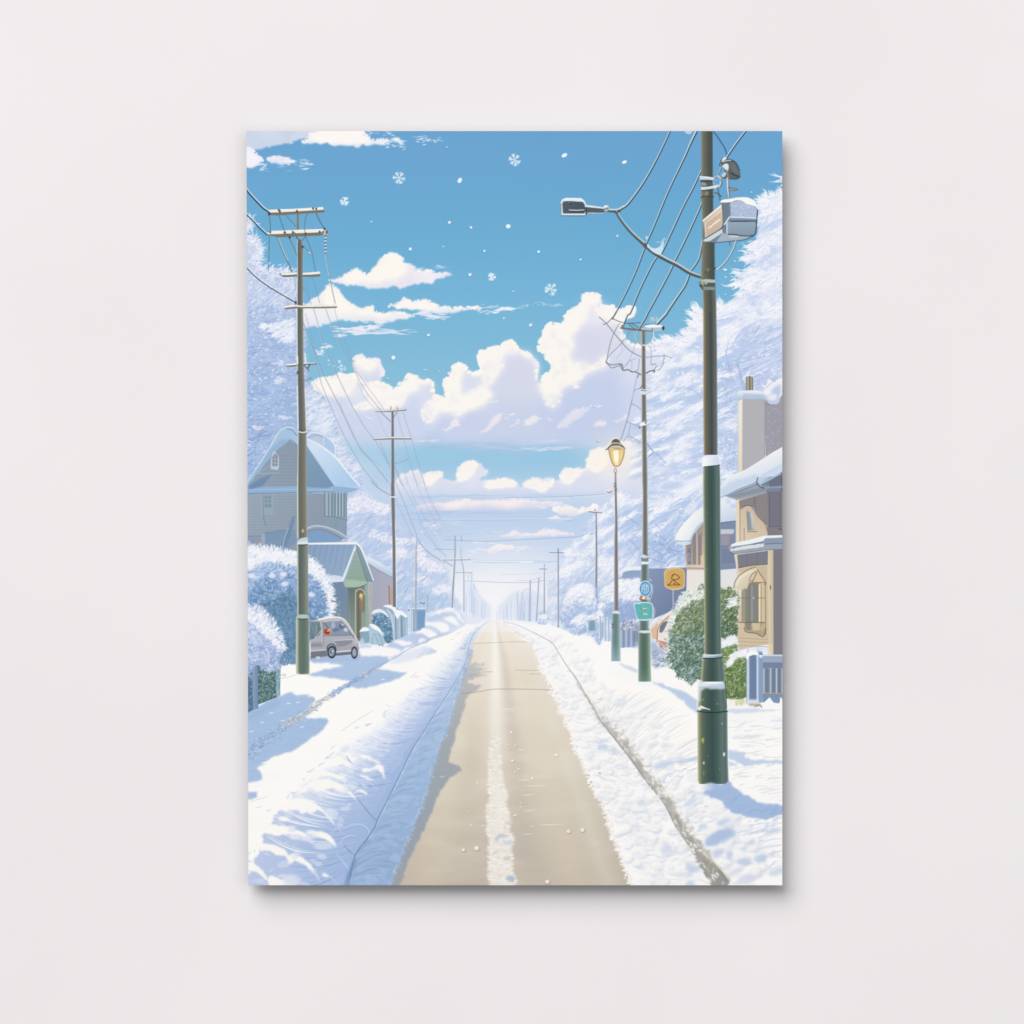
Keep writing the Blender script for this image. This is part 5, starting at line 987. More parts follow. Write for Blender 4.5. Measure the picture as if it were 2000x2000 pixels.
    # bay of tall panes
    poly(fH(880, 110, 1110, 125, 1108, 400, 890, 365), (146, 166, 180), .95); lines(fH, [(880, 110, 882, 365), (1112, 125, 1106, 585)], 1.4, (96, 122, 146))
    for x in (912, 945, 978, 1012, 1045, 1075): poly(fH(x, 125, x+22, 126, x+20, 362+(x-900)*.12, x, 358+(x-900)*.12), (112, 136, 156), .85)
    for x in (905, 938, 1005, 1040, 1070): stroke(fH(x, 120, x, 365), 1.4, (206, 220, 228), .8, sm=False)
    stroke(fH(885, 365, 1000, 375, 1106, 405), 1.6, (96, 122, 146), .8); poly(fH(885, 372, 1106, 410, 1104, 590, 1000, 560, 885, 520), (136, 156, 178), .8); lines(fH, [(1000, 380, 1000, 540)], 1, (110, 134, 158))
    # arch and lower left
    poly(fH(700, 560, 760, 520, 850, 520, 960, 560, 1090, 640, 690, 650), (120, 160, 202), .95, sm=False); stroke(fH(700, 505, 780, 480, 880, 492, 1000, 540, 1110, 600), [6, 7, 5], (150, 166, 186), .95); stroke(fH(700, 490, 780, 466, 890, 478, 1010, 522, 1112, 585), 2, (214, 224, 236), .9); stroke(fH(700, 525, 790, 500, 890, 512, 1000, 562, 1100, 630), 1.3, (92, 120, 152), .8)
    poly(fH(70, 580, 215, 580, 215, 760, 70, 760), (140, 150, 174), .9); poly(fH(255, 540, 420, 520, 560, 500, 590, 640, 430, 740, 255, 740), (116, 146, 180), .85); poly(fH(215, 560, 255, 550, 255, 740, 215, 740), (156, 172, 192), .9); lines(fH, [(70, 575, 220, 575), (255, 540, 500, 505)], 1.2, (100, 124, 154)); poly(fH(540, 370, 570, 365, 560, 440, 480, 680, 400, 740, 430, 660, 500, 500), (104, 136, 172), .8); stroke(fH(500, 490, 460, 600, 430, 740), 1.6, (186, 202, 220), .8); stroke(fH(440, 520, 400, 700), 1, (150, 150, 160), .7)
    # ---- far shed with a snowy roof
    S2 = ID('house')
    poly(fH(1335, 860, 1400, 890, 1600, 1005, 1600, 1330, 1380, 1500, 1380, 1080), lgrad(720, 1140, (162, 166, 190), 768, 1140, (178, 176, 192)), 1, S2)
    poly(fH(1300, 800, 1345, 795, 1440, 840, 1600, 940, 1600, 1010, 1560, 1000, 1440, 930, 1340, 860), lgrad(735, 1090, (250, 251, 252), 728, 1108, (186, 206, 232)), 1, S2)
    stroke(fH(1340, 865, 1440, 930, 1600, 1018), 1.6, (118, 134, 164), .8)
    for i in range(9): stroke(fH(1400+i*22, 930+i*12, 1398+i*22, 1400), .7, (146, 150, 176), .35, sm=False)
    poly(fH(1548, 1090, 1562, 1090, 1570, 1300, 1555, 1300), (150, 116, 104), .9); poly(fH(1562, 1120, 1600, 1130, 1602, 1320, 1566, 1310), (190, 164, 146), .9)
    # ---- shed with a green gable
    S1 = ID('house')
    poly(fH(690, 650, 1200, 655, 1060, 1040, 920, 1010, 690, 800), lgrad(600, 1060, (126, 156, 190), 680, 1130, (146, 172, 204)), 1, S1)
    for i in range(16): stroke(fH(730+i*30, 672, 705+i*28, 760+i*14), 1, (160, 184, 212) if i % 2 else (108, 140, 176), .55, sm=False)
    poly(fH(900, 1020, 960, 985, 1060, 1000, 1060, 1040, 930, 1080), (218, 230, 246), .95, sm=True, rough=(3, 6, 311))
    poly(fH(925, 1090, 960, 1060, 1100, 1050, 1140, 1110, 1135, 1640, 940, 1640), lgrad(650, 1150, (110, 136, 166), 680, 1220, (120, 140, 160)), 1, S1)
    for i in range(12): stroke(fH(950, 1110+i*30, 1130, 1118+i*30), .8, (98, 122, 152), .5, sm=False)
    poly(fH(1125, 1110, 1330, 1060, 1350, 1560, 1240, 1660, 1130, 1680), lgrad(680, 1150, (96, 112, 112), 722, 1180, (136, 156, 146)), 1, S1)
    poly(fH(1300, 1060, 1330, 1060, 1350, 1540, 1310, 1570), (146, 172, 166), .95); poly(fH(1335, 1060, 1392, 1070, 1380, 1480, 1350, 1530), (176, 178, 176), .95, S1)
    for i in range(14): stroke(fH(1338, 1090+i*30, 1386, 1096+i*29), .8, (148, 152, 156), .6, sm=False)
    poly(fH(1205, 720, 1330, 1050, 1200, 1060, 1095, 1040), lgrad(690, 1080, (150, 172, 170), 700, 1140, (140, 168, 152)), 1, S1)
    for i in range(6): stroke(fH(1180-i*17, 800+i*42, 1228+i*17, 800+i*42), .8, (120, 146, 146), .6, sm=False)
    poly(fH(1070, 1045, 1100, 1030, 1330, 1050, 1330, 1075, 1230, 1110, 1100, 1120), (166, 192, 174), .98, S1); stroke(fH(1090, 1115, 1230, 1112, 1330, 1072), 1.3, (92, 110, 104), .8)
    poly(fH(1208, 650, 1255, 690, 1300, 800, 1390, 1030, 1385, 1060, 1330, 1055, 1270, 880, 1212, 715), lgrad(700, 1080, (130, 156, 164), 728, 1130, (116, 150, 158)), 1, S1)
    stroke(fH(1195, 645, 1215, 650, 1260, 700, 1310, 820, 1392, 1040), [5, 3.4, 2.2], (238, 244, 250), .98); stroke(fH(1212, 715, 1270, 880, 1328, 1055), 1.3, (90, 104, 98), .9)
    stroke(fH(1200, 700, 1150, 830, 1065, 1040), [3, 4, 4.4], (226, 236, 240), .98); stroke(fH(1195, 735, 1150, 860, 1085, 1055), 1.1, (120, 146, 150), .9)
    stroke(fH(690, 655, 900, 652, 1190, 648), [3.4, 4, 5], (248, 250, 252), .98, S1)
    poly(fH(1205, 1690, 1205, 1190, 1215, 1150, 1250, 1128, 1285, 1145, 1302, 1190, 1302, 1640, 1250, 1670), (104, 104, 94), .95, S1); stroke(fH(1208, 1690, 1206, 1200, 1218, 1150, 1250, 1130, 1285, 1148, 1300, 1190), 2, (198, 200, 172), .9)
    poly(fH(1250, 1180, 1290, 1180, 1292, 1330, 1270, 1400, 1250, 1330), (150, 132, 98), .8, blur=1); ell(*fH(1262, 1200)[0], 3.2, 4.6, (250, 214, 140), .95, soft=2); ell(*fH(1268, 1230)[0], 2, 4, (216, 164, 84), .8, soft=1.5)
    poly(fH(1265, 1380, 1300, 1360, 1305, 1560, 1262, 1580), (160, 186, 168), .7, blur=1); lines(fH, [(1165, 1120, 1165, 1660), (1185, 1120, 1185, 1670), (1235, 1170, 1235, 1680)], 1.1, (84, 96, 92), .7)
    scatter(full(polymask(fH(960, 1200, 1050, 1230, 1050, 1420, 960, 1420))), 30, 0, (2, 4), (1, 2), [(1, (206, 220, 236)), (1, (140, 164, 184))], (.4, .8), 0, 312)

def blob_bush(out, base, dark, light, n, seed, id, rough=5, ln=(4, 10), wd=(1, 2.6)):
    m = warp(warp(full(polymask(smooth(out, True))), rough, 9, seed), rough*.6, 4, seed+1)
    put(m, base, 1, id)
    k = np.clip((N(14, seed+2, 3)-.48)*5, 0, 1)*m
    put(box(k, 1), dark, .75)
    scatter(m, n, lambda x, y: 6.28*N(20, seed+3, 2)[int(y-PY0), int(x-PX0)], ln, wd, [(3, dark), (3, light), (1, (236, 240, 250))], (.35, .8), .2, seed+4, jit=.7)
    return m

def paint_left_plants():
    W3 = [(4, (250, 250, 252)), (2, (232, 236, 248)), (1, (200, 214, 240))]
    B1 = ID('bush')
    out = fH(60, 720, 180, 725, 330, 720, 450, 750, 560, 790, 700, 830, 800, 900, 870, 1000, 930, 1110, 955, 1240, 950, 1400, 900, 1470, 700, 1700, 560, 1900, 400, 1910, 60, 1900)
    m = blob_bush(out, lgrad(560, 1080, (168, 192, 230), 600, 1270, (112, 150, 186)), (96, 132, 176), (160, 190, 228), 1900, 321, B1)
    dk = box(full(polymask(smooth(fH(200, 1300, 450, 1180, 640, 1250, 700, 1450, 650, 1700, 520, 1880, 400, 1850, 420, 1650, 300, 1420), True))), 6)*m
    put(dk, (98, 136, 166), .6); scatter(dk, 500, .3, (4, 10), (1, 2.6), [(3, (84, 118, 146)), (2, (112, 146, 176)), (1, (150, 180, 210))], (.4, .8), .3, 322, jit=1.2)
    topband = full(polymask(smooth(fH(60, 700, 330, 690, 600, 770, 760, 830, 870, 960, 960, 1200, 955, 1400, 925, 1400, 920, 1240, 850, 1080, 760, 980, 620, 900, 420, 840, 250, 850, 60, 920), True)))
    put(box(warp(topband, 6, 9, 323), 2)*m, (248, 249, 252), .9)
    scatter(box(topband, 3), 900, lambda x, y: -1.2 if x < 580 else -.5, (4, 12), (1, 2.6), W3, (.5, .95), .15, 324, id=B1, jit=.5)
    fringe(smooth(fH(70, 715, 200, 715, 330, 705, 450, 745, 590, 780, 720, 830, 820, 900, 880, 1000, 935, 1110, 958, 1240, 950, 1400)), 260, lambda x, y: math.atan2(y-1180, x-565), (4, 11), (1.2, 2.8), W3, 325, B1, jit=.4, spread=2)
    scatter(full(polymask(fH(75, 880, 400, 860, 600, 940, 500, 1020, 250, 1000, 75, 1100)))*m, 260, -.6, (4, 12), (.8, 2), [(2, (222, 230, 248)), (2, (150, 180, 224))], (.4, .8), .2, 326)
    for u, v in [(450, 975), (460, 1075), (740, 1190), (110, 990), (330, 990)]: ell(*fH(u, v)[0], 7, 4.5, (236, 240, 250), .8, soft=3)
    # lower bush over a trimmed hedge
    B2 = ID('hedge')
    poly(fH(60, 1850, 420, 1800)+fK(418, 30, 415, 370, 330, 405, 190, 460, 60, 560), lgrad(485, 1300, (96, 126, 156), 548, 1330, (84, 116, 122)), 1, B2)
    poly(fK(180, 60, 415, 20, 412, 370, 330, 405, 185, 455), (82, 112, 116), .95)
    hm = full(polymask(fK(185, 60, 370, 30, 370, 380, 190, 450)))
    scatter(hm, 520, -1, (2, 6), (.8, 1.8), [(3, (112, 142, 136)), (3, (62, 90, 94)), (2, (206, 220, 226)), (1, (150, 178, 180))], (.4, .9), .1, 327, jit=1.2)
    poly(fK(370, 20, 418, 10, 415, 370, 372, 385), (146, 176, 194), .9, B2); scatter(full(polymask(fK(370, 20, 415, 20, 415, 370, 372, 385))), 60, -1.2, (3, 8), (1, 2), [(1, (196, 214, 226)), (1, (112, 146, 164))], (.4, .8), .1, 328)
    poly(fK(120, 60, 180, 60, 185, 500, 130, 520), lgrad(492, 1300, (148, 168, 194), 504, 1300, (116, 142, 176)), .98, B2); poly(fK(70, 0, 120, 60, 130, 520, 70, 550), (88, 120, 150), .9); scatter(full(polymask(fK(75, 100, 120, 100, 130, 500, 75, 540))), 60, -1, (2, 5), (.8, 1.8), [(2, (120, 150, 176)), (1, (200, 214, 224)), (1, (66, 96, 120))], (.4, .9), .1, 329)
    m = blob_bush(fH(60, 1330, 130, 1320, 200, 1350, 270, 1410, 340, 1500, 390, 1600, 430, 1690, 450, 1770, 415, 1860, 400, 1960, 250, 1980)+fK(170, 50, 60, 120), lgrad(490, 1190, (232, 236, 248), 540, 1290, (160, 182, 220)), (140, 164, 210), (206, 216, 242), 700, 330, B2, rough=4)
    scatter(full(polymask(fH(75, 1330, 250, 1390, 390, 1600, 440, 1780, 300, 1650, 160, 1500, 75, 1450))), 420, -.8, (4, 12), (1, 2.8), W3, (.5, .95), .15, 331, id=B2, jit=.5)
    fringe(smooth(fH(75, 1320, 200, 1345, 280, 1410, 345, 1500, 395, 1600, 435, 1690, 452, 1780)), 110, lambda x, y: math.atan2(y-1300, x-480)+.1, (4, 11), (1.2, 2.8), W3, 332, B2, jit=.3, spread=2)
    # hedge balls, fence and gate further on
    B3 = ID('bush')
    m = blob_bush(fH(1375, 1400, 1420, 1355, 1480, 1350, 1550, 1400, 1595, 1500, 1600, 1640, 1560, 1680, 1400, 1690), lgrad(730, 1200, (124, 160, 192), 765, 1250, (92, 134, 164)), (78, 116, 146), (150, 184, 212), 240, 333, B3, rough=2, ln=(2, 6))
    poly(fH(1370, 1390, 1400, 1350, 1470, 1340, 1540, 1390, 1580, 1460, 1530, 1410, 1470, 1375, 1400, 1385), (238, 244, 250), .95, sm=True)
    FN = ID('fence')
    poly(fH(1500, 1310, 1570, 1300, 1640, 1330, 1690, 1360, 1745, 1420, 1750, 1610, 1600, 1670, 1590, 1500), (150, 176, 200), 1, FN)
    for i, x in enumerate((1600, 1625, 1655, 1690, 1725)): stroke(fH(x, 1400+i*12, x+4, 1660-i*12), [3, 3], (112, 142, 172) if i % 2 else (176, 198, 216), .85, sm=False); stroke(fH(x+11, 1400+i*12, x+15, 1655-i*12), 1, (222, 232, 240), .8, sm=False)
    poly(fH(1495, 1310, 1540, 1295, 1600, 1305, 1640, 1345, 1690, 1360, 1745, 1410, 1730, 1430, 1680, 1400, 1640, 1440, 1600, 1360, 1560, 1330), (244, 248, 252), .98, FN, sm=True)
    stroke(fH(1545, 1340, 1590, 1420, 1610, 1560, 1612, 1660), [2, 4, 4], (184, 204, 220), .9); stroke(fH(1530, 1340, 1575, 1420, 1598, 1560), 1.4, (232, 240, 246), .9)
    poly(fH(1250, 1580, 1270, 1545, 1310, 1535, 1350, 1550, 1350, 1690, 1260, 1700), (140, 170, 192), .98, B3); poly(fH(1245, 1580, 1270, 1540, 1310, 1528, 1360, 1555, 1330, 1570, 1270, 1575), (246, 249, 252), .98, sm=True)
    poly(fH(1345, 1500, 1400, 1510, 1460, 1560, 1500, 1640, 1505, 1700, 1370, 1710, 1350, 1620), (176, 204, 220), .95, B3, sm=True); poly(fH(1350, 1500, 1400, 1500, 1460, 1545, 1500, 1620, 1440, 1570, 1390, 1545), (248, 250, 252), .95, sm=True)
    for p in [fH(1390, 1600, 1420, 1620), fH(1440, 1600, 1470, 1640, 1480, 1690), fH(1380, 1640, 1380, 1700), fH(1420, 1640, 1440, 1690)]: stroke(p, 1.6, (128, 160, 184), .8)
    poly(fH(1255, 1650, 1280, 1640, 1300, 1690, 1290, 1720, 1255, 1720), (196, 214, 230), .9, blur=1)
    GT = ID('gate')
    poly(fH(1790, 1340, 1932, 1340)+fI(60, 1330, 60, 1390, 40, 1500)+fH(1890, 1560, 1790, 1580), (140, 172, 204), .95, GT)
    poly(fH(1850, 1360, 1932, 1360, 1932, 1530, 1850, 1550), (120, 158, 196), .9); lines(fH, [(1757, 1340, 1932, 1332), (1760, 1300, 1762, 1620), (1780, 1350, 1782, 1600), (1800, 1360, 1800, 1590)], 2, (216, 228, 240), .95, GT); stroke(fI(0, 1333, 60, 1330), 2, (226, 234, 244), .95, GT); stroke(fI(75, 1190, 72, 1375), [2.4, 2.4], (196, 206, 222), .95, GT, sm=False); stroke(fI(82, 1190, 80, 1370), 1, (120, 142, 176), .8, sm=False)
    poly(fH(1790, 1275, 1860, 1275, 1860, 1300, 1790, 1300), (140, 176, 222), .7, blur=1); stroke(fH(1885, 1275, 1932, 1282), 1.6, (72, 96, 134), .8); stroke(fI(0, 1275, 45, 1280), 1.6, (72, 96, 134), .8); ell(*fH(1780, 1233)[0], 1.6, 1.2, (246, 248, 252), .9); ell(*fH(1763, 1350)[0], 1.6, 1.6, (70, 86, 104), .8)

def paint_van():
    C = ID('car')
    poly(fH(735, 1840, 900, 1840, 1000, 1860, 1180, 1860, 1260, 1800, 1240, 1880, 735, 1885), (170, 188, 222), .9, blur=1)
    poly(fH(730, 1460, 830, 1450, 900, 1432, 1000, 1425, 1060, 1435, 1110, 1475, 1150, 1540, 1190, 1610, 1230, 1680, 1246, 1740, 1238, 1765, 1225, 1800, 1150, 1815, 1000, 1830, 735, 1855), lgrad(610, 1220, (190, 191, 198), 615, 1285, (160, 162, 173)), 1, C)
    poly(fH(730, 1470, 828, 1470, 846, 1560, 830, 1610, 770, 1655, 730, 1655), (104, 126, 138), .95); lines(fH, [(740, 1480, 770, 1600), (770, 1475, 800, 1580), (805, 1475, 780, 1640)], 1.4, (160, 180, 188), .7)
    stroke(fH(838, 1465, 856, 1570, 858, 1720), 2.4, (196, 200, 206), .9); stroke(fH(848, 1465, 864, 1570, 866, 1720), 1, (90, 98, 110), .8); stroke(fH(846, 1560, 768, 1660), 2, (190, 196, 204), .8)
    poly(fH(862, 1480, 930, 1470, 1045, 1468, 1085, 1505, 1130, 1565, 1172, 1612, 1000, 1618, 866, 1615), (136, 150, 172), .98, C)
    poly(fH(862, 1480, 900, 1480, 955, 1560, 950, 1600, 868, 1610), (146, 158, 178), .7); stroke(fH(865, 1482, 905, 1520, 945, 1580, 940, 1605), 2, (98, 92, 96), .8)
    for u, v, a, b, c in [(970, 1510, 4, 7, (176, 190, 210)), (1000, 1560, 7, 4, (100, 118, 148)), (1060, 1520, 6, 5, (90, 106, 136)), (1075, 1500, 4, 3, (206, 214, 226)), (1105, 1555, 4.5, 4, (222, 226, 232)), (1040, 1580, 8, 3, (140, 156, 180))]: ell(*fH(u, v)[0], a, b, c, .8, soft=2)
    ell(*fH(908, 1575)[0], 7, 6.4, (196, 92, 60), .98, soft=1.4); ell(*fH(918, 1562)[0], 4, 3, (232, 160, 120), .9, soft=1.2); ell(*fH(888, 1580)[0], 2.2, 2.2, (150, 60, 44), .9, soft=1); ell(*fH(912, 1590)[0], 3.4, 2, (120, 56, 46), .8, soft=1); ell(*fH(900, 1560)[0], 2, 2, (120, 70, 60), .8, soft=1); stroke(fH(930, 1545, 948, 1575, 940, 1605), 1.6, (220, 200, 176), .9)
    stroke(fH(818, 1448, 900, 1432, 1000, 1424, 1062, 1436, 1110, 1475, 1160, 1555, 1200, 1625, 1236, 1690, 1246, 1740), [3.4, 3, 2, 1.6, 1.4], (244, 245, 246), .98); stroke(fH(1050, 1466, 1095, 1510, 1140, 1575, 1190, 1640), 1.3, (70, 78, 94), .8)
    lines(fH, [(866, 1622, 1000, 1620, 1190, 1612), (740, 1700, 850, 1690), (740, 1735, 860, 1730)], 1.3, (120, 122, 136), .8); stroke(fH(740, 1718, 850, 1712), 2.4, (112, 116, 130), .8)
    poly(fH(985, 1670, 1100, 1665, 1180, 1660, 1160, 1700, 1080, 1730, 1010, 1735, 1000, 1700), (136, 138, 152), .8); stroke(fH(985, 1668, 1180, 1658), 1.6, (216, 216, 220), .8); poly(fH(1170, 1650, 1225, 1645, 1240, 1700, 1190, 1720), (196, 196, 204), .7, blur=1)
    stroke(fH(735, 1775, 870, 1765, 905, 1760), 1.6, (222, 224, 228), .8); stroke(fH(1000, 1790, 1080, 1780, 1155, 1775), 2, (232, 232, 236), .9); poly(fH(735, 1790, 900, 1775, 910, 1830, 735, 1860), (112, 118, 132), .9); poly(fH(1000, 1800, 1155, 1788, 1160, 1815, 1000, 1830), (106, 110, 126), .9)
    for u, a, b in [(955, 8.6, 12.4), (1192, 6.6, 12)]:
        x, y = fH(u, 1790 if u < 1000 else 1796)[0]
        ell(x, y, a, b, (54, 62, 76), 1, C); ell(x, y, a*.66, b*.68, (150, 166, 184) if u < 1000 else (166, 166, 178), 1, soft=1.2)
        if u < 1000: ell(x, y, a*.4, b*.42, (70, 86, 108), .8, soft=1.2); ell(x+1.5, y-1.5, 1.6, 2.6, (226, 236, 246), .9, soft=1); stroke([(x-3, y+6), (x+1, y+2)], 1.4, (214, 226, 240), .8, sm=False)
    stroke(fH(905, 1770, 915, 1725, 955, 1705, 990, 1730, 1000, 1770), 2, (60, 68, 86), .9)
    poly(fH(785, 1838, 830, 1836, 830, 1858, 800, 1860), (216, 226, 240), .9)

# ---------------------------------------------------------------- right houses
def paint_right_houses():
    B = ID('building')
    # blue-grey wall behind the signs
    poly(fJ(200, 1000, 205, 940, 260, 900, 420, 885, 680, 890, 900, 880, 900, 1100, 860, 1160, 780, 1290, 700, 1340, 560, 1400, 500, 1420, 420, 1380, 400, 1100), lgrad(1250, 1120, (140, 156, 188), 1330, 1180, (116, 130, 162)), 1, B)
    poly(fJ(205, 990, 215, 920, 260, 880, 330, 870, 430, 870, 430, 905, 330, 910, 260, 925, 230, 975), (238, 242, 250), .95, B, sm=True); poly(fJ(240, 930, 300, 915, 430, 910, 430, 970, 240, 970), (150, 170, 200), .8)
    stroke(fJ(510, 890, 640, 885, 700, 880), 1.6, (176, 192, 220), .8); stroke(fJ(690, 882, 760, 868, 865, 868), 2.6, (236, 240, 248), .9)
    # middle house
    H2 = ID('house')
    poly(fJ(880, 650, 950, 560, 1065, 420, 1080, 420, 1080, 920, 900, 920), lgrad(1340, 1060, (150, 140, 140), 1374, 1080, (206, 186, 160)), 1, H2)
    for x, c in [(905, (120, 122, 138)), (955, (128, 124, 132)), (1012, (112, 114, 132))]: poly(fJ(x, 680 if x < 950 else 560, x+34, 640 if x < 950 else 520, x+34, 850, x, 850), c, .85)
    stroke(fJ(890, 660, 900, 880), 2.4, (190, 140, 110), .7, sm=False); poly(fJ(1035, 760, 1070, 740, 1070, 860, 1035, 860), (228, 204, 170), .9); stroke(fJ(995, 520, 1000, 850), 2, (206, 190, 172), .8, sm=False); stroke(fJ(1030, 500, 1032, 850), 1.2, (186, 150, 120), .8, sm=False)
    scatter(full(polymask(fJ(905, 650, 940, 640, 940, 840, 905, 840))), 40, 1.5, (2, 6), (.8, 1.6), [(1, (190, 196, 210)), (1, (90, 96, 116))], (.4, .8), .1, 341)
    poly(fJ(895, 905, 1080, 905, 1080, 1200, 840, 1200, 890, 1140), (238, 234, 230), 1, H2); poly(fJ(1235, 905, 1400, 890, 1400, 1130, 1235, 1110), (232, 232, 234), 1, H2)
    poly(fJ(885, 860, 1075, 870, 1075, 905, 895, 905), (214, 192, 176), .95); stroke(fJ(890, 885, 1075, 890), 1.4, (150, 120, 108), .8); stroke(fJ(900, 860, 1070, 868), 1.4, (246, 244, 242), .8)
    poly(fJ(1235, 420, 1400, 395, 1400, 890, 1235, 905), (122, 138, 168), 1, H2); poly(fJ(1245, 560, 1330, 550, 1325, 660, 1245, 660), (150, 152, 176), .9); stroke(fJ(1245, 552, 1340, 548), 1.8, (190, 140, 120), .85); stroke(fJ(1318, 560, 1322, 760), 2, (188, 140, 118), .8); poly(fJ(1240, 490, 1380, 490, 1370, 535, 1240, 540), (206, 214, 226), .9); poly(fJ(1250, 690, 1390, 680, 1390, 830, 1250, 840), (112, 124, 152), .7); stroke(fJ(1245, 660, 1395, 655), 1.2, (90, 100, 126), .7); stroke(fJ(1240, 425, 1390, 405), 2.4, (92, 112, 150), .8)
    poly(fJ(770, 605, 790, 540, 830, 470, 900, 390, 980, 310, 1080, 250, 1080, 410, 1000, 470, 950, 570, 935, 610), lgrad(1330, 1040, (252, 252, 252), 1368, 1062, (214, 226, 242)), 1, H2)
    stroke(fJ(935, 605, 950, 560, 1000, 470, 1070, 410), 3, (176, 196, 224), .8); stroke(fJ(775, 605, 850, 612, 940, 605), 2, (150, 168, 196), .8); poly(fJ(800, 620, 930, 615, 925, 640, 860, 655, 820, 640), (216, 226, 242), .95, sm=True)
    poly(fJ(1230, 195, 1280, 205, 1330, 240, 1400, 310, 1400, 400, 1235, 418), lgrad(1410, 980, (240, 244, 250), 1425, 1018, (202, 216, 240)), 1, H2)
    # near house: chimney
    H3 = ID('house')
    poly(fG(1690, 1050, 1700, 1000, 1850, 980, 1880, 850, 1890, 1560, 1700, 1580), (156, 156, 168), 1, H3)
    for i in range(30):
        x, y = RS.uniform(1497, 1527), RS.uniform(792, 890); ell(x, y, .9, .8, (214, 216, 224), .8)
    for i in range(22): stroke(fG(1700, 1080+i*22, 1880, 1076+i*22), .7, (142, 142, 156), .35, sm=False)
    poly(fG(1420, 1000, 1450, 985, 1695, 985, 1695, 1600, 1420, 1760), (178, 178, 184), 1, H3); poly(fG(1420, 1010, 1462, 985, 1460, 1720, 1420, 1750), lgrad(1444, 800, (244, 240, 226), 1444, 915, (232, 222, 196)), .98)
    scatter(full(polymask(fG(1465, 990, 1690, 990, 1690, 1580, 1465, 1700))), 200, 0, (2, 6), (.6, 1.4), [(1, (190, 190, 196)), (1, (164, 164, 174))], (.2, .5), 0, 342); stroke(fG(1692, 1000, 1692, 1560), 1.4, (134, 134, 148), .8, sm=False)
    column([(fG(0, 760)[0][1], fG(1497, 0)[0][0], fG(1570, 0)[0][0]), (fG(0, 905)[0][1], fG(1495, 0)[0][0], fG(1572, 0)[0][0])], [(0, (130, 128, 120)), (.4, (176, 172, 158)), (.55, (70, 68, 60)), (.7, (186, 178, 156)), (1, (92, 90, 84))], H3); stroke(fG(1498, 758, 1535, 748, 1570, 758), 2, (236, 240, 246), .9)
    poly(fG(1640, 930, 1680, 870, 1640, 850, 1700, 830, 1730, 790, 1780, 810, 1860, 770, 1900, 770, 1890, 900, 1850, 960, 1760, 960, 1700, 950), (244, 247, 252), .98, H3, sm=True, rough=(4, 6, 343)); poly(fG(1760, 900, 1840, 840, 1860, 900, 1840, 960, 1780, 960), (176, 198, 228), .8, sm=True, blur=2); stroke(fG(1640, 930, 1740, 840, 1780, 800), 1, (150, 160, 190), .8); stroke(fG(1846, 870, 1846, 960), 1.2, (232, 238, 246), .8, sm=False)
    poly(fG(1404, 960, 1420, 915, 1470, 905, 1600, 900, 1680, 925, 1715, 960, 1700, 1000, 1650, 985, 1450, 985, 1415, 1000), lgrad(1460, 762, (250, 251, 252), 1460, 780, (176, 202, 228)), 1, H3, sm=True); poly(fG(1470, 930, 1680, 945, 1690, 985, 1460, 985), (170, 196, 220), .7, blur=1)
    x, y = fG(1778, 988)[0]; ell(x, y, 12.8, 11.6, (196, 210, 236), 1, H3); ell(x-2, y-3.5, 9, 6.4, (238, 242, 250), .9, soft=4); stroke(fG(1700, 1030, 1730, 1045, 1800, 1048), 1.6, (110, 116, 140), .7)
    # walls
    poly(fJ(1395, 180, 1560, 150, 1715, 100, 1730, 560, 1560, 600, 1395, 620), lgrad(1440, 1040, (224, 206, 176), 1500, 980, (194, 178, 158)), 1, H3)
    poly(fJ(1420, 200, 1700, 120, 1725, 460, 1690, 430, 1610, 340, 1560, 250, 1500, 250, 1440, 290), (130, 125, 129), .92); poly(fJ(1398, 190, 1430, 185, 1432, 615, 1395, 620), (234, 220, 194), .98); stroke(fJ(1436, 200, 1438, 610), 1.4, (140, 118, 100), .8, sm=False)
    lines(fJ, [(1590, 160, 1600, 330), (1580, 165, 1575, 260), (1480, 480, 1480, 600)], 1.2, (96, 90, 104), .7); stroke(fJ(1550, 250, 1605, 345, 1690, 430, 1720, 520), 1.4, (100, 84, 84), .8)
    poly(fJ(1490, 290, 1500, 265, 1550, 262, 1590, 320, 1605, 350, 1610, 520, 1520, 520), (208, 190, 166), .98); poly(fJ(1512, 310, 1535, 308, 1580, 480, 1578, 500, 1525, 500), (132, 150, 164), .95); lines(fJ, [(1508, 305, 1520, 515), (1520, 515, 1612, 512)], 1.4, (116, 96, 84), .8); poly(fJ(1545, 330, 1562, 330, 1580, 490, 1560, 490), (206, 220, 230), .8, blur=1); stroke(fJ(1470, 260, 1510, 245, 1560, 255), 1.6, (90, 84, 92), .8)
    poly(fJ(1700, 100, 1730, 70, 1890, 70, 1890, 570, 1720, 570), (124, 121, 128), 1, H3); poly(fJ(1735, 80, 1845, 80, 1845, 460, 1735, 460), (112, 110, 126), .8); lines(fJ, [(1848, 80, 1848, 460), (1735, 80, 1738, 470), (1730, 460, 1880, 460)], 1.3, (84, 82, 98), .8); stroke(fJ(1705, 100, 1725, 470), 2.4, (146, 132, 130), .7)
    stroke(fJ(1830, 485, 1870, 488), 1.6, (60, 56, 60), .8)
    # upper roof: soffit, fascia, snow
    poly(fJ(1250, 140, 1300, 130, 1640, 40, 1720, 90, 1700, 120, 1560, 155, 1410, 190), (152, 162, 172), 1, H3); poly(fJ(1300, 150, 1680, 60, 1700, 100, 1420, 165), (128, 142, 160), .8)
    poly(fJ(1240, 130, 1620, -10, 1640, -40, 1890, -60, 1890, 70, 1690, 68, 1640, 30, 1300, 140), (138, 152, 172), 1, H3); stroke(fJ(1250, 142, 1300, 145, 1630, 35, 1690, 70, 1890, 72), 1.5, (90, 98, 112), .85)
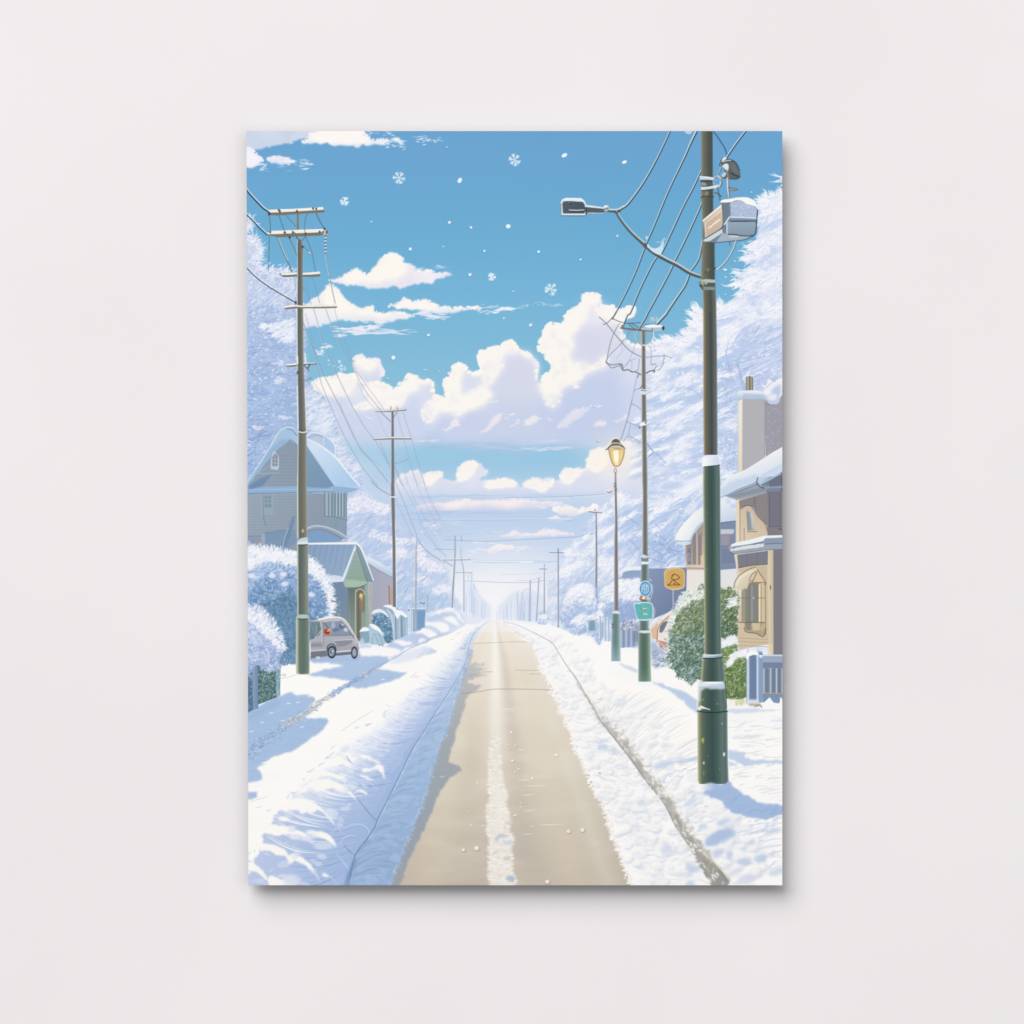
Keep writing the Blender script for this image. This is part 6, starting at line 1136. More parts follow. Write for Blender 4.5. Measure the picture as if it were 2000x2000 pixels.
    poly(fG(1690, 1840, 1880, 1720, 1890, 1932, 1700, 1932), (120, 132, 152), .95); poly(fG(1730, 1840, 1855, 1760, 1870, 1860, 1740, 1900), (96, 106, 128), .85); stroke(fG(1650, 1850, 1760, 1800, 1890, 1725), 5, (168, 186, 206), .9); stroke(fG(1660, 1870, 1890, 1740), 1.4, (74, 84, 104), .9); stroke(fG(1860, 1740, 1860, 1930), 2, (70, 78, 96), .8, sm=False); stroke(fG(1700, 1890, 1890, 1885), 3, (150, 164, 186), .8)
    poly(fG(1225, 1910, 1240, 1870, 1290, 1810, 1350, 1765, 1430, 1735, 1500, 1705, 1620, 1630, 1750, 1545, 1890, 1465, 1890, 1640, 1780, 1700, 1660, 1770, 1620, 1820, 1560, 1850, 1400, 1910, 1250, 1990, 1225, 1970), lgrad(1440, 905, (253, 253, 251), 1456, 940, (224, 234, 246)), 1, H3)
    poly(fG(1240, 1900, 1340, 1830, 1480, 1790, 1600, 1760, 1630, 1800, 1560, 1845, 1400, 1905, 1240, 1985), (198, 216, 240), .85, rough=(4, 8, 344), blur=2); stroke(fG(1600, 1850, 1500, 1890, 1240, 1990), 2.6, (160, 186, 214), .8)
    poly(fG(1630, 1800, 1660, 1760, 1890, 1640, 1890, 1690, 1700, 1810, 1640, 1860, 1610, 1840), (196, 214, 236), .9, blur=1); stroke(fG(1620, 1790, 1608, 1830, 1625, 1870, 1680, 1900), 2, (60, 72, 92), .85)
    # balcony ledge
    poly(fJ(1325, 700, 1345, 650, 1400, 620, 1560, 590, 1680, 555, 1890, 548, 1890, 700, 1690, 700, 1400, 745, 1335, 725), (150, 164, 182), 1, H3); poly(fJ(1330, 680, 1350, 645, 1400, 622, 1550, 592, 1680, 555, 1890, 548, 1890, 575, 1700, 580, 1670, 610, 1540, 640, 1400, 665), (246, 249, 252), .98); poly(fJ(1335, 690, 1500, 650, 1680, 632, 1680, 670, 1500, 690, 1345, 715), (232, 236, 240), .9, rough=(2, 4, 345)); poly(fJ(1690, 585, 1890, 570, 1890, 630, 1690, 640), (134, 152, 176), .9); lines(fJ, [(1335, 722, 1400, 742, 1690, 702, 1890, 694), (1690, 640, 1890, 632), (1340, 672, 1540, 645, 1680, 620)], 1.4, (78, 86, 104), .8)
    # lower storey
    poly(fJ(1380, 745, 1400, 742, 1725, 705, 1735, 1660, 1420, 1720, 1405, 1560, 1420, 1300, 1390, 1150, 1410, 950), lgrad(1440, 1110, (228, 212, 184), 1500, 1180, (212, 194, 166)), 1, H3)
    poly(fJ(1410, 750, 1725, 708, 1720, 845, 1560, 855, 1420, 885), (114, 116, 132), .95); lines(fJ, [(1510, 740, 1510, 865), (1610, 725, 1612, 850)], 1, (90, 92, 112), .7); stroke(fJ(1420, 885, 1560, 858, 1720, 845), 2, (96, 84, 70), .8); stroke(fJ(1385, 750, 1415, 900), 2.4, (240, 226, 200), .9)
    poly(fJ(1415, 900, 1560, 865, 1715, 850, 1710, 1600, 1690, 1590, 1690, 1030, 1600, 880, 1440, 930), (200, 184, 156), .85)
    # bay window and awning
    poly(fJ(1450, 1090, 1520, 1010, 1640, 1000, 1650, 1050, 1650, 1440, 1450, 1440), (186, 170, 138), .98); poly(fJ(1500, 1090, 1540, 1040, 1620, 1040, 1620, 1440, 1500, 1440), (124, 128, 126), .98); poly(fJ(1455, 1120, 1490, 1100, 1490, 1430, 1455, 1430), (150, 148, 136), .9); poly(fJ(1628, 1050, 1650, 1050, 1650, 1440, 1628, 1440), (240, 228, 196), .95); poly(fJ(1655, 1060, 1690, 1060, 1690, 1450, 1655, 1450), (214, 196, 158), .95)
    lines(fJ, [(1495, 1090, 1495, 1440), (1540, 1040, 1540, 1440), (1622, 1040, 1622, 1440), (1652, 1050, 1652, 1440), (1695, 1040, 1700, 1560), (1450, 1190, 1690, 1190)], 1.3, (110, 96, 76), .8); ell(*fJ(1575, 1190)[0], 2.4, 2, (190, 196, 196), .8, soft=1); poly(fJ(1548, 1060, 1565, 1050, 1570, 1430, 1548, 1430), (164, 166, 160), .7, blur=1)
    poly(fJ(1610, 890, 1650, 950, 1700, 1030, 1690, 1050, 1640, 1030, 1560, 1030), (222, 200, 160), .98); lines(fJ, [(1600, 880, 1640, 940, 1700, 1035, 1685, 1052), (1560, 1035, 1690, 1032), (1560, 1030, 1610, 930)], 1.7, (112, 90, 68), .85)
    poly(fJ(1370, 1090, 1390, 1010, 1440, 950, 1520, 900, 1590, 875, 1615, 890, 1600, 930, 1560, 960, 1530, 1020, 1510, 1100, 1480, 1090, 1450, 1110, 1445, 1220, 1430, 1270, 1410, 1180, 1390, 1170), lgrad(1440, 1120, (236, 226, 200), 1470, 1150, (206, 196, 168)), 1, H3, sm=False); stroke(fJ(1372, 1090, 1392, 1012, 1440, 952, 1520, 902, 1590, 877), 1.8, (120, 104, 82), .8); stroke(fJ(1530, 1010, 1560, 950, 1605, 920), 1.6, (116, 100, 80), .8); lines(fJ, [(1400, 1060, 1450, 980, 1560, 915)], 3, (246, 240, 222), .7)
    lines(fJ, [(1378, 1100, 1382, 1200), (1400, 1100, 1404, 1230), (1425, 1110, 1428, 1260), (1445, 1110, 1440, 1250)], 2.2, (240, 238, 230), .9); lines(fJ, [(1412, 1120, 1416, 1250), (1390, 1110, 1394, 1200)], 1.2, (130, 120, 100), .7)
    poly(fJ(1480, 1440, 1700, 1440, 1700, 1560, 1660, 1580, 1600, 1550, 1500, 1530, 1485, 1490), (176, 160, 128), .98); poly(fJ(1490, 1445, 1550, 1445, 1550, 1520, 1500, 1515), (130, 128, 116), .9); poly(fJ(1560, 1445, 1640, 1440, 1640, 1520, 1570, 1520), (214, 200, 164), .9); poly(fJ(1640, 1490, 1690, 1440, 1690, 1500, 1660, 1540), (200, 178, 136), .9); lines(fJ, [(1480, 1490, 1500, 1535, 1600, 1552, 1665, 1585, 1690, 1560, 1702, 1500), (1415, 1438, 1490, 1440, 1690, 1440)], 1.8, (104, 88, 68), .85)
    for y in (1605, 1640, 1680): stroke(fJ(1415, y-8, 1560, y, 1725, y+8), 1.1, (168, 146, 112), .8)
    stroke(fJ(1405, 1310, 1400, 1580), 1.3, (122, 104, 84), .8, sm=False)
    poly(fJ(1725, 705, 1780, 700, 1785, 1870, 1770, 1880, 1735, 1660), lgrad(1500, 1200, (232, 214, 178), 1511, 1200, (196, 184, 164)), 1, H3); poly(fJ(1780, 700, 1890, 695, 1890, 1880, 1785, 1880), (122, 120, 128), 1, H3); lines(fJ, [(1782, 700, 1785, 1850)], 1.4, (96, 92, 100), .8); stroke(fJ(1748, 1065, 1748, 1100), 2, (90, 70, 50), .9, sm=False); poly(fJ(1720, 1660, 1770, 1650, 1775, 1860, 1720, 1840), (232, 212, 174), .7)
    for i in range(9): stroke(fJ(1800+i*9, 720, 1802+i*9, 1840), .6, (108, 106, 116), .4, sm=False)

def paint_right_plants():
    W3 = [(4, (250, 250, 252)), (2, (232, 236, 248)), (1, (200, 214, 240))]
    # snowy mounds near the lamp
    for out, n, sd in [(fJ(0, 1260, 20, 1150, 90, 1060, 200, 1005, 320, 1000, 420, 1020, 430, 1380, 400, 1450, 220, 1480, 60, 1400, 0, 1340), 700, 351), (fI(1470, 1400, 1490, 1260, 1550, 1150, 1640, 1085, 1730, 1062, 1800, 1078, 1840, 1180, 1840, 1480, 1760, 1560, 1600, 1560, 1490, 1500), 420, 360), (fI(1550, 1560, 1590, 1470, 1660, 1400, 1740, 1385, 1740, 1560, 1640, 1600), 200, 352), (fI(1740, 1560, 1750, 1450, 1800, 1400, 1840, 1400, 1850, 1600, 1780, 1610), 120, 353), (fI(1320, 1490, 1250, 1490, 1220, 1480, 1250, 1420, 1300, 1395, 1340, 1410), 60, 354), (fI(1880, 1300, 1932, 1290)+fJ(10, 1300, 40, 1380, 20, 1640, -40, 1600), 100, 359)]:
        I = ID('bush')
        sh = box(warp(full(polymask(smooth([(x+(x-sum(q[0] for q in out)/len(out))*.12, y-5) for x, y in out], True))), 4, 8, 358), 3); put(sh, (150, 176, 218), .7)
        x0 = min(p[0] for p in out); y0 = min(p[1] for p in out); y1 = max(p[1] for p in out)
        blob_bush(out, lgrad(x0, y0, (250, 251, 253), x0+30, y1, (168, 191, 226)), (158, 183, 221), (220, 229, 246), n, sd, I, rough=3)
        put(box(full(polymask(smooth(out, True))), 2)*np.clip((y0+(y1-y0)*.4-YY)/((y1-y0)*.3), 0, 1), (252, 252, 254), .75)
        xc = sum(p[0] for p in out)/len(out)
        scatter(full(polymask(smooth(out, True)))*(YY < y0+(y1-y0)*.45), n//2, -.6, (4, 13), (1, 2.6), W3, (.4, .9), .15, sd+100, jit=.4)
    put(box(full(polymask(smooth(fJ(60, 1330, 200, 1250, 400, 1230, 420, 1400, 220, 1450), True))), 4), (136, 160, 206), .5)
    poly(fI(1765, 1470, 1800, 1450, 1838, 1460, 1840, 1560, 1770, 1570), (120, 152, 176), .85, blur=1); poly(fI(1880, 1480, 1932, 1470, 1932, 1640, 1890, 1630), (156, 184, 206), .8, blur=1)
    FN = ID('fence')
    poly(fJ(210, 1480, 260, 1430, 380, 1430, 420, 1500, 400, 1680, 220, 1700), (150, 166, 196), .98, FN)
    for i in range(7): stroke(fJ(225+i*26, 1470, 225+i*26, 1690), [3.4, 3], (132, 152, 186) if i % 2 else (186, 198, 218), .85, sm=False)
    scatter(full(polymask(fJ(215, 1420, 420, 1400, 420, 1520, 215, 1500))), 120, -1.2, (3, 9), (1, 2.4), [(3, (232, 236, 246)), (2, (150, 160, 188)), (1, (112, 120, 146))], (.5, .9), .1, 355, id=FN); poly(fJ(340, 1540, 420, 1500, 420, 1640, 350, 1640), (120, 130, 158), .6, blur=2)
    for x in (10, 60, 95): stroke(fJ(x, 1380, x+4, 1620), [4, 4], (170, 190, 212), .9, FN, sm=False); stroke(fJ(x-8, 1385, x-5, 1610), 1.2, (238, 242, 248), .8, None, sm=False)
    # pink car half hidden
    C = ID('car')
    poly(fJ(525, 1500, 560, 1450, 640, 1385, 720, 1330, 800, 1280, 850, 1160, 900, 1140, 900, 1500, 760, 1800, 690, 1745, 620, 1700, 590, 1620, 530, 1610), lgrad(1280, 1200, (232, 214, 202), 1320, 1250, (246, 240, 236)), 1, C)
    poly(fJ(530, 1500, 600, 1440, 600, 1620, 540, 1600), (218, 184, 158), .9); poly(fJ(615, 1540, 620, 1480, 650, 1440, 690, 1420, 700, 1440, 660, 1520, 640, 1545), (110, 120, 136), .95); stroke(fJ(590, 1640, 600, 1520, 630, 1450, 720, 1370), 1.8, (150, 120, 108), .8); poly(fJ(600, 1620, 700, 1640, 700, 1740, 620, 1695), (190, 140, 130), .9); lines(fJ, [(605, 1580, 700, 1600), (610, 1640, 690, 1700)], 1.6, (236, 220, 212), .8); stroke(fJ(640, 1400, 740, 1320), 2.4, (250, 248, 248), .9)
    poly(fJ(530, 1620, 600, 1680, 700, 1760, 700, 1880, 560, 1900, 530, 1800), (170, 184, 212), .85, blur=2, rough=(4, 8, 356)); scatter(full(polymask(fJ(530, 1700, 700, 1780, 700, 1900, 540, 1900))), 60, -.2, (4, 12), (1, 2.6), [(2, (120, 134, 164)), (2, (232, 236, 246))], (.4, .8), .1, 357)
    # green bush with snow
    G = ID('bush')
    out = fJ(860, 1160, 900, 1130, 980, 1120, 1080, 1105, 1090, 1932, 1000, 2010, 940, 2060, 850, 2000, 760, 1932, 680, 1850, 665, 1800, 700, 1740, 705, 1600, 740, 1450, 790, 1300, 840, 1210)
    m = warp(warp(full(polymask(smooth(out, True))), 5, 9, 361), 3, 4, 362)
    put(m, lgrad(1310, 1180, (140, 152, 120), 1380, 1300, (84, 112, 104)), 1, G)
    lft = lgrad(1300, 0, (190, 210, 214), 1345, 0, (96, 122, 104)); put(m*np.clip((1352-XX)/50, 0, 1)*np.clip((YY-1210)/60, 0, 1), (150, 178, 186), .6)
    GP = [(3, (72, 98, 78)), (3, (106, 128, 88)), (2, (148, 160, 106)), (2, (190, 204, 190)), (1, (236, 240, 236))]
    scatter(m, 1300, lambda x, y: -.9, (4, 12), (.9, 2.4), GP, (.4, .9), .2, 363, id=G, jit=.7)
    scatter(m*(YY > 1240), 700, -.7, (4, 11), (.8, 2.2), [(3, (70, 102, 100)), (2, (104, 136, 128)), (2, (168, 196, 200)), (1, (220, 230, 234))], (.4, .85), .2, 364, jit=.6)
    top = full(polymask(smooth(fJ(850, 1170, 900, 1120, 980, 1115, 1080, 1100, 1080, 1180, 980, 1210, 880, 1260, 800, 1340, 740, 1480, 720, 1450, 780, 1290), True)))
    scatter(top, 420, -.9, (4, 13), (1, 2.6), [(4, (246, 248, 250)), (2, (216, 226, 226)), (1, (150, 168, 120))], (.4, .9), .15, 365, id=G, jit=.5)
    fringe(smooth(fJ(860, 1150, 800, 1280, 745, 1440, 708, 1600, 700, 1740, 668, 1810, 740, 1900)), 170, lambda x, y: math.atan2(y-1250, x-1370), (3, 9), (1, 2.4), [(4, (242, 246, 248)), (2, (176, 200, 204)), (1, (120, 150, 140))], 366, G, jit=.5, spread=3)
    stroke(fJ(850, 1170, 930, 1140, 1040, 1120), 2, (246, 248, 250), .6)
    G2 = ID('bush')
    out = fJ(1230, 1120, 1290, 1090, 1360, 1075, 1380, 1130, 1430, 1190, 1430, 1260, 1410, 1320, 1405, 1570, 1230, 1570)
    m = warp(full(polymask(smooth(out, True))), 4, 6, 371); put(m, lgrad(1420, 1160, (132, 150, 112), 1430, 1240, (74, 102, 84)), 1, G2)
    scatter(m, 520, -.7, (3, 10), (.9, 2.2), GP, (.4, .9), .2, 372, id=G2, jit=.7); scatter(full(polymask(fJ(1290, 1210, 1420, 1170, 1430, 1260, 1330, 1290))), 70, -.2, (4, 12), (1, 2.8), [(3, (246, 248, 250)), (1, (200, 214, 214))], (.6, .95), .1, 373)
    stroke(fJ(1250, 1490, 1320, 1410, 1410, 1320), 1.4, (54, 74, 70), .8); stroke(fJ(1250, 1540, 1330, 1500, 1400, 1420), 1.2, (54, 74, 70), .7)
    G3 = ID('bush')
    out = fJ(1230, 1640, 1260, 1610, 1400, 1590, 1410, 1700, 1480, 1740, 1520, 1790, 1520, 1932)+fM(1500, 370, 1300, 380, 1270, 200)
    m = warp(full(polymask(smooth(out, True))), 3, 6, 381); put(m, lgrad(1420, 1290, (116, 140, 96), 1440, 1360, (92, 118, 78)), 1, G3)
    scatter(m, 620, -.8, (3, 9), (.9, 2.2), [(3, (80, 106, 62)), (3, (128, 150, 92)), (2, (160, 178, 110)), (2, (206, 218, 196))], (.4, .9), .2, 382, id=G3, jit=.6)
    for p, n in [(fJ(1240, 1630, 1300, 1600, 1410, 1580, 1410, 1640, 1340, 1660, 1250, 1680), 120), (fJ(1300, 1870, 1340, 1780, 1420, 1720, 1500, 1730, 1480, 1790, 1400, 1800, 1340, 1880), 130), (fJ(1430, 1730, 1560, 1720, 1690, 1740, 1700, 1790, 1520, 1780), 60)]:
        k = box(warp(full(polymask(smooth(p, True))), 4, 6, 383), 1); put(k, (246, 248, 251), .9, G3); scatter(k, n, -.7, (3, 9), (1, 2.4), W3, (.5, .9), .1, 384, jit=.5)
    # picket fence
    F = ID('fence')
    poly(fJ(1500, 1790, 1520, 1755, 1560, 1745, 1620, 1760, 1680, 1780, 1680, 1950)+fM(1660, 430, 1500, 430), (128, 147, 176), 1, F)
    for x in (1505, 1605): stroke(fM(x+14, -130, x+14, 420), [4.4, 4.6], (206, 220, 236), .95, None, sm=False)
    poly(fM(1540, -40, 1560, -70, 1590, -60, 1600, 0, 1600, 390, 1540, 390), (112, 131, 164), .9); poly(fJ(1495, 1790, 1515, 1750, 1560, 1735, 1625, 1748, 1640, 1775, 1575, 1770, 1530, 1785, 1510, 1830), (250, 251, 252), .98, F); poly(fM(1625, -100, 1670, -90, 1670, 420, 1625, 425), (140, 164, 198), .9); poly(fJ(1625, 1775, 1680, 1760, 1695, 1800, 1640, 1800), (236, 242, 250), .9); stroke(fJ(1640, 1760, 1690, 1775), 1.6, (60, 60, 64), .8)
    poly(fM(1665, -60, 1890, -60, 1890, 80, 1665, 70), (156, 172, 194), 1, F); stroke(fM(1665, -52, 1890, -52), 2.4, (222, 232, 244), .9, None, sm=False); poly(fM(1670, 20, 1890, 20, 1890, 85, 1670, 75), (116, 132, 158), .9)
    poly(fM(1668, 75, 1890, 85, 1890, 430, 1668, 420), (128, 142, 162), 1, F)
    for x in (1680, 1750, 1810, 1868): stroke(fM(x, 85, x, 330), [2.4, 2.4], (196, 208, 222), .95, None, sm=False)
    for x in (1712, 1780, 1840): stroke(fM(x, 90, x, 325), [5, 5], (112, 127, 150), .8, None, sm=False)
    stroke(fM(1670, 335, 1770, 335, 1890, 340), 2, (186, 170, 150), .85); poly(fM(1670, 350, 1890, 350, 1890, 440, 1670, 430), (126, 150, 182), .9)
    poly(fM(1640, 480, 1680, 430, 1740, 375, 1780, 430, 1840, 440, 1850, 370, 1890, 420, 1890, 500, 1640, 500), (250, 250, 251), 1, SNOW); stroke(fM(1590, 470, 1640, 455, 1660, 480), 2, (120, 104, 80), .8); poly(fM(1500, 430, 1640, 430, 1650, 465, 1540, 465), (150, 140, 124), .7, blur=1); poly(fM(1520, 400, 1620, 400, 1640, 440, 1500, 440), (226, 232, 240), .9, blur=1)
    poly(fM(1310, 390, 1500, 400, 1500, 450, 1310, 470), (244, 242, 234), .9, blur=1); scatter(full(polymask(fM(1380, 410, 1500, 400, 1500, 450, 1380, 450))), 50, -1.2, (3, 8), (.8, 1.8), [(2, (190, 206, 140)), (1, (214, 212, 170))], (.4, .8), .1, 385)
# ---------------------------------------------------------------- posts, lamps, wires, signs, snow in the air
def X(f, u): return f(u, 0)[0][0]
def Y(f, v): return f(0, v)[0][1]
def rows(*q):
    """q: (frame, v, uL, uR)"""
    return [(Y(f, v), X(f, a), X(f, b)) for f, v, a, b in q]
def arm(f, top, bot, id, snow=(246, 245, 240), wood=(122, 118, 108)):
    poly(f(*(top+bot)), wood, 1, id)
    n = len(top)//2
    mid = []
    t = [(top[2*i], top[2*i+1]) for i in range(n)]; b = [(bot[2*i], bot[2*i+1]) for i in range(len(bot)//2)][::-1]
    for (x, y), (x2, y2) in zip(t[::-1], b[::-1]): mid += [x2*.55+x*.45, y2*.5+y*.5]
    poly(f(*(top+mid)), snow, .97)

def paint_posts_left():
    P2 = ID('utility_pole')
    g = [(0, (206, 212, 220)), (.14, (138, 136, 138)), (.5, (110, 111, 116)), (.8, (130, 130, 133)), (1, (128, 128, 134))]
    column(rows((fD, 1150, 1578, 1604), (fD, 1932, 1572, 1612), (fH, 0, 1577, 1612), (fH, 700, 1590, 1624), (fH, 1320, 1592, 1628)), g, P2)
    stroke([(X(fH, 1622), Y(fH, 400)), (X(fH, 1632), Y(fH, 1000)), (X(fH, 1634), Y(fH, 1310))], 1.4, (236, 240, 248), .85); stroke(fH(1575, 162, 1615, 166), 2.6, (244, 246, 250), .95)
    arm(fD, [1408, 1140, 1560, 1132, 1735, 1115], [1742, 1136, 1570, 1152, 1412, 1152], P2, (232, 226, 218), (132, 126, 120)); arm(fD, [1380, 1428, 1570, 1412, 1785, 1415], [1788, 1440, 1570, 1440, 1390, 1446], P2, (240, 236, 232), (126, 124, 126))
    lines(fD, [(1470, 1155, 1570, 1250), (1640, 1150, 1600, 1215), (1575, 1095, 1575, 1130), (1635, 1100, 1645, 1125)], 1.5, (128, 124, 124), .85, P2); stroke(fD(1610, 1692, 1700, 1672, 1760, 1640), 1.1, (140, 150, 176), .8)
    P3 = ID('utility_pole')
    column(rows((fH, 585, 1835, 1846), (fH, 1230, 1826, 1844), (fH, 1560, 1828, 1842)), [(0, (236, 240, 246)), (.3, (180, 172, 166)), (.7, (150, 146, 150)), (1, (196, 206, 224))], P3); poly(fH(1800, 600, 1835, 590, 1838, 660, 1810, 650), (240, 242, 248), .85, blur=1)
    # wires between the left poles
    for p, w, c in [(fD(985, 70, 1010, 180, 1060, 330, 1170, 620, 1240, 760, 1360, 930, 1500, 1120), .9, (150, 152, 168)), (fD(893, 75, 940, 210, 1000, 340, 1100, 560, 1180, 690, 1300, 920, 1470, 1135), 1.1, (140, 144, 164)), (fD(1215, 800, 1290, 980, 1400, 1110), .8, (160, 164, 186)), (fD(765, 70, 830, 300, 890, 500, 1000, 740, 1080, 910, 1180, 1110, 1300, 1310, 1440, 1500, 1560, 1720), 1.2, (146, 150, 172)),
                    (fD(655, 210, 720, 390, 800, 600, 870, 760, 940, 900, 1030, 1080, 1140, 1300, 1250, 1530, 1400, 1700, 1540, 1880), 1.3, (140, 142, 162)), (fD(680, 120, 740, 350, 800, 600), 1, (150, 156, 180)), (fD(790, 660, 820, 760, 860, 890, 960, 1130, 1050, 1330, 1120, 1470, 1280, 1740, 1440, 1932), 1.2, (146, 152, 178)), (fD(1040, 1060, 1150, 1350, 1290, 1570, 1470, 1720), .9, (160, 172, 204)), (fD(730, 790, 840, 950, 900, 1040), .9, (156, 170, 204)), (fD(1460, 1460, 1560, 1700), .9, (156, 160, 186)), (fD(1430, 1160, 1490, 1320, 1545, 1420), .8, (170, 174, 196)),
                    (fH(1370, 0, 1440, 70, 1520, 120, 1590, 158), 1.4, (116, 124, 148)), (fH(1530, 0, 1590, 50), .9, (170, 178, 200)), (fU(660, 90, 760, 330, 840, 540, 900, 680, 930, 770), 1.1, (146, 152, 178)), (fU(680, 320, 720, 430, 800, 600, 880, 760), .9, (160, 170, 200)), (fU(700, 0, 780, 190, 900, 400, 960, 560, 1080, 760, 1208, 960), .9, (160, 168, 196)), (fU(780, 0, 830, 150, 900, 330, 1000, 520, 1100, 640, 1208, 760), .9, (176, 182, 206)), (fU(930, 780, 1000, 900, 1090, 980, 1208, 1060), 1.1, (146, 156, 182)), (fU(870, 570, 1000, 578, 1208, 575), 1.1, (150, 170, 206)), (fU(670, 405, 800, 415, 900, 395), .8, (160, 180, 214)), (fU(680, 512, 900, 500), .8, (170, 188, 220)),
                    (fD(1640, 1150, 1670, 1290, 1720, 1470, 1780, 1700, 1860, 1932), .9, (170, 166, 180)), (fD(1700, 1150, 1740, 1270, 1790, 1430, 1850, 1650, 1932, 1932), 1, (166, 164, 180)), (fD(1610, 1700, 1660, 1850, 1700, 1932), 1, (160, 160, 178)), (fD(1640, 1480, 1700, 1700, 1750, 1932), .8, (196, 186, 194)), (fU(870, 0, 960, 240, 1040, 400, 1208, 720), .8, (170, 178, 202)), (fU(985, 30, 1060, 260, 1110, 370, 1208, 560), .9, (166, 170, 192)), (fI(20, 0, 80, 160, 150, 310, 260, 470, 350, 575), .9, (206, 200, 206)), (fI(0, 110, 60, 240, 160, 420, 260, 590), .9, (196, 198, 212)), (fI(0, 250, 60, 420, 160, 600, 270, 800), .8, (176, 188, 214)), (fI(0, 430, 60, 560, 150, 660, 280, 790), .9, (166, 180, 208)), (fI(0, 640, 90, 740, 180, 800, 260, 860), 1, (150, 162, 190)), (fI(30, 150, 130, 400, 220, 560), .8, (206, 208, 222))]:
        stroke(p, w, c, .85)
        if w > 1: stroke([(x-1.2, y) for x, y in p], .8, (240, 244, 250), .45)
    # near pole
    P1 = ID('utility_pole'); 
    w1, w2 = (226, 230, 230), (104, 102, 94)
    for p, ww in [(fA(300, 985, 310, 1060, 312, 1130), 1.3), (fA(300, 1190, 298, 1350, 292, 1550), 1.1), (fA(400, 930, 415, 1010, 460, 1135), 1.3), (fA(470, 965, 540, 1040, 600, 1110), 1), (fA(715, 920, 680, 1000, 665, 1120), 1), (fA(790, 945, 830, 1030, 880, 1110), 1.7), (fA(640, 1240, 690, 1170, 705, 1120), 1.3), (fA(680, 1190, 730, 1310, 760, 1420, 785, 1560), 1), (fA(660, 1290, 720, 1360), .9)]: stroke(p, ww, (84, 92, 100), .85)
    stroke(fA(385, 1195, 430, 1320, 490, 1450, 540, 1570), 2.2, (112, 116, 116), .9); stroke(fA(392, 1195, 438, 1320, 496, 1445), 1, (238, 240, 240), .85); stroke(fA(500, 1190, 560, 1310, 590, 1400), 2, (120, 120, 112), .85); stroke(fA(580, 1190, 620, 1240), 2.2, (90, 88, 80), .9)
    column(rows((fA, 930, 586, 610), (fA, 1120, 584, 612)), [(0, (170, 170, 164)), (.4, (112, 110, 102)), (1, (146, 142, 132))], P1)
    g = [(0, (236, 240, 240)), (.09, (170, 172, 166)), (.16, (96, 99, 98)), (.5, (103, 105, 101)), (.75, (120, 120, 113)), (.93, (140, 140, 131)), (1, (176, 180, 176))]
    column(rows((fA, 1225, 596, 640), (fA, 1300, 590, 658), (fA, 1550, 594, 652), (fD, 100, 590, 656), (fD, 560, 592, 660), (fD, 900, 594, 672), (fD, 1400, 600, 690), (fD, 1932, 594, 690), (fH, 600, 598, 698)), g, P1)
    stroke([(X(fD, 588), Y(fD, 60)), (X(fD, 590), Y(fD, 620))], 1.4, (232, 238, 242), .85, sm=False); stroke([(X(fD, 594), Y(fD, 880)), (X(fD, 602), Y(fD, 1330))], 2, (244, 246, 248), .9, P1, sm=False); stroke([(X(fD, 674), Y(fD, 900)), (X(fD, 690), Y(fD, 1350))], 1.4, (236, 240, 242), .85, sm=False)
    stroke([(X(fH, 596), Y(fH, -60)), (X(fH, 596), Y(fH, 590))], 1.6, (216, 226, 216), .8, sm=False)
    put(full(polymask([(X(fD, 604), Y(fD, 1380)), (X(fD, 690), Y(fD, 1380)), (X(fH, 694), Y(fH, 600)), (X(fH, 600), Y(fH, 600))])), (140, 140, 112), .22)
    stroke(fD(606, 1340, 650, 1345, 690, 1335), 1, (70, 74, 74), .8); stroke(fD(604, 1358, 650, 1368, 692, 1360), 2.6, (224, 230, 232), .9); stroke(fD(604, 1375, 650, 1382, 692, 1374), 1, (84, 84, 78), .8)
    arm(fA, [292, 912, 400, 905, 560, 900, 720, 890, 862, 882], [882, 938, 720, 948, 560, 958, 400, 970, 290, 968], P1); arm(fA, [280, 1155, 310, 1132, 560, 1122, 700, 1116, 860, 1112, 912, 1136], [918, 1168, 820, 1182, 700, 1188, 560, 1192, 400, 1200, 285, 1178], P1)
    arm(fA, [404, 1580, 480, 1572, 590, 1565], [592, 1608, 500, 1618, 440, 1612], P1); arm(fA, [650, 1572, 740, 1565, 832, 1558], [835, 1608, 740, 1616, 650, 1612], P1); arm(fD, [440, 45, 560, 28, 650, 38, 850, 32, 1005, 28], [1012, 62, 850, 66, 650, 66, 580, 66, 470, 76], P1)
    arm(fD, [468, 655, 520, 645, 590, 640], [592, 672, 540, 680, 475, 675], P1); stroke(fD(665, 655, 720, 650, 790, 648), 2.6, (112, 110, 104), .95, P1); stroke(fD(660, 642, 720, 640, 780, 640), 1.4, (246, 246, 244), .9); stroke(fD(668, 665, 700, 700, 715, 715), 2, (88, 90, 88), .9); stroke(fD(725, 658, 705, 690), 2.4, (84, 86, 84), .9); stroke(fD(595, 570, 598, 640), 2.6, (246, 248, 248), .9); stroke(fD(676, 540, 682, 640), 2.2, (240, 244, 246), .9); ell(*fD(598, 740)[0], 2.2, 3.4, (80, 80, 72), .8, soft=1.2); stroke(fD(668, 815, 690, 822, 740, 795), 1.6, (104, 116, 140), .85)
    for u, v in [(400, 915), (412, 928), (590, 925), (760, 897), (792, 900), (298, 945)]: ell(*fA(u, v)[0], 1.8, 2.6, (44, 46, 48), .85, soft=1.2)
    for u, v in [(310, 1145), (460, 1150), (548, 1150), (680, 1160), (828, 1142), (880, 1112), (515, 1200), (650, 1300), (300, 960)]: ell(*fA(u, v)[0], 2, 2.4, (52, 50, 48), .8, soft=1.2)
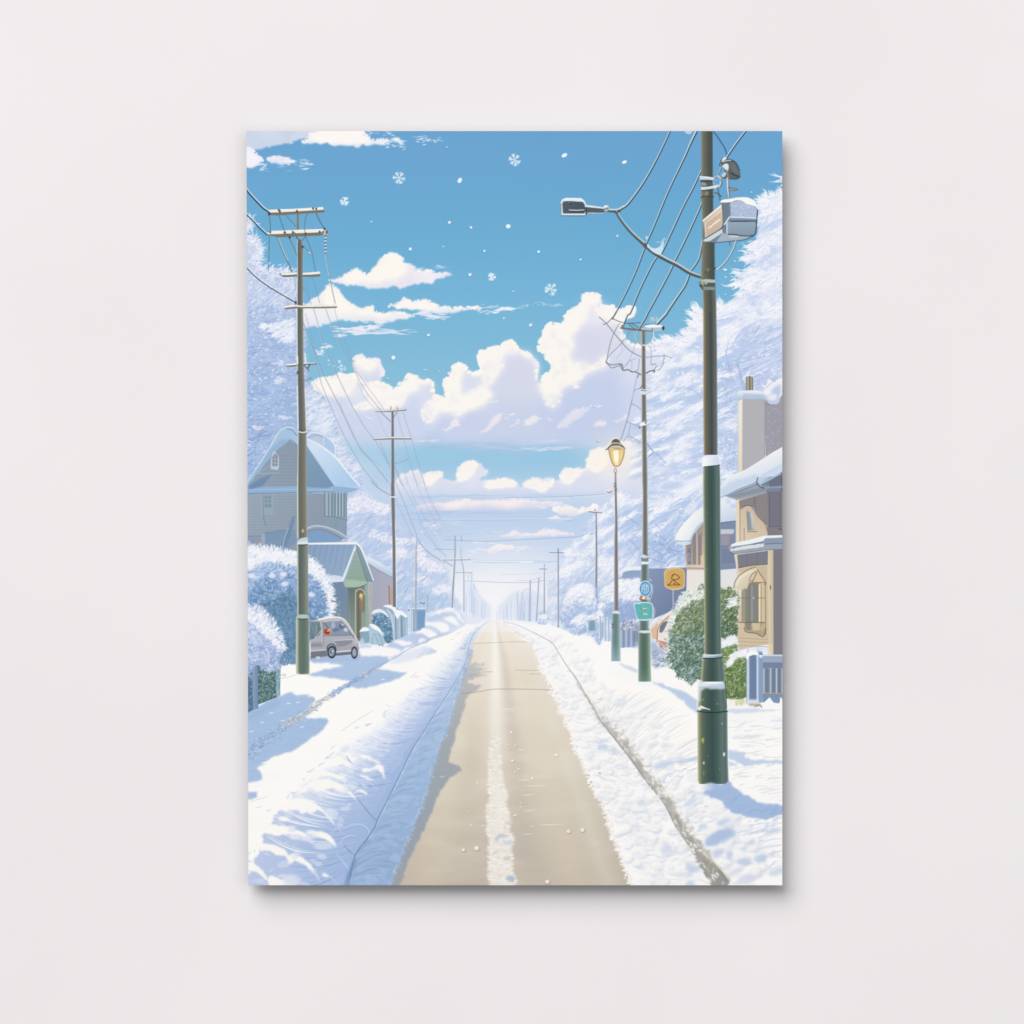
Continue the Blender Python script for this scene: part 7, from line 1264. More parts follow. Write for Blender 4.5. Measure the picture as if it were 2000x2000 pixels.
    stroke(fA(420, 1580, 412, 1592, 440, 1605, 470, 1612), 1.5, (72, 70, 66), .85); lines(fA, [(540, 1130, 580, 1160), (672, 1120, 680, 1190), (460, 1130, 500, 1190)], 1.3, (92, 84, 72), .8)
    x, y = fA(888, 1150)[0]; ell(x, y, 6, 5, (196, 190, 186), .95, soft=1.5); ell(x+3, y-1, 2.4, 3.4, (84, 78, 80), .8, soft=1.2); ell(x-5, y-1, 2, 2, (60, 58, 58), .8, soft=1)
    for v in range(1185, 1370, 18): ell(*fA(890, v)[0], 2, 1.7, (90, 94, 98) if (v//18) % 2 else (228, 232, 234), .9, soft=1)
    stroke(fA(890, 1360, 905, 1480, 930, 1600, 950, 1700, 990, 1890), 1.8, (150, 156, 164), .9); stroke(fA(886, 1380, 902, 1490, 925, 1600), .8, (240, 244, 248), .8); ell(*fA(935, 1690)[0], 2.4, 1.8, (236, 240, 244), .9); ell(*fA(720, 1365)[0], 2.6, 2.4, (214, 212, 224), .9); ell(*fA(716, 1375)[0], 1.2, 1.2, (50, 54, 64), .9)
    for p, ww in [(fA(560, 1620, 575, 1680, 570, 1760), 1), (fA(700, 1625, 700, 1740, 740, 1905), .9), (fA(755, 1620, 790, 1740, 830, 1890), 1), (fA(650, 1640, 690, 1780, 740, 1900), .8), (fA(660, 1720, 645, 1790), 1.4)]: stroke(p, ww, (128, 142, 170), .8)
    # heavy wires running off to the left
    for p, ww in [(fA(50, 680, 110, 755, 180, 830, 240, 890, 300, 930), 2.6), (fA(50, 945, 120, 1010, 200, 1095, 280, 1170), 2.2), (fA(50, 1495, 150, 1600, 280, 1700, 420, 1785, 580, 1878), 1.8)]:
        stroke([(x-.6, y+1.1) for x, y in p], ww, (34, 44, 58), .9, P1); stroke([(x+1, y-1.1) for x, y in p], ww*.6, (240, 246, 250), .9)
    ell(*fA(578, 1885)[0], 2, 4, (56, 52, 50), .8, soft=1.3)
    # base sleeves
    g2 = [(0, (206, 214, 192)), (.10, (172, 182, 160)), (.16, (92, 103, 100)), (.45, (100, 112, 108)), (.7, (118, 127, 116)), (.84, (142, 146, 132)), (.93, (120, 126, 116)), (1, (196, 214, 206))]
    column(rows((fH, 655, 590, 708), (fH, 1400, 594, 712)), g2, P1); poly(fH(592, 625, 640, 595, 690, 585, 705, 600, 708, 655, 592, 660), (196, 214, 222), .97, P1); poly(fH(594, 640, 700, 630, 706, 658, 592, 662), (228, 238, 242), .9); stroke(fH(606, 665, 650, 675, 700, 662), 1.4, (62, 72, 74), .8)
    g3 = [(0, (208, 214, 192)), (.14, (172, 184, 158)), (.2, (122, 136, 122)), (.3, (104, 120, 112)), (.6, (98, 116, 108)), (.85, (114, 132, 122)), (.96, (140, 158, 146)), (1, (200, 210, 200))]
    column(rows((fH, 1430, 580, 720), (fH, 1932, 578, 724), (fK, 145, 582, 722)), g3, P1); poly(fH(578, 1430, 598, 1400, 650, 1395, 705, 1400, 722, 1435, 650, 1440), (186, 202, 198), .95, P1); stroke(fH(596, 1442, 650, 1448, 695, 1442), 1.6, (56, 68, 66), .8); poly(fK(580, 148, 600, 138, 640, 150, 690, 142, 724, 146, 724, 160, 580, 165), (250, 251, 250), .9, blur=1); ell(*fH(652, 520)[0], 2.2, 3.4, (206, 208, 170), .8, soft=1.4)

def paint_posts_right():
    # street lantern
    L = ID('lamp_post')
    column(rows((fT, 1150, 322, 354), (fT, 1932, 330, 372), (fJ, 600, 155, 192), (fJ, 1330, 152, 200)), [(0, (196, 194, 196)), (.3, (136, 130, 130)), (.6, (120, 114, 116)), (1, (168, 164, 168))], L)
    column(rows((fJ, 1345, 130, 215), (fJ, 1600, 124, 216), (fJ, 1835, 122, 220)), [(0, (190, 206, 212)), (.2, (120, 146, 154)), (.5, (104, 130, 132)), (.75, (126, 152, 148)), (1, (176, 196, 196))], L)
    poly(fJ(125, 1345, 145, 1325, 180, 1318, 212, 1335, 215, 1352, 170, 1350), (224, 232, 238), .95); put(full(polymask(fJ(122, 1640, 220, 1640, 220, 1836, 122, 1836)))*np.clip((YY-Y(fJ, 1640))/36, 0, 1), (176, 206, 220), .5); ell(*fJ(140, 1460)[0], 2.4, 2, (96, 100, 104), .8, soft=1.2); ell(*fJ(140, 1490)[0], 2.4, 2, (110, 110, 108), .8, soft=1.2)
    for v in (1330, 1370, 1400, 1430): ell(*fT(330 if v < 1400 else 345, v)[0], 2.6, 1.8, (118, 112, 110), .85, soft=1)
    stroke(fT(336, 1080, 318, 1110, 322, 1140, 340, 1160, 356, 1130, 354, 1100, 338, 1080), 1.6, (112, 104, 96), .9, L); poly(fT(205, 1440, 230, 1400, 280, 1405, 290, 1420, 250, 1450), (244, 226, 216), .9, sm=True); stroke(fT(215, 1455, 250, 1465, 280, 1440), 1.6, (96, 92, 96), .8)
    glass = fT(232, 790, 300, 775, 400, 775, 480, 780, 470, 880, 440, 970, 400, 1040, 350, 1056, 310, 1040, 275, 970, 250, 880)
    d = np.exp(-(((XX-X(fT, 356))/42)**2+((YY-Y(fT, 900))/42)**2)); put(d.astype(np.float32), (255, 244, 220), .5)
    poly(glass, (214, 190, 146), 1, L); poly(fT(262, 800, 465, 795, 455, 880, 430, 965, 395, 1030, 352, 1044, 316, 1030, 285, 960, 268, 880), lgrad(X(fT, 260), 0, (236, 206, 140), X(fT, 470), 0, (240, 208, 142)), 1)
    poly(fT(300, 800, 395, 798, 392, 960, 370, 1035, 345, 1035, 316, 960), (255, 244, 206), .95, blur=1); poly(fT(405, 800, 455, 798, 440, 920, 400, 1010), (246, 214, 148), .6, blur=1); stroke(fT(402, 800, 400, 980), 1.4, (214, 176, 108), .8, sm=False); stroke(fT(290, 800, 305, 960, 330, 1030), 1.2, (226, 190, 120), .8); ell(*fT(350, 900)[0], 5, 10, (255, 252, 234), .9, soft=4)
    stroke(fT(232, 790, 250, 880, 275, 970, 310, 1040, 350, 1056, 400, 1040, 440, 970, 470, 880, 480, 780), 1.5, (150, 122, 82), .9)
    poly(fT(188, 790, 240, 730, 262, 680, 280, 640, 310, 618, 360, 616, 395, 640, 410, 670, 450, 720, 490, 765, 470, 780, 380, 785, 280, 770, 220, 790), (122, 118, 98), 1, L); poly(fT(275, 650, 310, 620, 360, 618, 395, 645, 400, 680, 330, 685, 270, 690), (112, 108, 92), .9)
    for p, ww, c in [(fT(200, 790, 260, 750, 350, 735, 430, 750, 485, 768), 2.4, (236, 232, 214)), (fT(225, 760, 290, 722, 380, 715, 450, 742), 1.8, (80, 80, 70)), (fT(245, 720, 300, 690, 380, 690, 430, 715), 2, (206, 208, 196)), (fT(262, 690, 285, 640, 330, 610, 370, 612), 2.2, (246, 246, 244)), (fT(188, 792, 230, 770, 262, 768), 2, (60, 58, 50)), (fT(190, 780, 235, 725, 265, 670), 1.8, (240, 240, 238)), (fT(290, 660, 320, 650, 350, 660, 380, 650), 1.6, (70, 70, 60)), (fT(240, 775, 330, 762, 470, 770), 2.4, (226, 214, 176)), (fT(430, 735, 490, 770), 1.6, (70, 70, 62))]: stroke(p, ww, c, .9)
    # middle pole
    M2 = ID('utility_pole')
    for p, ww, c in [(fT(600, 0, 560, 150, 520, 330, 470, 500, 410, 650), 1.4, (176, 184, 206)), (fT(590, 20, 545, 250, 480, 480, 425, 640), .9, (146, 156, 184)), (fT(600, 70, 680, 110, 740, 160), 1.4, (150, 150, 160)), (fT(520, 345, 575, 380, 640, 395, 715, 420), 1.2, (140, 150, 176)), (fT(575, 385, 545, 560), 1.2, (146, 156, 184)), (fT(545, 560, 460, 665), 1.2, (140, 150, 176)), (fT(545, 575, 640, 620, 730, 680), 1.3, (140, 148, 172)), (fT(840, 700, 900, 780, 930, 830, 855, 905), 1.4, (120, 136, 168)), (fT(930, 830, 1000, 870, 1090, 960, 1130, 1010), 1, (130, 146, 184))]: stroke(p, ww, c, .85)
    for p, ww, c in [(fG(0, 150, 70, 215, 140, 300, 240, 420, 320, 500, 430, 560), 1.6, (104, 112, 130)), (fG(130, 165, 80, 215, 40, 230), 1.4, (90, 94, 106)), (fG(210, 215, 150, 320, 110, 440, 85, 560, 75, 610), 1.6, (130, 136, 150)), (fG(330, 280, 260, 380, 200, 450, 110, 540, 75, 600), 1.3, (126, 136, 156)), (fG(420, 210, 280, 215, 200, 195, 130, 165), 1.5, (84, 88, 96)), (fG(75, 600, 80, 625, 140, 640, 200, 630, 240, 640), 3, (150, 158, 178)), (fG(75, 610, 130, 672, 200, 650, 240, 690), 1.4, (110, 114, 128)), (fG(210, 630, 240, 660, 245, 695, 300, 690, 330, 710, 380, 715, 425, 740), 2.2, (92, 92, 98)), (fG(480, 725, 520, 705, 565, 700, 560, 715), 2.4, (88, 88, 94)), (fG(475, 565, 560, 555, 665, 548, 740, 570), 1.2, (120, 130, 152)), (fG(665, 535, 660, 590, 640, 660, 600, 695), 1.2, (112, 122, 146)), (fG(500, 450, 530, 480, 530, 640), 1.1, (130, 140, 164)), (fG(540, 640, 580, 630), 1.2, (90, 96, 112)), (fG(590, 650, 560, 690), 1.2, (90, 96, 112)), (fG(380, 400, 340, 520, 280, 650), 1, (150, 158, 180)), (fG(335, 590, 335, 700), .9, (150, 158, 180)), (fG(410, 580, 400, 690, 370, 700), 1.2, (130, 138, 160)), (fG(250, 330, 230, 420, 235, 500, 175, 580), .9, (160, 166, 188)), (fG(390, 740, 360, 890, 320, 1080, 270, 1250, 215, 1420), 1.1, (150, 158, 180)), (fG(440, 880, 380, 890, 350, 915), 1, (130, 140, 160)), (fG(240, 690, 300, 610, 380, 570), 1, (150, 156, 176)), (fG(110, 545, 180, 590, 230, 605), 1, (206, 212, 226)), (fG(395, 770, 405, 735), 1.4, (96, 100, 110))]: stroke(p, ww, c, .85)
    g = [(0, (226, 230, 232)), (.12, (176, 174, 168)), (.3, (128, 126, 122)), (.55, (106, 106, 104)), (.8, (132, 132, 128)), (1, (176, 180, 184))]
    column(rows((fG, 290, 428, 474), (fG, 440, 432, 474), (fG, 800, 430, 478), (fG, 1250, 430, 486), (fG, 1500, 436, 488), (fG, 1932, 442, 494), (fJ, 0, 436, 496), (fJ, 770, 436, 500)), g, M2)
    poly(fG(445, 300, 470, 300, 470, 380, 450, 360), (150, 124, 100), .7, blur=1); poly(fG(412, 930, 430, 885, 480, 890, 488, 940, 450, 945), (220, 230, 238), .95); lines(fG, [(430, 900, 478, 905), (418, 880, 440, 850)], 1.6, (96, 98, 100), .8); poly(fG(415, 1250, 430, 1225, 450, 1230, 460, 1205, 470, 1240, 485, 1255, 420, 1265), (246, 248, 250), .98); ell(*fG(415, 1280)[0], 1.8, 2.2, (100, 102, 106), .8, soft=1.2)
    poly(fG(440, 240, 520, 228, 640, 235, 662, 250, 660, 290, 560, 295, 400, 285, 420, 260), (176, 196, 214), 1, M2); poly(fG(440, 240, 520, 228, 640, 236, 650, 256, 500, 262), (244, 249, 252), .95); poly(fG(215, 258, 320, 268, 420, 282, 560, 292, 560, 300, 380, 294, 215, 272), (120, 108, 98), .98, M2); ell(*fG(655, 266)[0], 2.6, 4, (52, 50, 54), .9, soft=1.2); lines(fG, [(220, 262, 330, 275, 400, 285)], 2.6, (130, 114, 100), .95, M2); ell(*fG(235, 245)[0], 2, 3, (150, 110, 80), .9, soft=1)
    stroke(fG(440, 260, 470, 235, 520, 225), 1.6, (84, 96, 110), .85); lines(fG, [(540, 225, 548, 165), (575, 215, 570, 160), (540, 170, 580, 165)], 1.8, (120, 116, 118), .85, M2); ell(*fG(545, 165)[0], 3, 2.4, (190, 196, 206), .9, soft=1.2); poly(fG(520, 160, 600, 150, 610, 185, 530, 215), (214, 226, 238), .5, blur=1)
    stroke(fG(378, 290, 372, 340, 395, 400, 440, 436, 490, 440, 530, 410, 550, 350, 552, 290), 3, (214, 222, 228), .95, M2); stroke(fG(374, 300, 375, 345, 400, 405, 440, 442), 1.2, (104, 104, 102), .8); stroke(fG(545, 300, 542, 350, 520, 405), 1, (110, 112, 114), .8); lines(fG, [(300, 220, 380, 290), (330, 215, 430, 280), (380, 285, 430, 240), (540, 270, 550, 295)], 1.5, (82, 78, 76), .8)
    # heavy wires from the near pole to it
    BW = [(fC(725, 80, 650, 240, 560, 420, 450, 610, 340, 765, 270, 845, 195, 888), [2.4, 3.2, 5]), (fC(992, 80, 930, 210, 870, 350, 700, 710, 560, 1050, 490, 1210, 440, 1340, 380, 1500, 290, 1700, 170, 1932)+fG(130, 165), [5, 2.6, 2.6, 2, 2]), (fC(1040, 490, 960, 660, 860, 850, 740, 1110, 640, 1320, 560, 1410, 420, 1690, 320, 1932)+fG(290, 130, 240, 250), [2.4, 2.8, 2.4, 2]), (fC(1058, 780, 1030, 860, 1000, 930, 870, 1210, 770, 1410, 720, 1520, 600, 1750, 500, 1932)+fG(480, 150, 400, 285), [2.4, 2.8, 2.8, 2.2]), (fC(1052, 1200, 1025, 1360, 980, 1450, 930, 1520, 880, 1650, 780, 1800, 690, 1932)+fG(680, 120, 590, 215), [2.6, 2.8, 4, 6])]
    WR = ID('power_line')
    for p, ww in BW:
        stroke([(x+.9, y+.5) for x, y in p], ww, (52, 72, 84), .95, WR); stroke([(x-.5, y-.4) for x, y in p], [k*.62 for k in ww], (206, 222, 228), .95)
    stroke(fC(170, 1932, 140, 2000)+fG(130, 165), 1.4, (84, 92, 104), .8)
    # lamp arm
    SA = ID('street_lamp')
    stroke(fC(0, 884, 60, 890, 130, 900, 195, 895, 240, 870), [5, 6, 6, 6, 5], (92, 106, 112), 1, SA); stroke(fC(0, 872, 60, 876, 130, 884, 195, 880, 250, 850), 2.4, (226, 236, 240), .95)
    x, y = fC(75, 870)[0]; ell(x, y, 5.6, 6.4, (176, 188, 194), 1, SA); ell(x-1, y-3, 4, 2.6, (244, 248, 250), .95, soft=1.5); stroke([(x-3, y+2), (x+1, y-1), (x+3, y+3)], 1.4, (66, 74, 80), .8)
    ap = fC(165, 900, 230, 1000, 330, 1120, 470, 1245, 560, 1320, 680, 1390, 800, 1450, 930, 1530, 1075, 1580)
    stroke(ap, [3.4, 5, 6, 8.6, 9, 8.6, 8, 8], (94, 106, 110), 1, SA); stroke([(x+1.5, y-2.2) for x, y in ap], [1.2, 1.6, 2.2, 3, 3, 2.6, 2], (216, 228, 234), .92); stroke([(x-.6, y+2.4) for x, y in ap], [.8, 1, 1.6, 2, 2, 2, 1.4], (62, 72, 76), .8)
    poly(fC(490, 1250, 560, 1280, 620, 1260, 660, 1200, 650, 1290, 620, 1345, 540, 1310), (214, 232, 244), .92, sm=True); ell(*fC(470, 1250)[0], 4, 5, (84, 92, 96), .9, soft=1.4); ell(*fC(485, 1170)[0], 2, 3, (220, 234, 244), .9); ell(*fC(500, 1255)[0], 1.6, 3.4, (236, 244, 248), .9); stroke(fC(625, 1225, 670, 1175), 2, (196, 220, 238), .8)
    lines(fC, [(190, 895, 215, 905), (150, 905, 190, 915)], 2.4, (64, 72, 78), .85)
    # lamp head
    poly(fB(1475, 840, 1490, 800, 1530, 785, 1690, 788, 1725, 815, 1745, 860, 1932, 885, 1932, 945, 1745, 948, 1735, 968, 1490, 968, 1478, 940), (224, 234, 240), 1, SA)
    poly(fB(1492, 845, 1505, 822, 1570, 818, 1710, 828, 1728, 850, 1735, 920, 1725, 950, 1500, 950), lgrad(X(fB, 1490), Y(fB, 820), (84, 98, 110), X(fB, 1735), Y(fB, 950), (72, 86, 98)), 1, SA); poly(fB(1745, 882, 1932, 900, 1932, 942, 1745, 942), (86, 94, 98), .98)
    stroke(fB(1740, 890, 1745, 955), 3.4, (58, 66, 72), .9, sm=False); stroke(fB(1565, 912, 1640, 916, 1720, 912), 1.8, (216, 224, 230), .9); stroke(fB(1568, 936, 1715, 932), 1, (40, 48, 56), .8); ell(*fB(1578, 850)[0], 2, 1.6, (40, 48, 56), .8, soft=1); lines(fB, [(1478, 850, 1480, 940)], 1.2, (70, 86, 96), .8); stroke(fB(1485, 972, 1600, 974, 1735, 974), 1.4, (64, 86, 100), .75); stroke(fB(1565, 822, 1568, 840), 1.4, (150, 160, 168), .7, sm=False); stroke(fB(1525, 800, 1600, 796, 1690, 800, 1730, 850), 1.6, (250, 252, 252), .9)
    # near pole
    NP = ID('utility_pole')
    stroke(fC(1170, 90, 1240, 190, 1285, 265, 1302, 325), 1.8, (50, 62, 72), .9); stroke([(x+.8, y+.6) for x, y in fC(1500, 75, 1400, 205, 1300, 350)], 2.8, (44, 60, 72), .95); stroke([(x-.6, y-.4) for x, y in fC(1500, 75, 1400, 205, 1300, 350)], 1.7, (222, 234, 240), .95)
    g1 = [(0, (150, 150, 132)), (.08, (124, 124, 108)), (.3, (104, 104, 92)), (.5, (92, 94, 86)), (.62, (84, 88, 80)), (.75, (74, 84, 84)), (.88, (66, 84, 92)), (.96, (104, 124, 136)), (1, (140, 160, 172))]
    column(rows((fC, 70, 1040, 1164), (fC, 550, 1044, 1166), (fC, 760, 1040, 1170), (fC, 900, 1050, 1170), (fC, 1210, 1050, 1184), (fC, 1600, 1040, 1188)), g1, NP)
    g2 = [(0, (196, 182, 150)), (.07, (156, 140, 114)), (.16, (114, 108, 90)), (.3, (96, 98, 86)), (.46, (80, 88, 88)), (.58, (66, 76, 80)), (.70, (90, 88, 84)), (.82, (102, 106, 102)), (.92, (92, 108, 112)), (1, (150, 164, 172))]
    column(rows((fC, 1650, 1050, 1188), (fG, 0, 1060, 1196), (fG, 500, 1062, 1204), (fG, 1000, 1062, 1207), (fG, 1560, 1066, 1210)), g2, NP)
    poly(fC(1055, 1600, 1184, 1605, 1190, 1932, 1060, 1932), (106, 102, 82), .2, blur=1)
    g3 = [(0, (190, 194, 160)), (.06, (148, 152, 120)), (.14, (98, 112, 98)), (.32, (72, 92, 88)), (.5, (62, 84, 82)), (.68, (78, 100, 96)), (.82, (98, 120, 114)), (.93, (88, 108, 108)), (1, (140, 164, 166))]
    column(rows((fG, 1660, 1062, 1232), (fJ, 0, 1060, 1236), (fJ, 1000, 1072, 1240), (fJ, 1765, 1075, 1246)), g3, NP)
    poly(fG(1062, 1580, 1100, 1568, 1200, 1572, 1215, 1585, 1222, 1660, 1140, 1668, 1056, 1678), lgrad(X(fG, 1060), 0, (250, 251, 252), X(fG, 1222), 0, (206, 218, 236)), 1, NP); stroke(fG(1062, 1585, 1054, 1670, 1075, 1672), 2, (246, 246, 244), .9); stroke(fG(1070, 1680, 1140, 1674, 1225, 1664), 1.4, (48, 64, 64), .8)
    # clamps
    for p, c in [(fC(1022, 545, 1100, 548, 1180, 560, 1190, 585, 1100, 580, 1030, 580), (206, 220, 228)), (fC(1036, 585, 1165, 590, 1165, 650, 1040, 645), (84, 96, 104)), (fC(1040, 610, 1070, 606, 1100, 625, 1090, 640, 1045, 640), (146, 160, 166)), (fC(1038, 655, 1120, 650, 1210, 630, 1240, 640, 1180, 670, 1040, 685), (222, 230, 234))]: poly(p, c, .98, NP)
    stroke(fC(1030, 548, 1100, 553, 1170, 563), 1.8, (244, 248, 250), .9); lines(fC, [(1035, 588, 1165, 598), (1040, 690, 1100, 684, 1170, 672)], 1.4, (44, 52, 58), .85); poly(fC(1085, 700, 1115, 700, 1112, 740, 1080, 742), (164, 158, 126), .8, blur=1); stroke(fC(1040, 765, 1065, 750, 1170, 752), 2, (62, 66, 60), .8)
    poly(fC(1030, 1605, 1090, 1592, 1180, 1600, 1185, 1625, 1080, 1622), (190, 196, 180), .95, NP); poly(fC(1040, 1630, 1185, 1640, 1180, 1690, 1050, 1690), (96, 98, 84), .95); poly(fC(1060, 1672, 1180, 1675, 1178, 1704, 1062, 1702), (134, 158, 158), .9); lines(fC, [(1030, 1620, 1030, 1660, 1060, 1700), (1050, 1640, 1180, 1640), (1090, 1625, 1110, 1650)], 1.8, (50, 50, 44), .85); ell(*fC(1050, 1640)[0], 4, 5, (176, 172, 146), .9, soft=1.6); ell(*fC(1092, 1635)[0], 3, 3, (196, 196, 178), .8, soft=1.4); ell(*fC(1040, 1660)[0], 2.4, 3, (60, 58, 50), .8, soft=1.3); ell(*fC(1110, 1500)[0], 4, 3, (170, 160, 120), .8, soft=1.5); stroke(fC(1080, 1530, 1110, 1495, 1130, 1520), 1.8, (64, 66, 58), .8)
    ell(*fC(1185, 1485)[0], 2, 2.4, (50, 56, 56), .85, soft=1)
    # insulator and box on the pole
    BX = ID('transformer_box')
    stroke(fC(1195, 560, 1225, 500, 1245, 455), 2.6, (170, 184, 194), .95, BX); stroke(fC(1200, 560, 1232, 500, 1250, 458), 1, (60, 70, 80), .85); stroke(fC(1165, 620, 1170, 575, 1205, 545, 1235, 560, 1240, 610, 1225, 650), 3.2, (196, 210, 218), .95, BX); stroke(fC(1160, 620, 1172, 580, 1200, 550), 1.2, (70, 82, 92), .85); stroke(fC(1240, 580, 1255, 610, 1235, 655), 1.6, (64, 74, 84), .85)
    poly(fC(1235, 420, 1240, 380, 1270, 345, 1300, 350, 1310, 372, 1370, 385, 1410, 430, 1440, 510, 1440, 555, 1420, 574, 1340, 570, 1250, 570, 1240, 545, 1290, 520, 1270, 460), (94, 102, 106), 1, BX); poly(fC(1330, 395, 1390, 420, 1425, 490, 1430, 545, 1380, 520, 1340, 460), (112, 118, 118), .8, blur=1)
    poly(fC(1250, 380, 1275, 345, 1300, 352, 1300, 378, 1265, 400), (232, 240, 244), .95); poly(fC(1255, 440, 1290, 415, 1318, 425, 1322, 460, 1310, 495, 1290, 480, 1270, 455), (234, 240, 244), .92, sm=True); poly(fC(1250, 530, 1280, 500, 1300, 515, 1285, 545, 1255, 560), (206, 220, 228), .9)
    stroke(fC(1250, 415, 1290, 378, 1340, 372, 1400, 410, 1435, 490), 1.6, (44, 52, 58), .85); stroke(fC(1255, 400, 1300, 385, 1345, 380), 1.4, (240, 244, 246), .85); stroke(fC(1350, 510, 1380, 530, 1420, 545), 3, (54, 58, 60), .85); stroke(fC(1300, 568, 1400, 574, 1440, 545), 1.6, (56, 68, 76), .85); ell(*fC(1240, 425)[0], 3, 3, (60, 64, 68), .9, soft=1.2); ell(*fC(1241, 424)[0], 1.2, 1.2, (230, 236, 240), .9)
    stroke(fC(1300, 480, 1318, 560, 1330, 640, 1335, 760), 2.4, (150, 140, 130), .95, BX); stroke(fC(1306, 560, 1312, 680, 1328, 780, 1335, 960), 1.8, (236, 242, 246), .92); stroke(fC(1330, 660, 1400, 672, 1410, 685, 1350, 690), 2.6, (132, 122, 112), .92); stroke(fC(1322, 650, 1330, 780, 1345, 960), 1, (60, 64, 72), .8); stroke(fC(1212, 660, 1222, 720, 1235, 790), 3, (110, 116, 124), .92, BX); stroke(fC(1180, 712, 1215, 722, 1245, 752), 2, (74, 72, 74), .85)
    poly(fC(1050, 995, 1150, 910, 1245, 830, 1250, 790, 1330, 775, 1420, 762, 1520, 765, 1590, 810, 1618, 880, 1612, 980, 1608, 1080, 1580, 1145, 1480, 1190, 1330, 1205, 1190, 1222, 1110, 1212, 1060, 1205, 1075, 1160), (120, 138, 156), 1, BX)
    poly(fC(1060, 990, 1255, 830, 1258, 1060, 1090, 1170), lgrad(X(fC, 1070), Y(fC, 1100), (196, 176, 156), X(fC, 1250), Y(fC, 900), (226, 210, 180)), .98); poly(fC(1052, 995, 1245, 832, 1250, 850, 1060, 1010), (240, 244, 246), .92); poly(fC(1090, 1020, 1245, 905, 1245, 1060, 1095, 1165), (206, 182, 160), .8); lines(fC, [(1085, 1020, 1088, 1170), (1085, 1020, 1245, 900)], 1.6, (236, 228, 214), .9); stroke(fC(1090, 1175, 1258, 1062, 1258, 835), 2, (62, 58, 58), .85)
    poly(fC(1105, 1070, 1230, 970, 1238, 990, 1110, 1085), (248, 240, 228), .85, rough=(2, 4, 391)); poly(fC(1060, 1200, 1090, 1180, 1255, 1080, 1260, 1120, 1130, 1205, 1080, 1212), (214, 222, 228), .95); poly(fC(1190, 1222, 1260, 1120, 1310, 1140, 1580, 1145, 1480, 1190, 1330, 1205), (170, 184, 196), .95)
    poly(fC(1262, 800, 1325, 795, 1335, 960, 1300, 1010, 1300, 1130, 1262, 1110), (112, 128, 146), .95); poly(fC(1340, 810, 1430, 792, 1540, 800, 1610, 880, 1604, 980, 1345, 970), (178, 192, 220), .98, BX); poly(fC(1240, 810, 1260, 785, 1330, 775, 1420, 760, 1520, 762, 1590, 805, 1620, 880, 1590, 850, 1540, 835, 1500, 825, 1460, 795, 1400, 790, 1340, 808), (250, 250, 246), .98, BX, sm=True)
    poly(fC(1340, 965, 1600, 975, 1595, 1000, 1345, 995), (130, 150, 172), .95); stroke(fC(1340, 962, 1470, 965, 1600, 972), 2, (230, 238, 246), .9); stroke(fC(1345, 1003, 1590, 1003), 2.4, (50, 64, 80), .9); poly(fC(1310, 1010, 1590, 1008, 1600, 1050, 1580, 1140, 1312, 1135), lgrad(0, Y(fC, 1010), (150, 170, 190), 0, Y(fC, 1140), (138, 156, 172)), .98); stroke(fC(1312, 1135, 1400, 1140, 1440, 1150, 1580, 1145, 1604, 1060, 1610, 985, 1618, 890), 2, (46, 58, 70), .85); stroke(fC(1305, 1020, 1305, 1130), 3, (206, 220, 230), .85, sm=False); stroke(fC(1280, 1035, 1330, 960), 2.4, (236, 242, 246), .92); stroke(fC(1185, 1222, 1330, 1208, 1480, 1192, 1580, 1150), 1.6, (60, 74, 84), .8); lines(fC, [(1330, 1160, 1420, 1160)], 3, (206, 216, 222), .85)
    scatter(full(polymask(fC(1350, 830, 1580, 850, 1590, 960, 1350, 960))), 60, 0, (3, 8), (.8, 2), [(1, (206, 214, 236)), (1, (160, 176, 206))], (.3, .7), .1, 392)
    stroke(fC(1400, 1205, 1370, 1290, 1300, 1410, 1230, 1480), 3, (112, 128, 134), .95, BX); stroke(fC(1394, 1205, 1364, 1288, 1296, 1404, 1220, 1480, 1190, 1490), 1.5, (236, 240, 238), .92); stroke(fC(1332, 1215, 1334, 1250), 2, (92, 88, 88), .8, sm=False)
    stroke(fC(860, 85, 900, 122, 950, 120), 1.2, (120, 150, 180), .6); poly(fC(865, 80, 955, 80, 930, 118, 890, 110), (206, 220, 236), .8)
    # sleeves at the foot of the near pole
    column(rows((fJ, 1790, 1060, 1260), (fM, 0, 1052, 1265), (fM, 120, 1042, 1276), (fM, 215, 1034, 1284)), g3, NP); poly(fJ(1055, 1780, 1065, 1762, 1150, 1768, 1250, 1762, 1262, 1775, 1260, 1792, 1160, 1800, 1060, 1800), lgrad(X(fJ, 1060), 0, (214, 222, 226), X(fJ, 1260), 0, (130, 150, 166)), 1, NP); stroke(fJ(1060, 1804, 1160, 1806, 1262, 1796), 2, (44, 58, 60), .9); stroke(fJ(1070, 1768, 1160, 1774, 1250, 1768), 1.6, (236, 242, 246), .9)
    column(rows((fM, 270, 1016, 1290), (fM, 400, 1012, 1296), (fM, 525, 1004, 1310)), g3, NP); poly(fM(1006, 250, 1012, 210, 1040, 200, 1090, 232, 1180, 238, 1270, 215, 1286, 240, 1290, 285, 1180, 290, 1090, 285, 1040, 300, 1028, 420, 1012, 420), (214, 226, 238), .8, NP, rough=(2, 5, 393), blur=1); poly(fM(1120, 250, 1280, 235, 1285, 280, 1150, 285), (186, 204, 228), .8, blur=1); stroke(fM(1284, 215, 1292, 285, 1300, 480), 1.8, (40, 56, 58), .8)
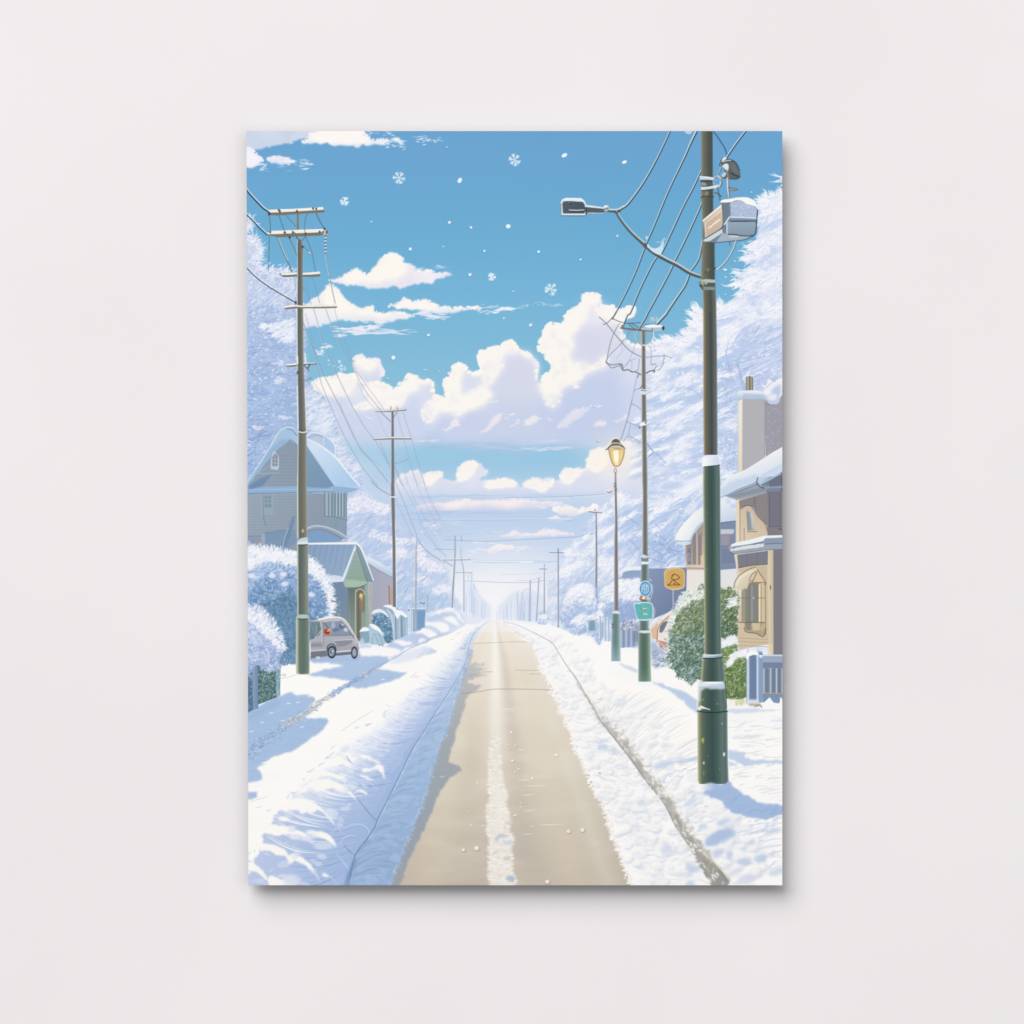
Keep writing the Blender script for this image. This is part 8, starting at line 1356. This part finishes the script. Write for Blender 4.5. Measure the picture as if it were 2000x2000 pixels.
    column(rows((fM, 528, 1004, 1310), (fM, 1000, 1006, 1314), (fM, 1230, 1008, 1322), (fM, 1262, 1020, 1300)), g3, NP); stroke(fM(1004, 515, 1100, 530, 1200, 530, 1310, 518), 2.2, (36, 52, 54), .9); poly(fM(1005, 480, 1040, 460, 1090, 490, 1130, 500, 1050, 490, 1020, 515), (240, 244, 246), .9); stroke(fM(1035, 462, 1085, 485, 1130, 502), 1.6, (246, 248, 250), .9)
    poly(fM(1000, 1275, 1040, 1285, 1090, 1255, 1150, 1245, 1200, 1260, 1250, 1272, 1310, 1245, 1330, 1300, 1200, 1320, 1000, 1330), lgrad(X(fM, 1020), 0, (250, 250, 250), X(fM, 1180), 0, (168, 190, 224)), .97, blur=1)
    for u, v, a, b, c in [(1058, 815, 2.4, 5, (196, 190, 90)), (1060, 835, 1.8, 2.4, (150, 150, 80)), (1068, 1045, 1.8, 2.6, (226, 226, 176)), (1275, 957, 2, 4, (246, 248, 250)), (1256, 645, 1.2, 1.2, (214, 224, 224)), (1205, 442, 1, 1.2, (150, 176, 176)), (1062, 400, 1.2, 1.4, (176, 184, 150)), (1230, 1105, 1.2, 1.2, (130, 156, 156)), (1068, 1150, 1.4, 4, (140, 140, 90)), (1110, 975, 1.1, 1.1, (150, 160, 130))]: ell(*fM(u, v)[0], a, b, c, .85, soft=1.2)
    for u, v in [(1110, 320), (1085, 680), (1100, 890)]: ell(*fJ(u, v)[0], 1.2, 1.2, (120, 130, 120), .7, soft=1)
    # signpost (middle pole foot) and its plates
    g4 = [(0, (190, 204, 206)), (.12, (128, 142, 140)), (.4, (92, 112, 112)), (.7, (108, 128, 124)), (1, (170, 190, 188))]
    column(rows((fJ, 850, 428, 506), (fJ, 1100, 424, 506), (fJ, 1500, 406, 516), (fJ, 1520, 402, 520)), g4, M2)
    g5 = [(0, (176, 196, 184)), (.12, (114, 138, 126)), (.4, (84, 108, 98)), (.7, (98, 122, 108)), (1, (160, 188, 168))]
    column(rows((fJ, 1548, 400, 524), (fJ, 1932, 400, 528), (fM, 215, 400, 532)), g5, M2); poly(fM(396, 212, 440, 222, 540, 214, 540, 235, 396, 240), (246, 248, 250), .9, blur=1); put(full(polymask(fM(400, 60, 532, 60, 532, 216, 400, 216)))*np.clip((YY-Y(fM, 60))/30, 0, 1), (150, 180, 168), .35)
    poly(fJ(398, 1540, 410, 1525, 460, 1530, 520, 1525, 524, 1545, 460, 1552), (216, 226, 230), .95, M2); poly(fJ(433, 770, 500, 775, 508, 815, 510, 845, 430, 850, 430, 815), (120, 140, 144), .95); poly(fJ(430, 815, 470, 822, 512, 818, 510, 845, 430, 848), (240, 244, 248), .95, M2); poly(fJ(432, 770, 450, 745, 490, 760, 498, 780, 450, 785), (220, 230, 238), .9)
    S1 = ID('sign')
    x, y = fJ(472, 1096)[0]; ell(x, y, 12.4, 15.8, (226, 238, 246), 1, S1); ell(x, y, 10.8, 14, (64, 132, 186), 1); ell(x, y, 9, 12, (122, 178, 216), 1, soft=1.2)
    for p in [fJ(440, 1060, 440, 1130), fJ(462, 1052, 464, 1140), fJ(482, 1050, 482, 1140), fJ(500, 1060, 500, 1130), fJ(440, 1095, 500, 1090), fJ(450, 1070, 495, 1068)]: stroke(p, 1.5, (222, 238, 246), .85, sm=False)
    for p in [fJ(450, 1100, 452, 1130), fJ(472, 1060, 473, 1130), fJ(492, 1075, 492, 1120), fJ(445, 1080, 460, 1082)]: stroke(p, 1.2, (44, 112, 170), .8, sm=False)
    stroke(fJ(540, 1050, 545, 1130, 525, 1190, 520, 1220), 1.4, (220, 232, 240), .8); ell(*fJ(432, 1190)[0], 4.4, 3.4, (198, 130, 84), .95, soft=1.4); ell(*fJ(475, 1192)[0], 4.4, 3.4, (206, 150, 104), .9, soft=1.4); ell(*fJ(455, 1190)[0], 3, 3, (234, 240, 244), .95, soft=1.2); ell(*fJ(500, 1195)[0], 3, 3.4, (196, 216, 230), .9, soft=1.4); stroke(fJ(415, 1205, 470, 1212), 1.2, (90, 96, 100), .8)
    S2 = ID('sign')
    poly(fJ(352, 1260, 362, 1238, 400, 1242, 430, 1230, 500, 1232, 540, 1245, 556, 1290, 558, 1350, 550, 1395, 500, 1420, 420, 1420, 385, 1400, 370, 1330), (206, 226, 232), 1, S2, sm=True); poly(fJ(364, 1262, 375, 1250, 410, 1254, 440, 1242, 500, 1244, 534, 1256, 544, 1300, 542, 1370, 530, 1400, 420, 1406, 392, 1388, 376, 1330), (98, 180, 182), 1, sm=True)
    poly(fJ(385, 1275, 520, 1265, 526, 1385, 410, 1390, 388, 1340), (108, 188, 190), .6, blur=2)
    for p, c in [(fJ(425, 1300, 440, 1298), (150, 130, 110)), (fJ(450, 1298, 485, 1302), (222, 226, 214)), (fJ(432, 1352, 446, 1355), (150, 130, 110)), (fJ(452, 1352, 490, 1356), (220, 226, 216)), (fJ(452, 1252, 452, 1275), (146, 178, 178)), (fJ(470, 1308, 482, 1308), (150, 130, 110))]: stroke(p, 2.6, c, .85, sm=False)
    stroke(fJ(560, 1290, 572, 1330, 555, 1400), 1.2, (216, 230, 236), .7); stroke(fJ(520, 1420, 500, 1450, 545, 1490, 580, 1450), 1.2, (226, 234, 240), .7); stroke(fJ(505, 1480, 520, 1500), 2, (236, 242, 246), .8); stroke(fJ(520, 1000, 530, 1015), 2, (230, 238, 246), .8)
    S3 = ID('sign')
    stroke(fJ(757, 1100, 758, 1290), 2.6, (190, 200, 208), .98, S3, sm=False); stroke(fJ(762, 1105, 763, 1290), .9, (130, 140, 158), .8, sm=False)
    poly(fJ(662, 930, 680, 900, 740, 885, 810, 882, 860, 900, 876, 940, 874, 1060, 860, 1090, 800, 1108, 740, 1108, 690, 1090, 668, 1070), (228, 200, 150), 1, S3, sm=False); poly(fJ(672, 935, 690, 905, 745, 892, 810, 890, 855, 908, 868, 945, 866, 1050, 850, 1078, 790, 1094, 730, 1094, 690, 1078, 676, 1060), lgrad(X(fJ, 680), Y(fJ, 900), (216, 178, 110), X(fJ, 860), Y(fJ, 1090), (204, 164, 100)), 1)
    for p in [fJ(742, 960, 775, 948, 812, 970, 818, 990, 775, 1005, 752, 1000), fJ(745, 1000, 738, 985, 765, 945), fJ(755, 1005, 790, 1035, 820, 1052), fJ(745, 1015, 720, 1045, 700, 1058, 740, 1060), fJ(755, 1058, 768, 1040, 775, 1060), fJ(780, 1058, 825, 1056)]: stroke(p, 1.7, (112, 80, 40), .92)
    stroke(fJ(700, 960, 730, 925, 770, 915), 1.2, (176, 136, 80), .7); stroke(fJ(685, 880, 740, 868, 830, 866), 2, (244, 246, 248), .8)

def flake(x, y, r, seed):
    I = ID('snowflake')
    q = np.random.RandomState(seed)
    for k in range(6):
        th = k*math.pi/3+q.normal(.25, .16)
        c, s = math.cos(th), math.sin(th)
        L = r*q.uniform(.8, 1.05)
        stroke([(x+c*r*.15, y+s*r*.15), (x+c*L, y+s*L)], [1.7, 1.5], (240, 250, 252), .95, I, sm=False)
        for t in (.5, .78):
            for d in (-1, 1):
                a2 = th+d*.95
                stroke([(x+c*L*t, y+s*L*t), (x+c*L*t+math.cos(a2)*r*.3, y+s*L*t+math.sin(a2)*r*.3)], [1.4, 1.1], (238, 249, 252), .92, I, sm=False)
    for k in range(5):
        a = q.rand()*6.28; ell(x+math.cos(a)*r*.85, y+math.sin(a)*r*.85, 1.1, 1.1, (240, 250, 252), .9, I)

def paint_snowfall():
    for p, r, s in [(fA(1090, 822)[0], 9.0, 1), (fA(1660, 578)[0], 12.5, 2), (fB(995, 388)[0], 12.5, 3), (fB(753, 1612)[0], 7.6, 4), (fB(1375, 1742)[0], 12.5, 5)]: flake(p[0], p[1], r, s)
    for f, u, v, a, b, an in [(fA, 1370, 1035, 1.6, 1.3, 0), (fA, 1778, 1322, 3, 2.8, 0), (fB, 281, 252, 1.4, 1.2, 0), (fB, 418, 603, 5.6, 4, -1), (fB, 1515, 340, 6, 3.6, -.5), (fB, 310, 1043, 3, 2.6, -.4), (fB, 536, 1096, 2.6, 2.2, 1), (fB, 926, 1084, 4.6, 4.2, 0), (fB, 244, 1296, 1.5, 1.3, 0), (fB, 676, 1342, 2.2, 2.2, 0), (fB, 1244, 1350, 2.8, 2.4, 0), (fB, 1684, 1432, 2.2, 1.8, 0), (fB, 525, 1590, 3.2, 2.8, -.4), (fB, 980, 1765, 1.6, 1.2, 0), (fC, 258, 400, 5, 3, -.4), (fC, 185, 1153, 1.8, 2, 0), (fC, 1285, 1497, 4, 1.8, .1), (fC, 1290, 1573, 1.8, 1.4, 0), (fC, 1288, 1750, 1.3, 1.3, 0), (fC, 1385, 1410, 2.2, 1, 0), (fC, 1555, 705, 1.4, 1.1, 0), (fD, 1600, 582, 4, 3.9, 0), (fD, 1540, 798, 1.6, 1.4, 0), (fE, 90, 345, 3, 2.2, 0), (fE, 880, 170, 1.8, 1.6, 0), (fE, 1160, 240, 3.4, 2.8, -.5), (fE, 200, 725, 1.2, 1.1, 0), (fE, 1872, 1455, 1.6, 1.3, 0), (fT, 15, 110, 1.8, 1.8, 0), (fT, 70, 650, 2, 1.6, 0)]:
        x, y = f(u, v)[0]
        ell(x-.5, y+.8, a+1, b+.8, (84, 140, 178), .45, None, an, soft=1.6); ell(x, y, a, b, (240, 250, 253), .97, ID('snowflake'), an)
    ell(*fE(1162, 242)[0], 1.1, 1, (150, 196, 222), .8)

def paint_grade():
    """last glaze: paler frost, a greyer near house"""
    for n, c, a in (('tree', (232, 239, 248), .16), ('house', (190, 192, 194), .10), ('house_roof', (214, 226, 240), .14)):
        m = np.isin(IDM, [i for i, k in enumerate(NAMES) if k == n]).astype(np.float32)
        put(m, c, a)
LABELS = {}
LABELS = {6: 'tall frosted tree in blue shade above the gabled house', 7: 'pale frosted trees behind the garage roof', 8: 'white frosted trees behind the tallest pole',
    4: 'blue shaded snow bank along the left of the road', 5: 'sunlit snow bank along the right of the road', 17: 'thin pole with one crossbar on the far right', 18: 'far pole left of the lit lantern',
    19: 'far pole with crossarms on the left of the road', 21: 'grey blue gabled house in shade', 23: 'mauve garage with a snowy roof', 24: 'small shed with a green gable front',
    25: 'large frosted round bush', 26: 'snow covered hedge at the left edge', 30: 'small grey van with an orange badge', 31: 'blue grey flat wall behind the signs', 32: 'house with a thick rounded snow roof', 33: 'beige house with chimney, balcony and awning',
    34: 'snow covered mound beside the lantern', 39: 'picket fence behind the lantern post', 40: 'pale pink car half hidden by a bush', 41: 'green bush dusted with snow', 44: 'blue grey picket fence at the right edge',
    45: 'second pole on the left with two crossarms', 47: 'nearest pole on the left with four crossarms', 49: 'middle pole on the right carrying two signs', 52: 'tallest green pole, nearest on the right',
    54: 'blue oval sign', 55: 'teal sign with small marks', 56: 'tan sign with a looped emblem'}
# ================================================================ paint the print
for step in (paint_sky, paint_clouds, paint_trees, paint_twigs, paint_ground, paint_far, paint_left_houses, paint_left_plants, paint_van,
             paint_right_houses, paint_right_plants, paint_grade, paint_posts_left, paint_posts_right, paint_snowfall):
    step()

# ================================================================ the canvas
INK_GAIN = 0.94                    # white ink on canvas
def sm(x): x = np.clip(x, 0, 1); return x*x*(3-2*x)
def left_edge(y): return 481.5+(y-256)*3.7/1473
RIGHT, TOP, BOT = 1528.0, 256.0, 1729.0
PANEL, GAP = .0220, .0160           # the panel's face and its back, measured from the wall: it floats on a set-back frame
def height(x, y): return PANEL+0*x*y
def lin(c): return np.where(c <= .04045, c/12.92, ((c+.055)/1.055)**2.4)

# print grid: one point per painted pixel, its left edge following the panel's
gy = np.linspace(TOP, BOT, PH); iy = np.clip(gy-PY0, 0, PH-1)
t = np.linspace(0, 1, PW)
gx = left_edge(gy)[:, None]+(RIGHT-left_edge(gy))[:, None]*t[None]
ys = np.clip(np.rint(iy), 0, PH-1).astype(int)[:, None]
fx = np.clip(gx-PX0, 0, PW-1.001); x0 = fx.astype(int); w = (fx-x0)[..., None]
rgb = IMG[ys, x0]*(1-w)+IMG[ys, x0+1]*w
ids = IDM[ys, np.rint(fx).astype(int)]
rgb = lin(np.clip(rgb, 0, 1))*INK_GAIN
gyy = np.repeat(gy[:, None], PW, 1)
hh = height(gx, gyy)
k = (CAM_D-hh.mean())/CAM_D        # real size of the panel, seen at its mean distance
co = np.stack([(gx-1000)*S*k, -hh, ZC+(1000-gyy)*S*k], -1).reshape(-1, 3)
colr = np.concatenate([rgb, np.ones((PH, PW, 1))], -1).reshape(-1, 4).astype(np.float32)
fid = ids[:-1, :-1].ravel()
vi = np.arange(PH*PW).reshape(PH, PW)
quads = np.stack([vi[1:, :-1], vi[1:, 1:], vi[:-1, 1:], vi[:-1, :-1]], -1).reshape(-1, 4)

def print_piece(name, faces, parent, label=None):
    used, inv = np.unique(faces.ravel(), return_inverse=True)
    me = bpy.data.meshes.new(name)
    me.vertices.add(len(used)); me.vertices.foreach_set('co', (co[used]-base).astype(np.float32).ravel())
    nf = len(faces)
    me.loops.add(nf*4); me.loops.foreach_set('vertex_index', inv.astype(np.int32).ravel())
    me.polygons.add(nf); me.polygons.foreach_set('loop_start', np.arange(0, nf*4, 4, dtype=np.int32))
    at = me.color_attributes.new('ink', 'FLOAT_COLOR', 'POINT'); at.data.foreach_set('color', colr[used].ravel())
    me.materials.append(INK); me.update(calc_edges=True)
    o = link(bpy.data.objects.new(name, me), parent)
    if label: o['label'] = label
    return o

base = np.array([(1005-1000)*S, 0.0, ZC+(1000-BOT)*S*k])
canvas = link(bpy.data.objects.new('canvas_print', None)); canvas.location = base; canvas.empty_display_size = .1
canvas['label'] = 'tall unframed canvas print of a snowy street with utility poles, hung on the pale wall'
canvas['category'] = 'canvas print'

# the stretched body behind the print: edges and back
loop = np.concatenate([vi[0, :], vi[1:, -1], vi[-1, -2::-1], vi[-2:0:-1, 0]])
front = co[loop]-base; back = front.copy(); back[:, 1] = -GAP
nb = len(loop)
me = bpy.data.meshes.new('canvas_body')
me.from_pydata([tuple(p) for p in np.vstack([front, back])], [], [(i, i+nb, (i+1) % nb+nb, (i+1) % nb) for i in range(nb)]+[tuple(range(nb, 2*nb))])
me.materials.append(EDGE); body = link(bpy.data.objects.new('canvas_body', me), canvas)

q = [(-.21, .06), (.21, .06), (.21, .78), (-.21, .78)]
me = bpy.data.meshes.new('hanging_frame')
me.from_pydata([(a, -GAP, c) for a, c in q]+[(a, -.0003, c) for a, c in q], [], [(0, 1, 2, 3), (7, 6, 5, 4)]+[(i, i+4, (i+1) % 4+4, (i+1) % 4) for i in range(4)])
me.materials.append(EDGE); link(bpy.data.objects.new('hanging_frame', me), canvas)

MINF = 14
sizes = np.bincount(fid, minlength=len(NAMES))
for i in range(1, len(NAMES)):
    if sizes[i] < MINF: fid[fid == i] = 0
picture = print_piece('printed_picture', quads[fid == 0], canvas)
for i in range(1, len(NAMES)):
    f = quads[fid == i]
    if len(f): print_piece('printed_'+NAMES[i], f, picture, LABELS.get(i))
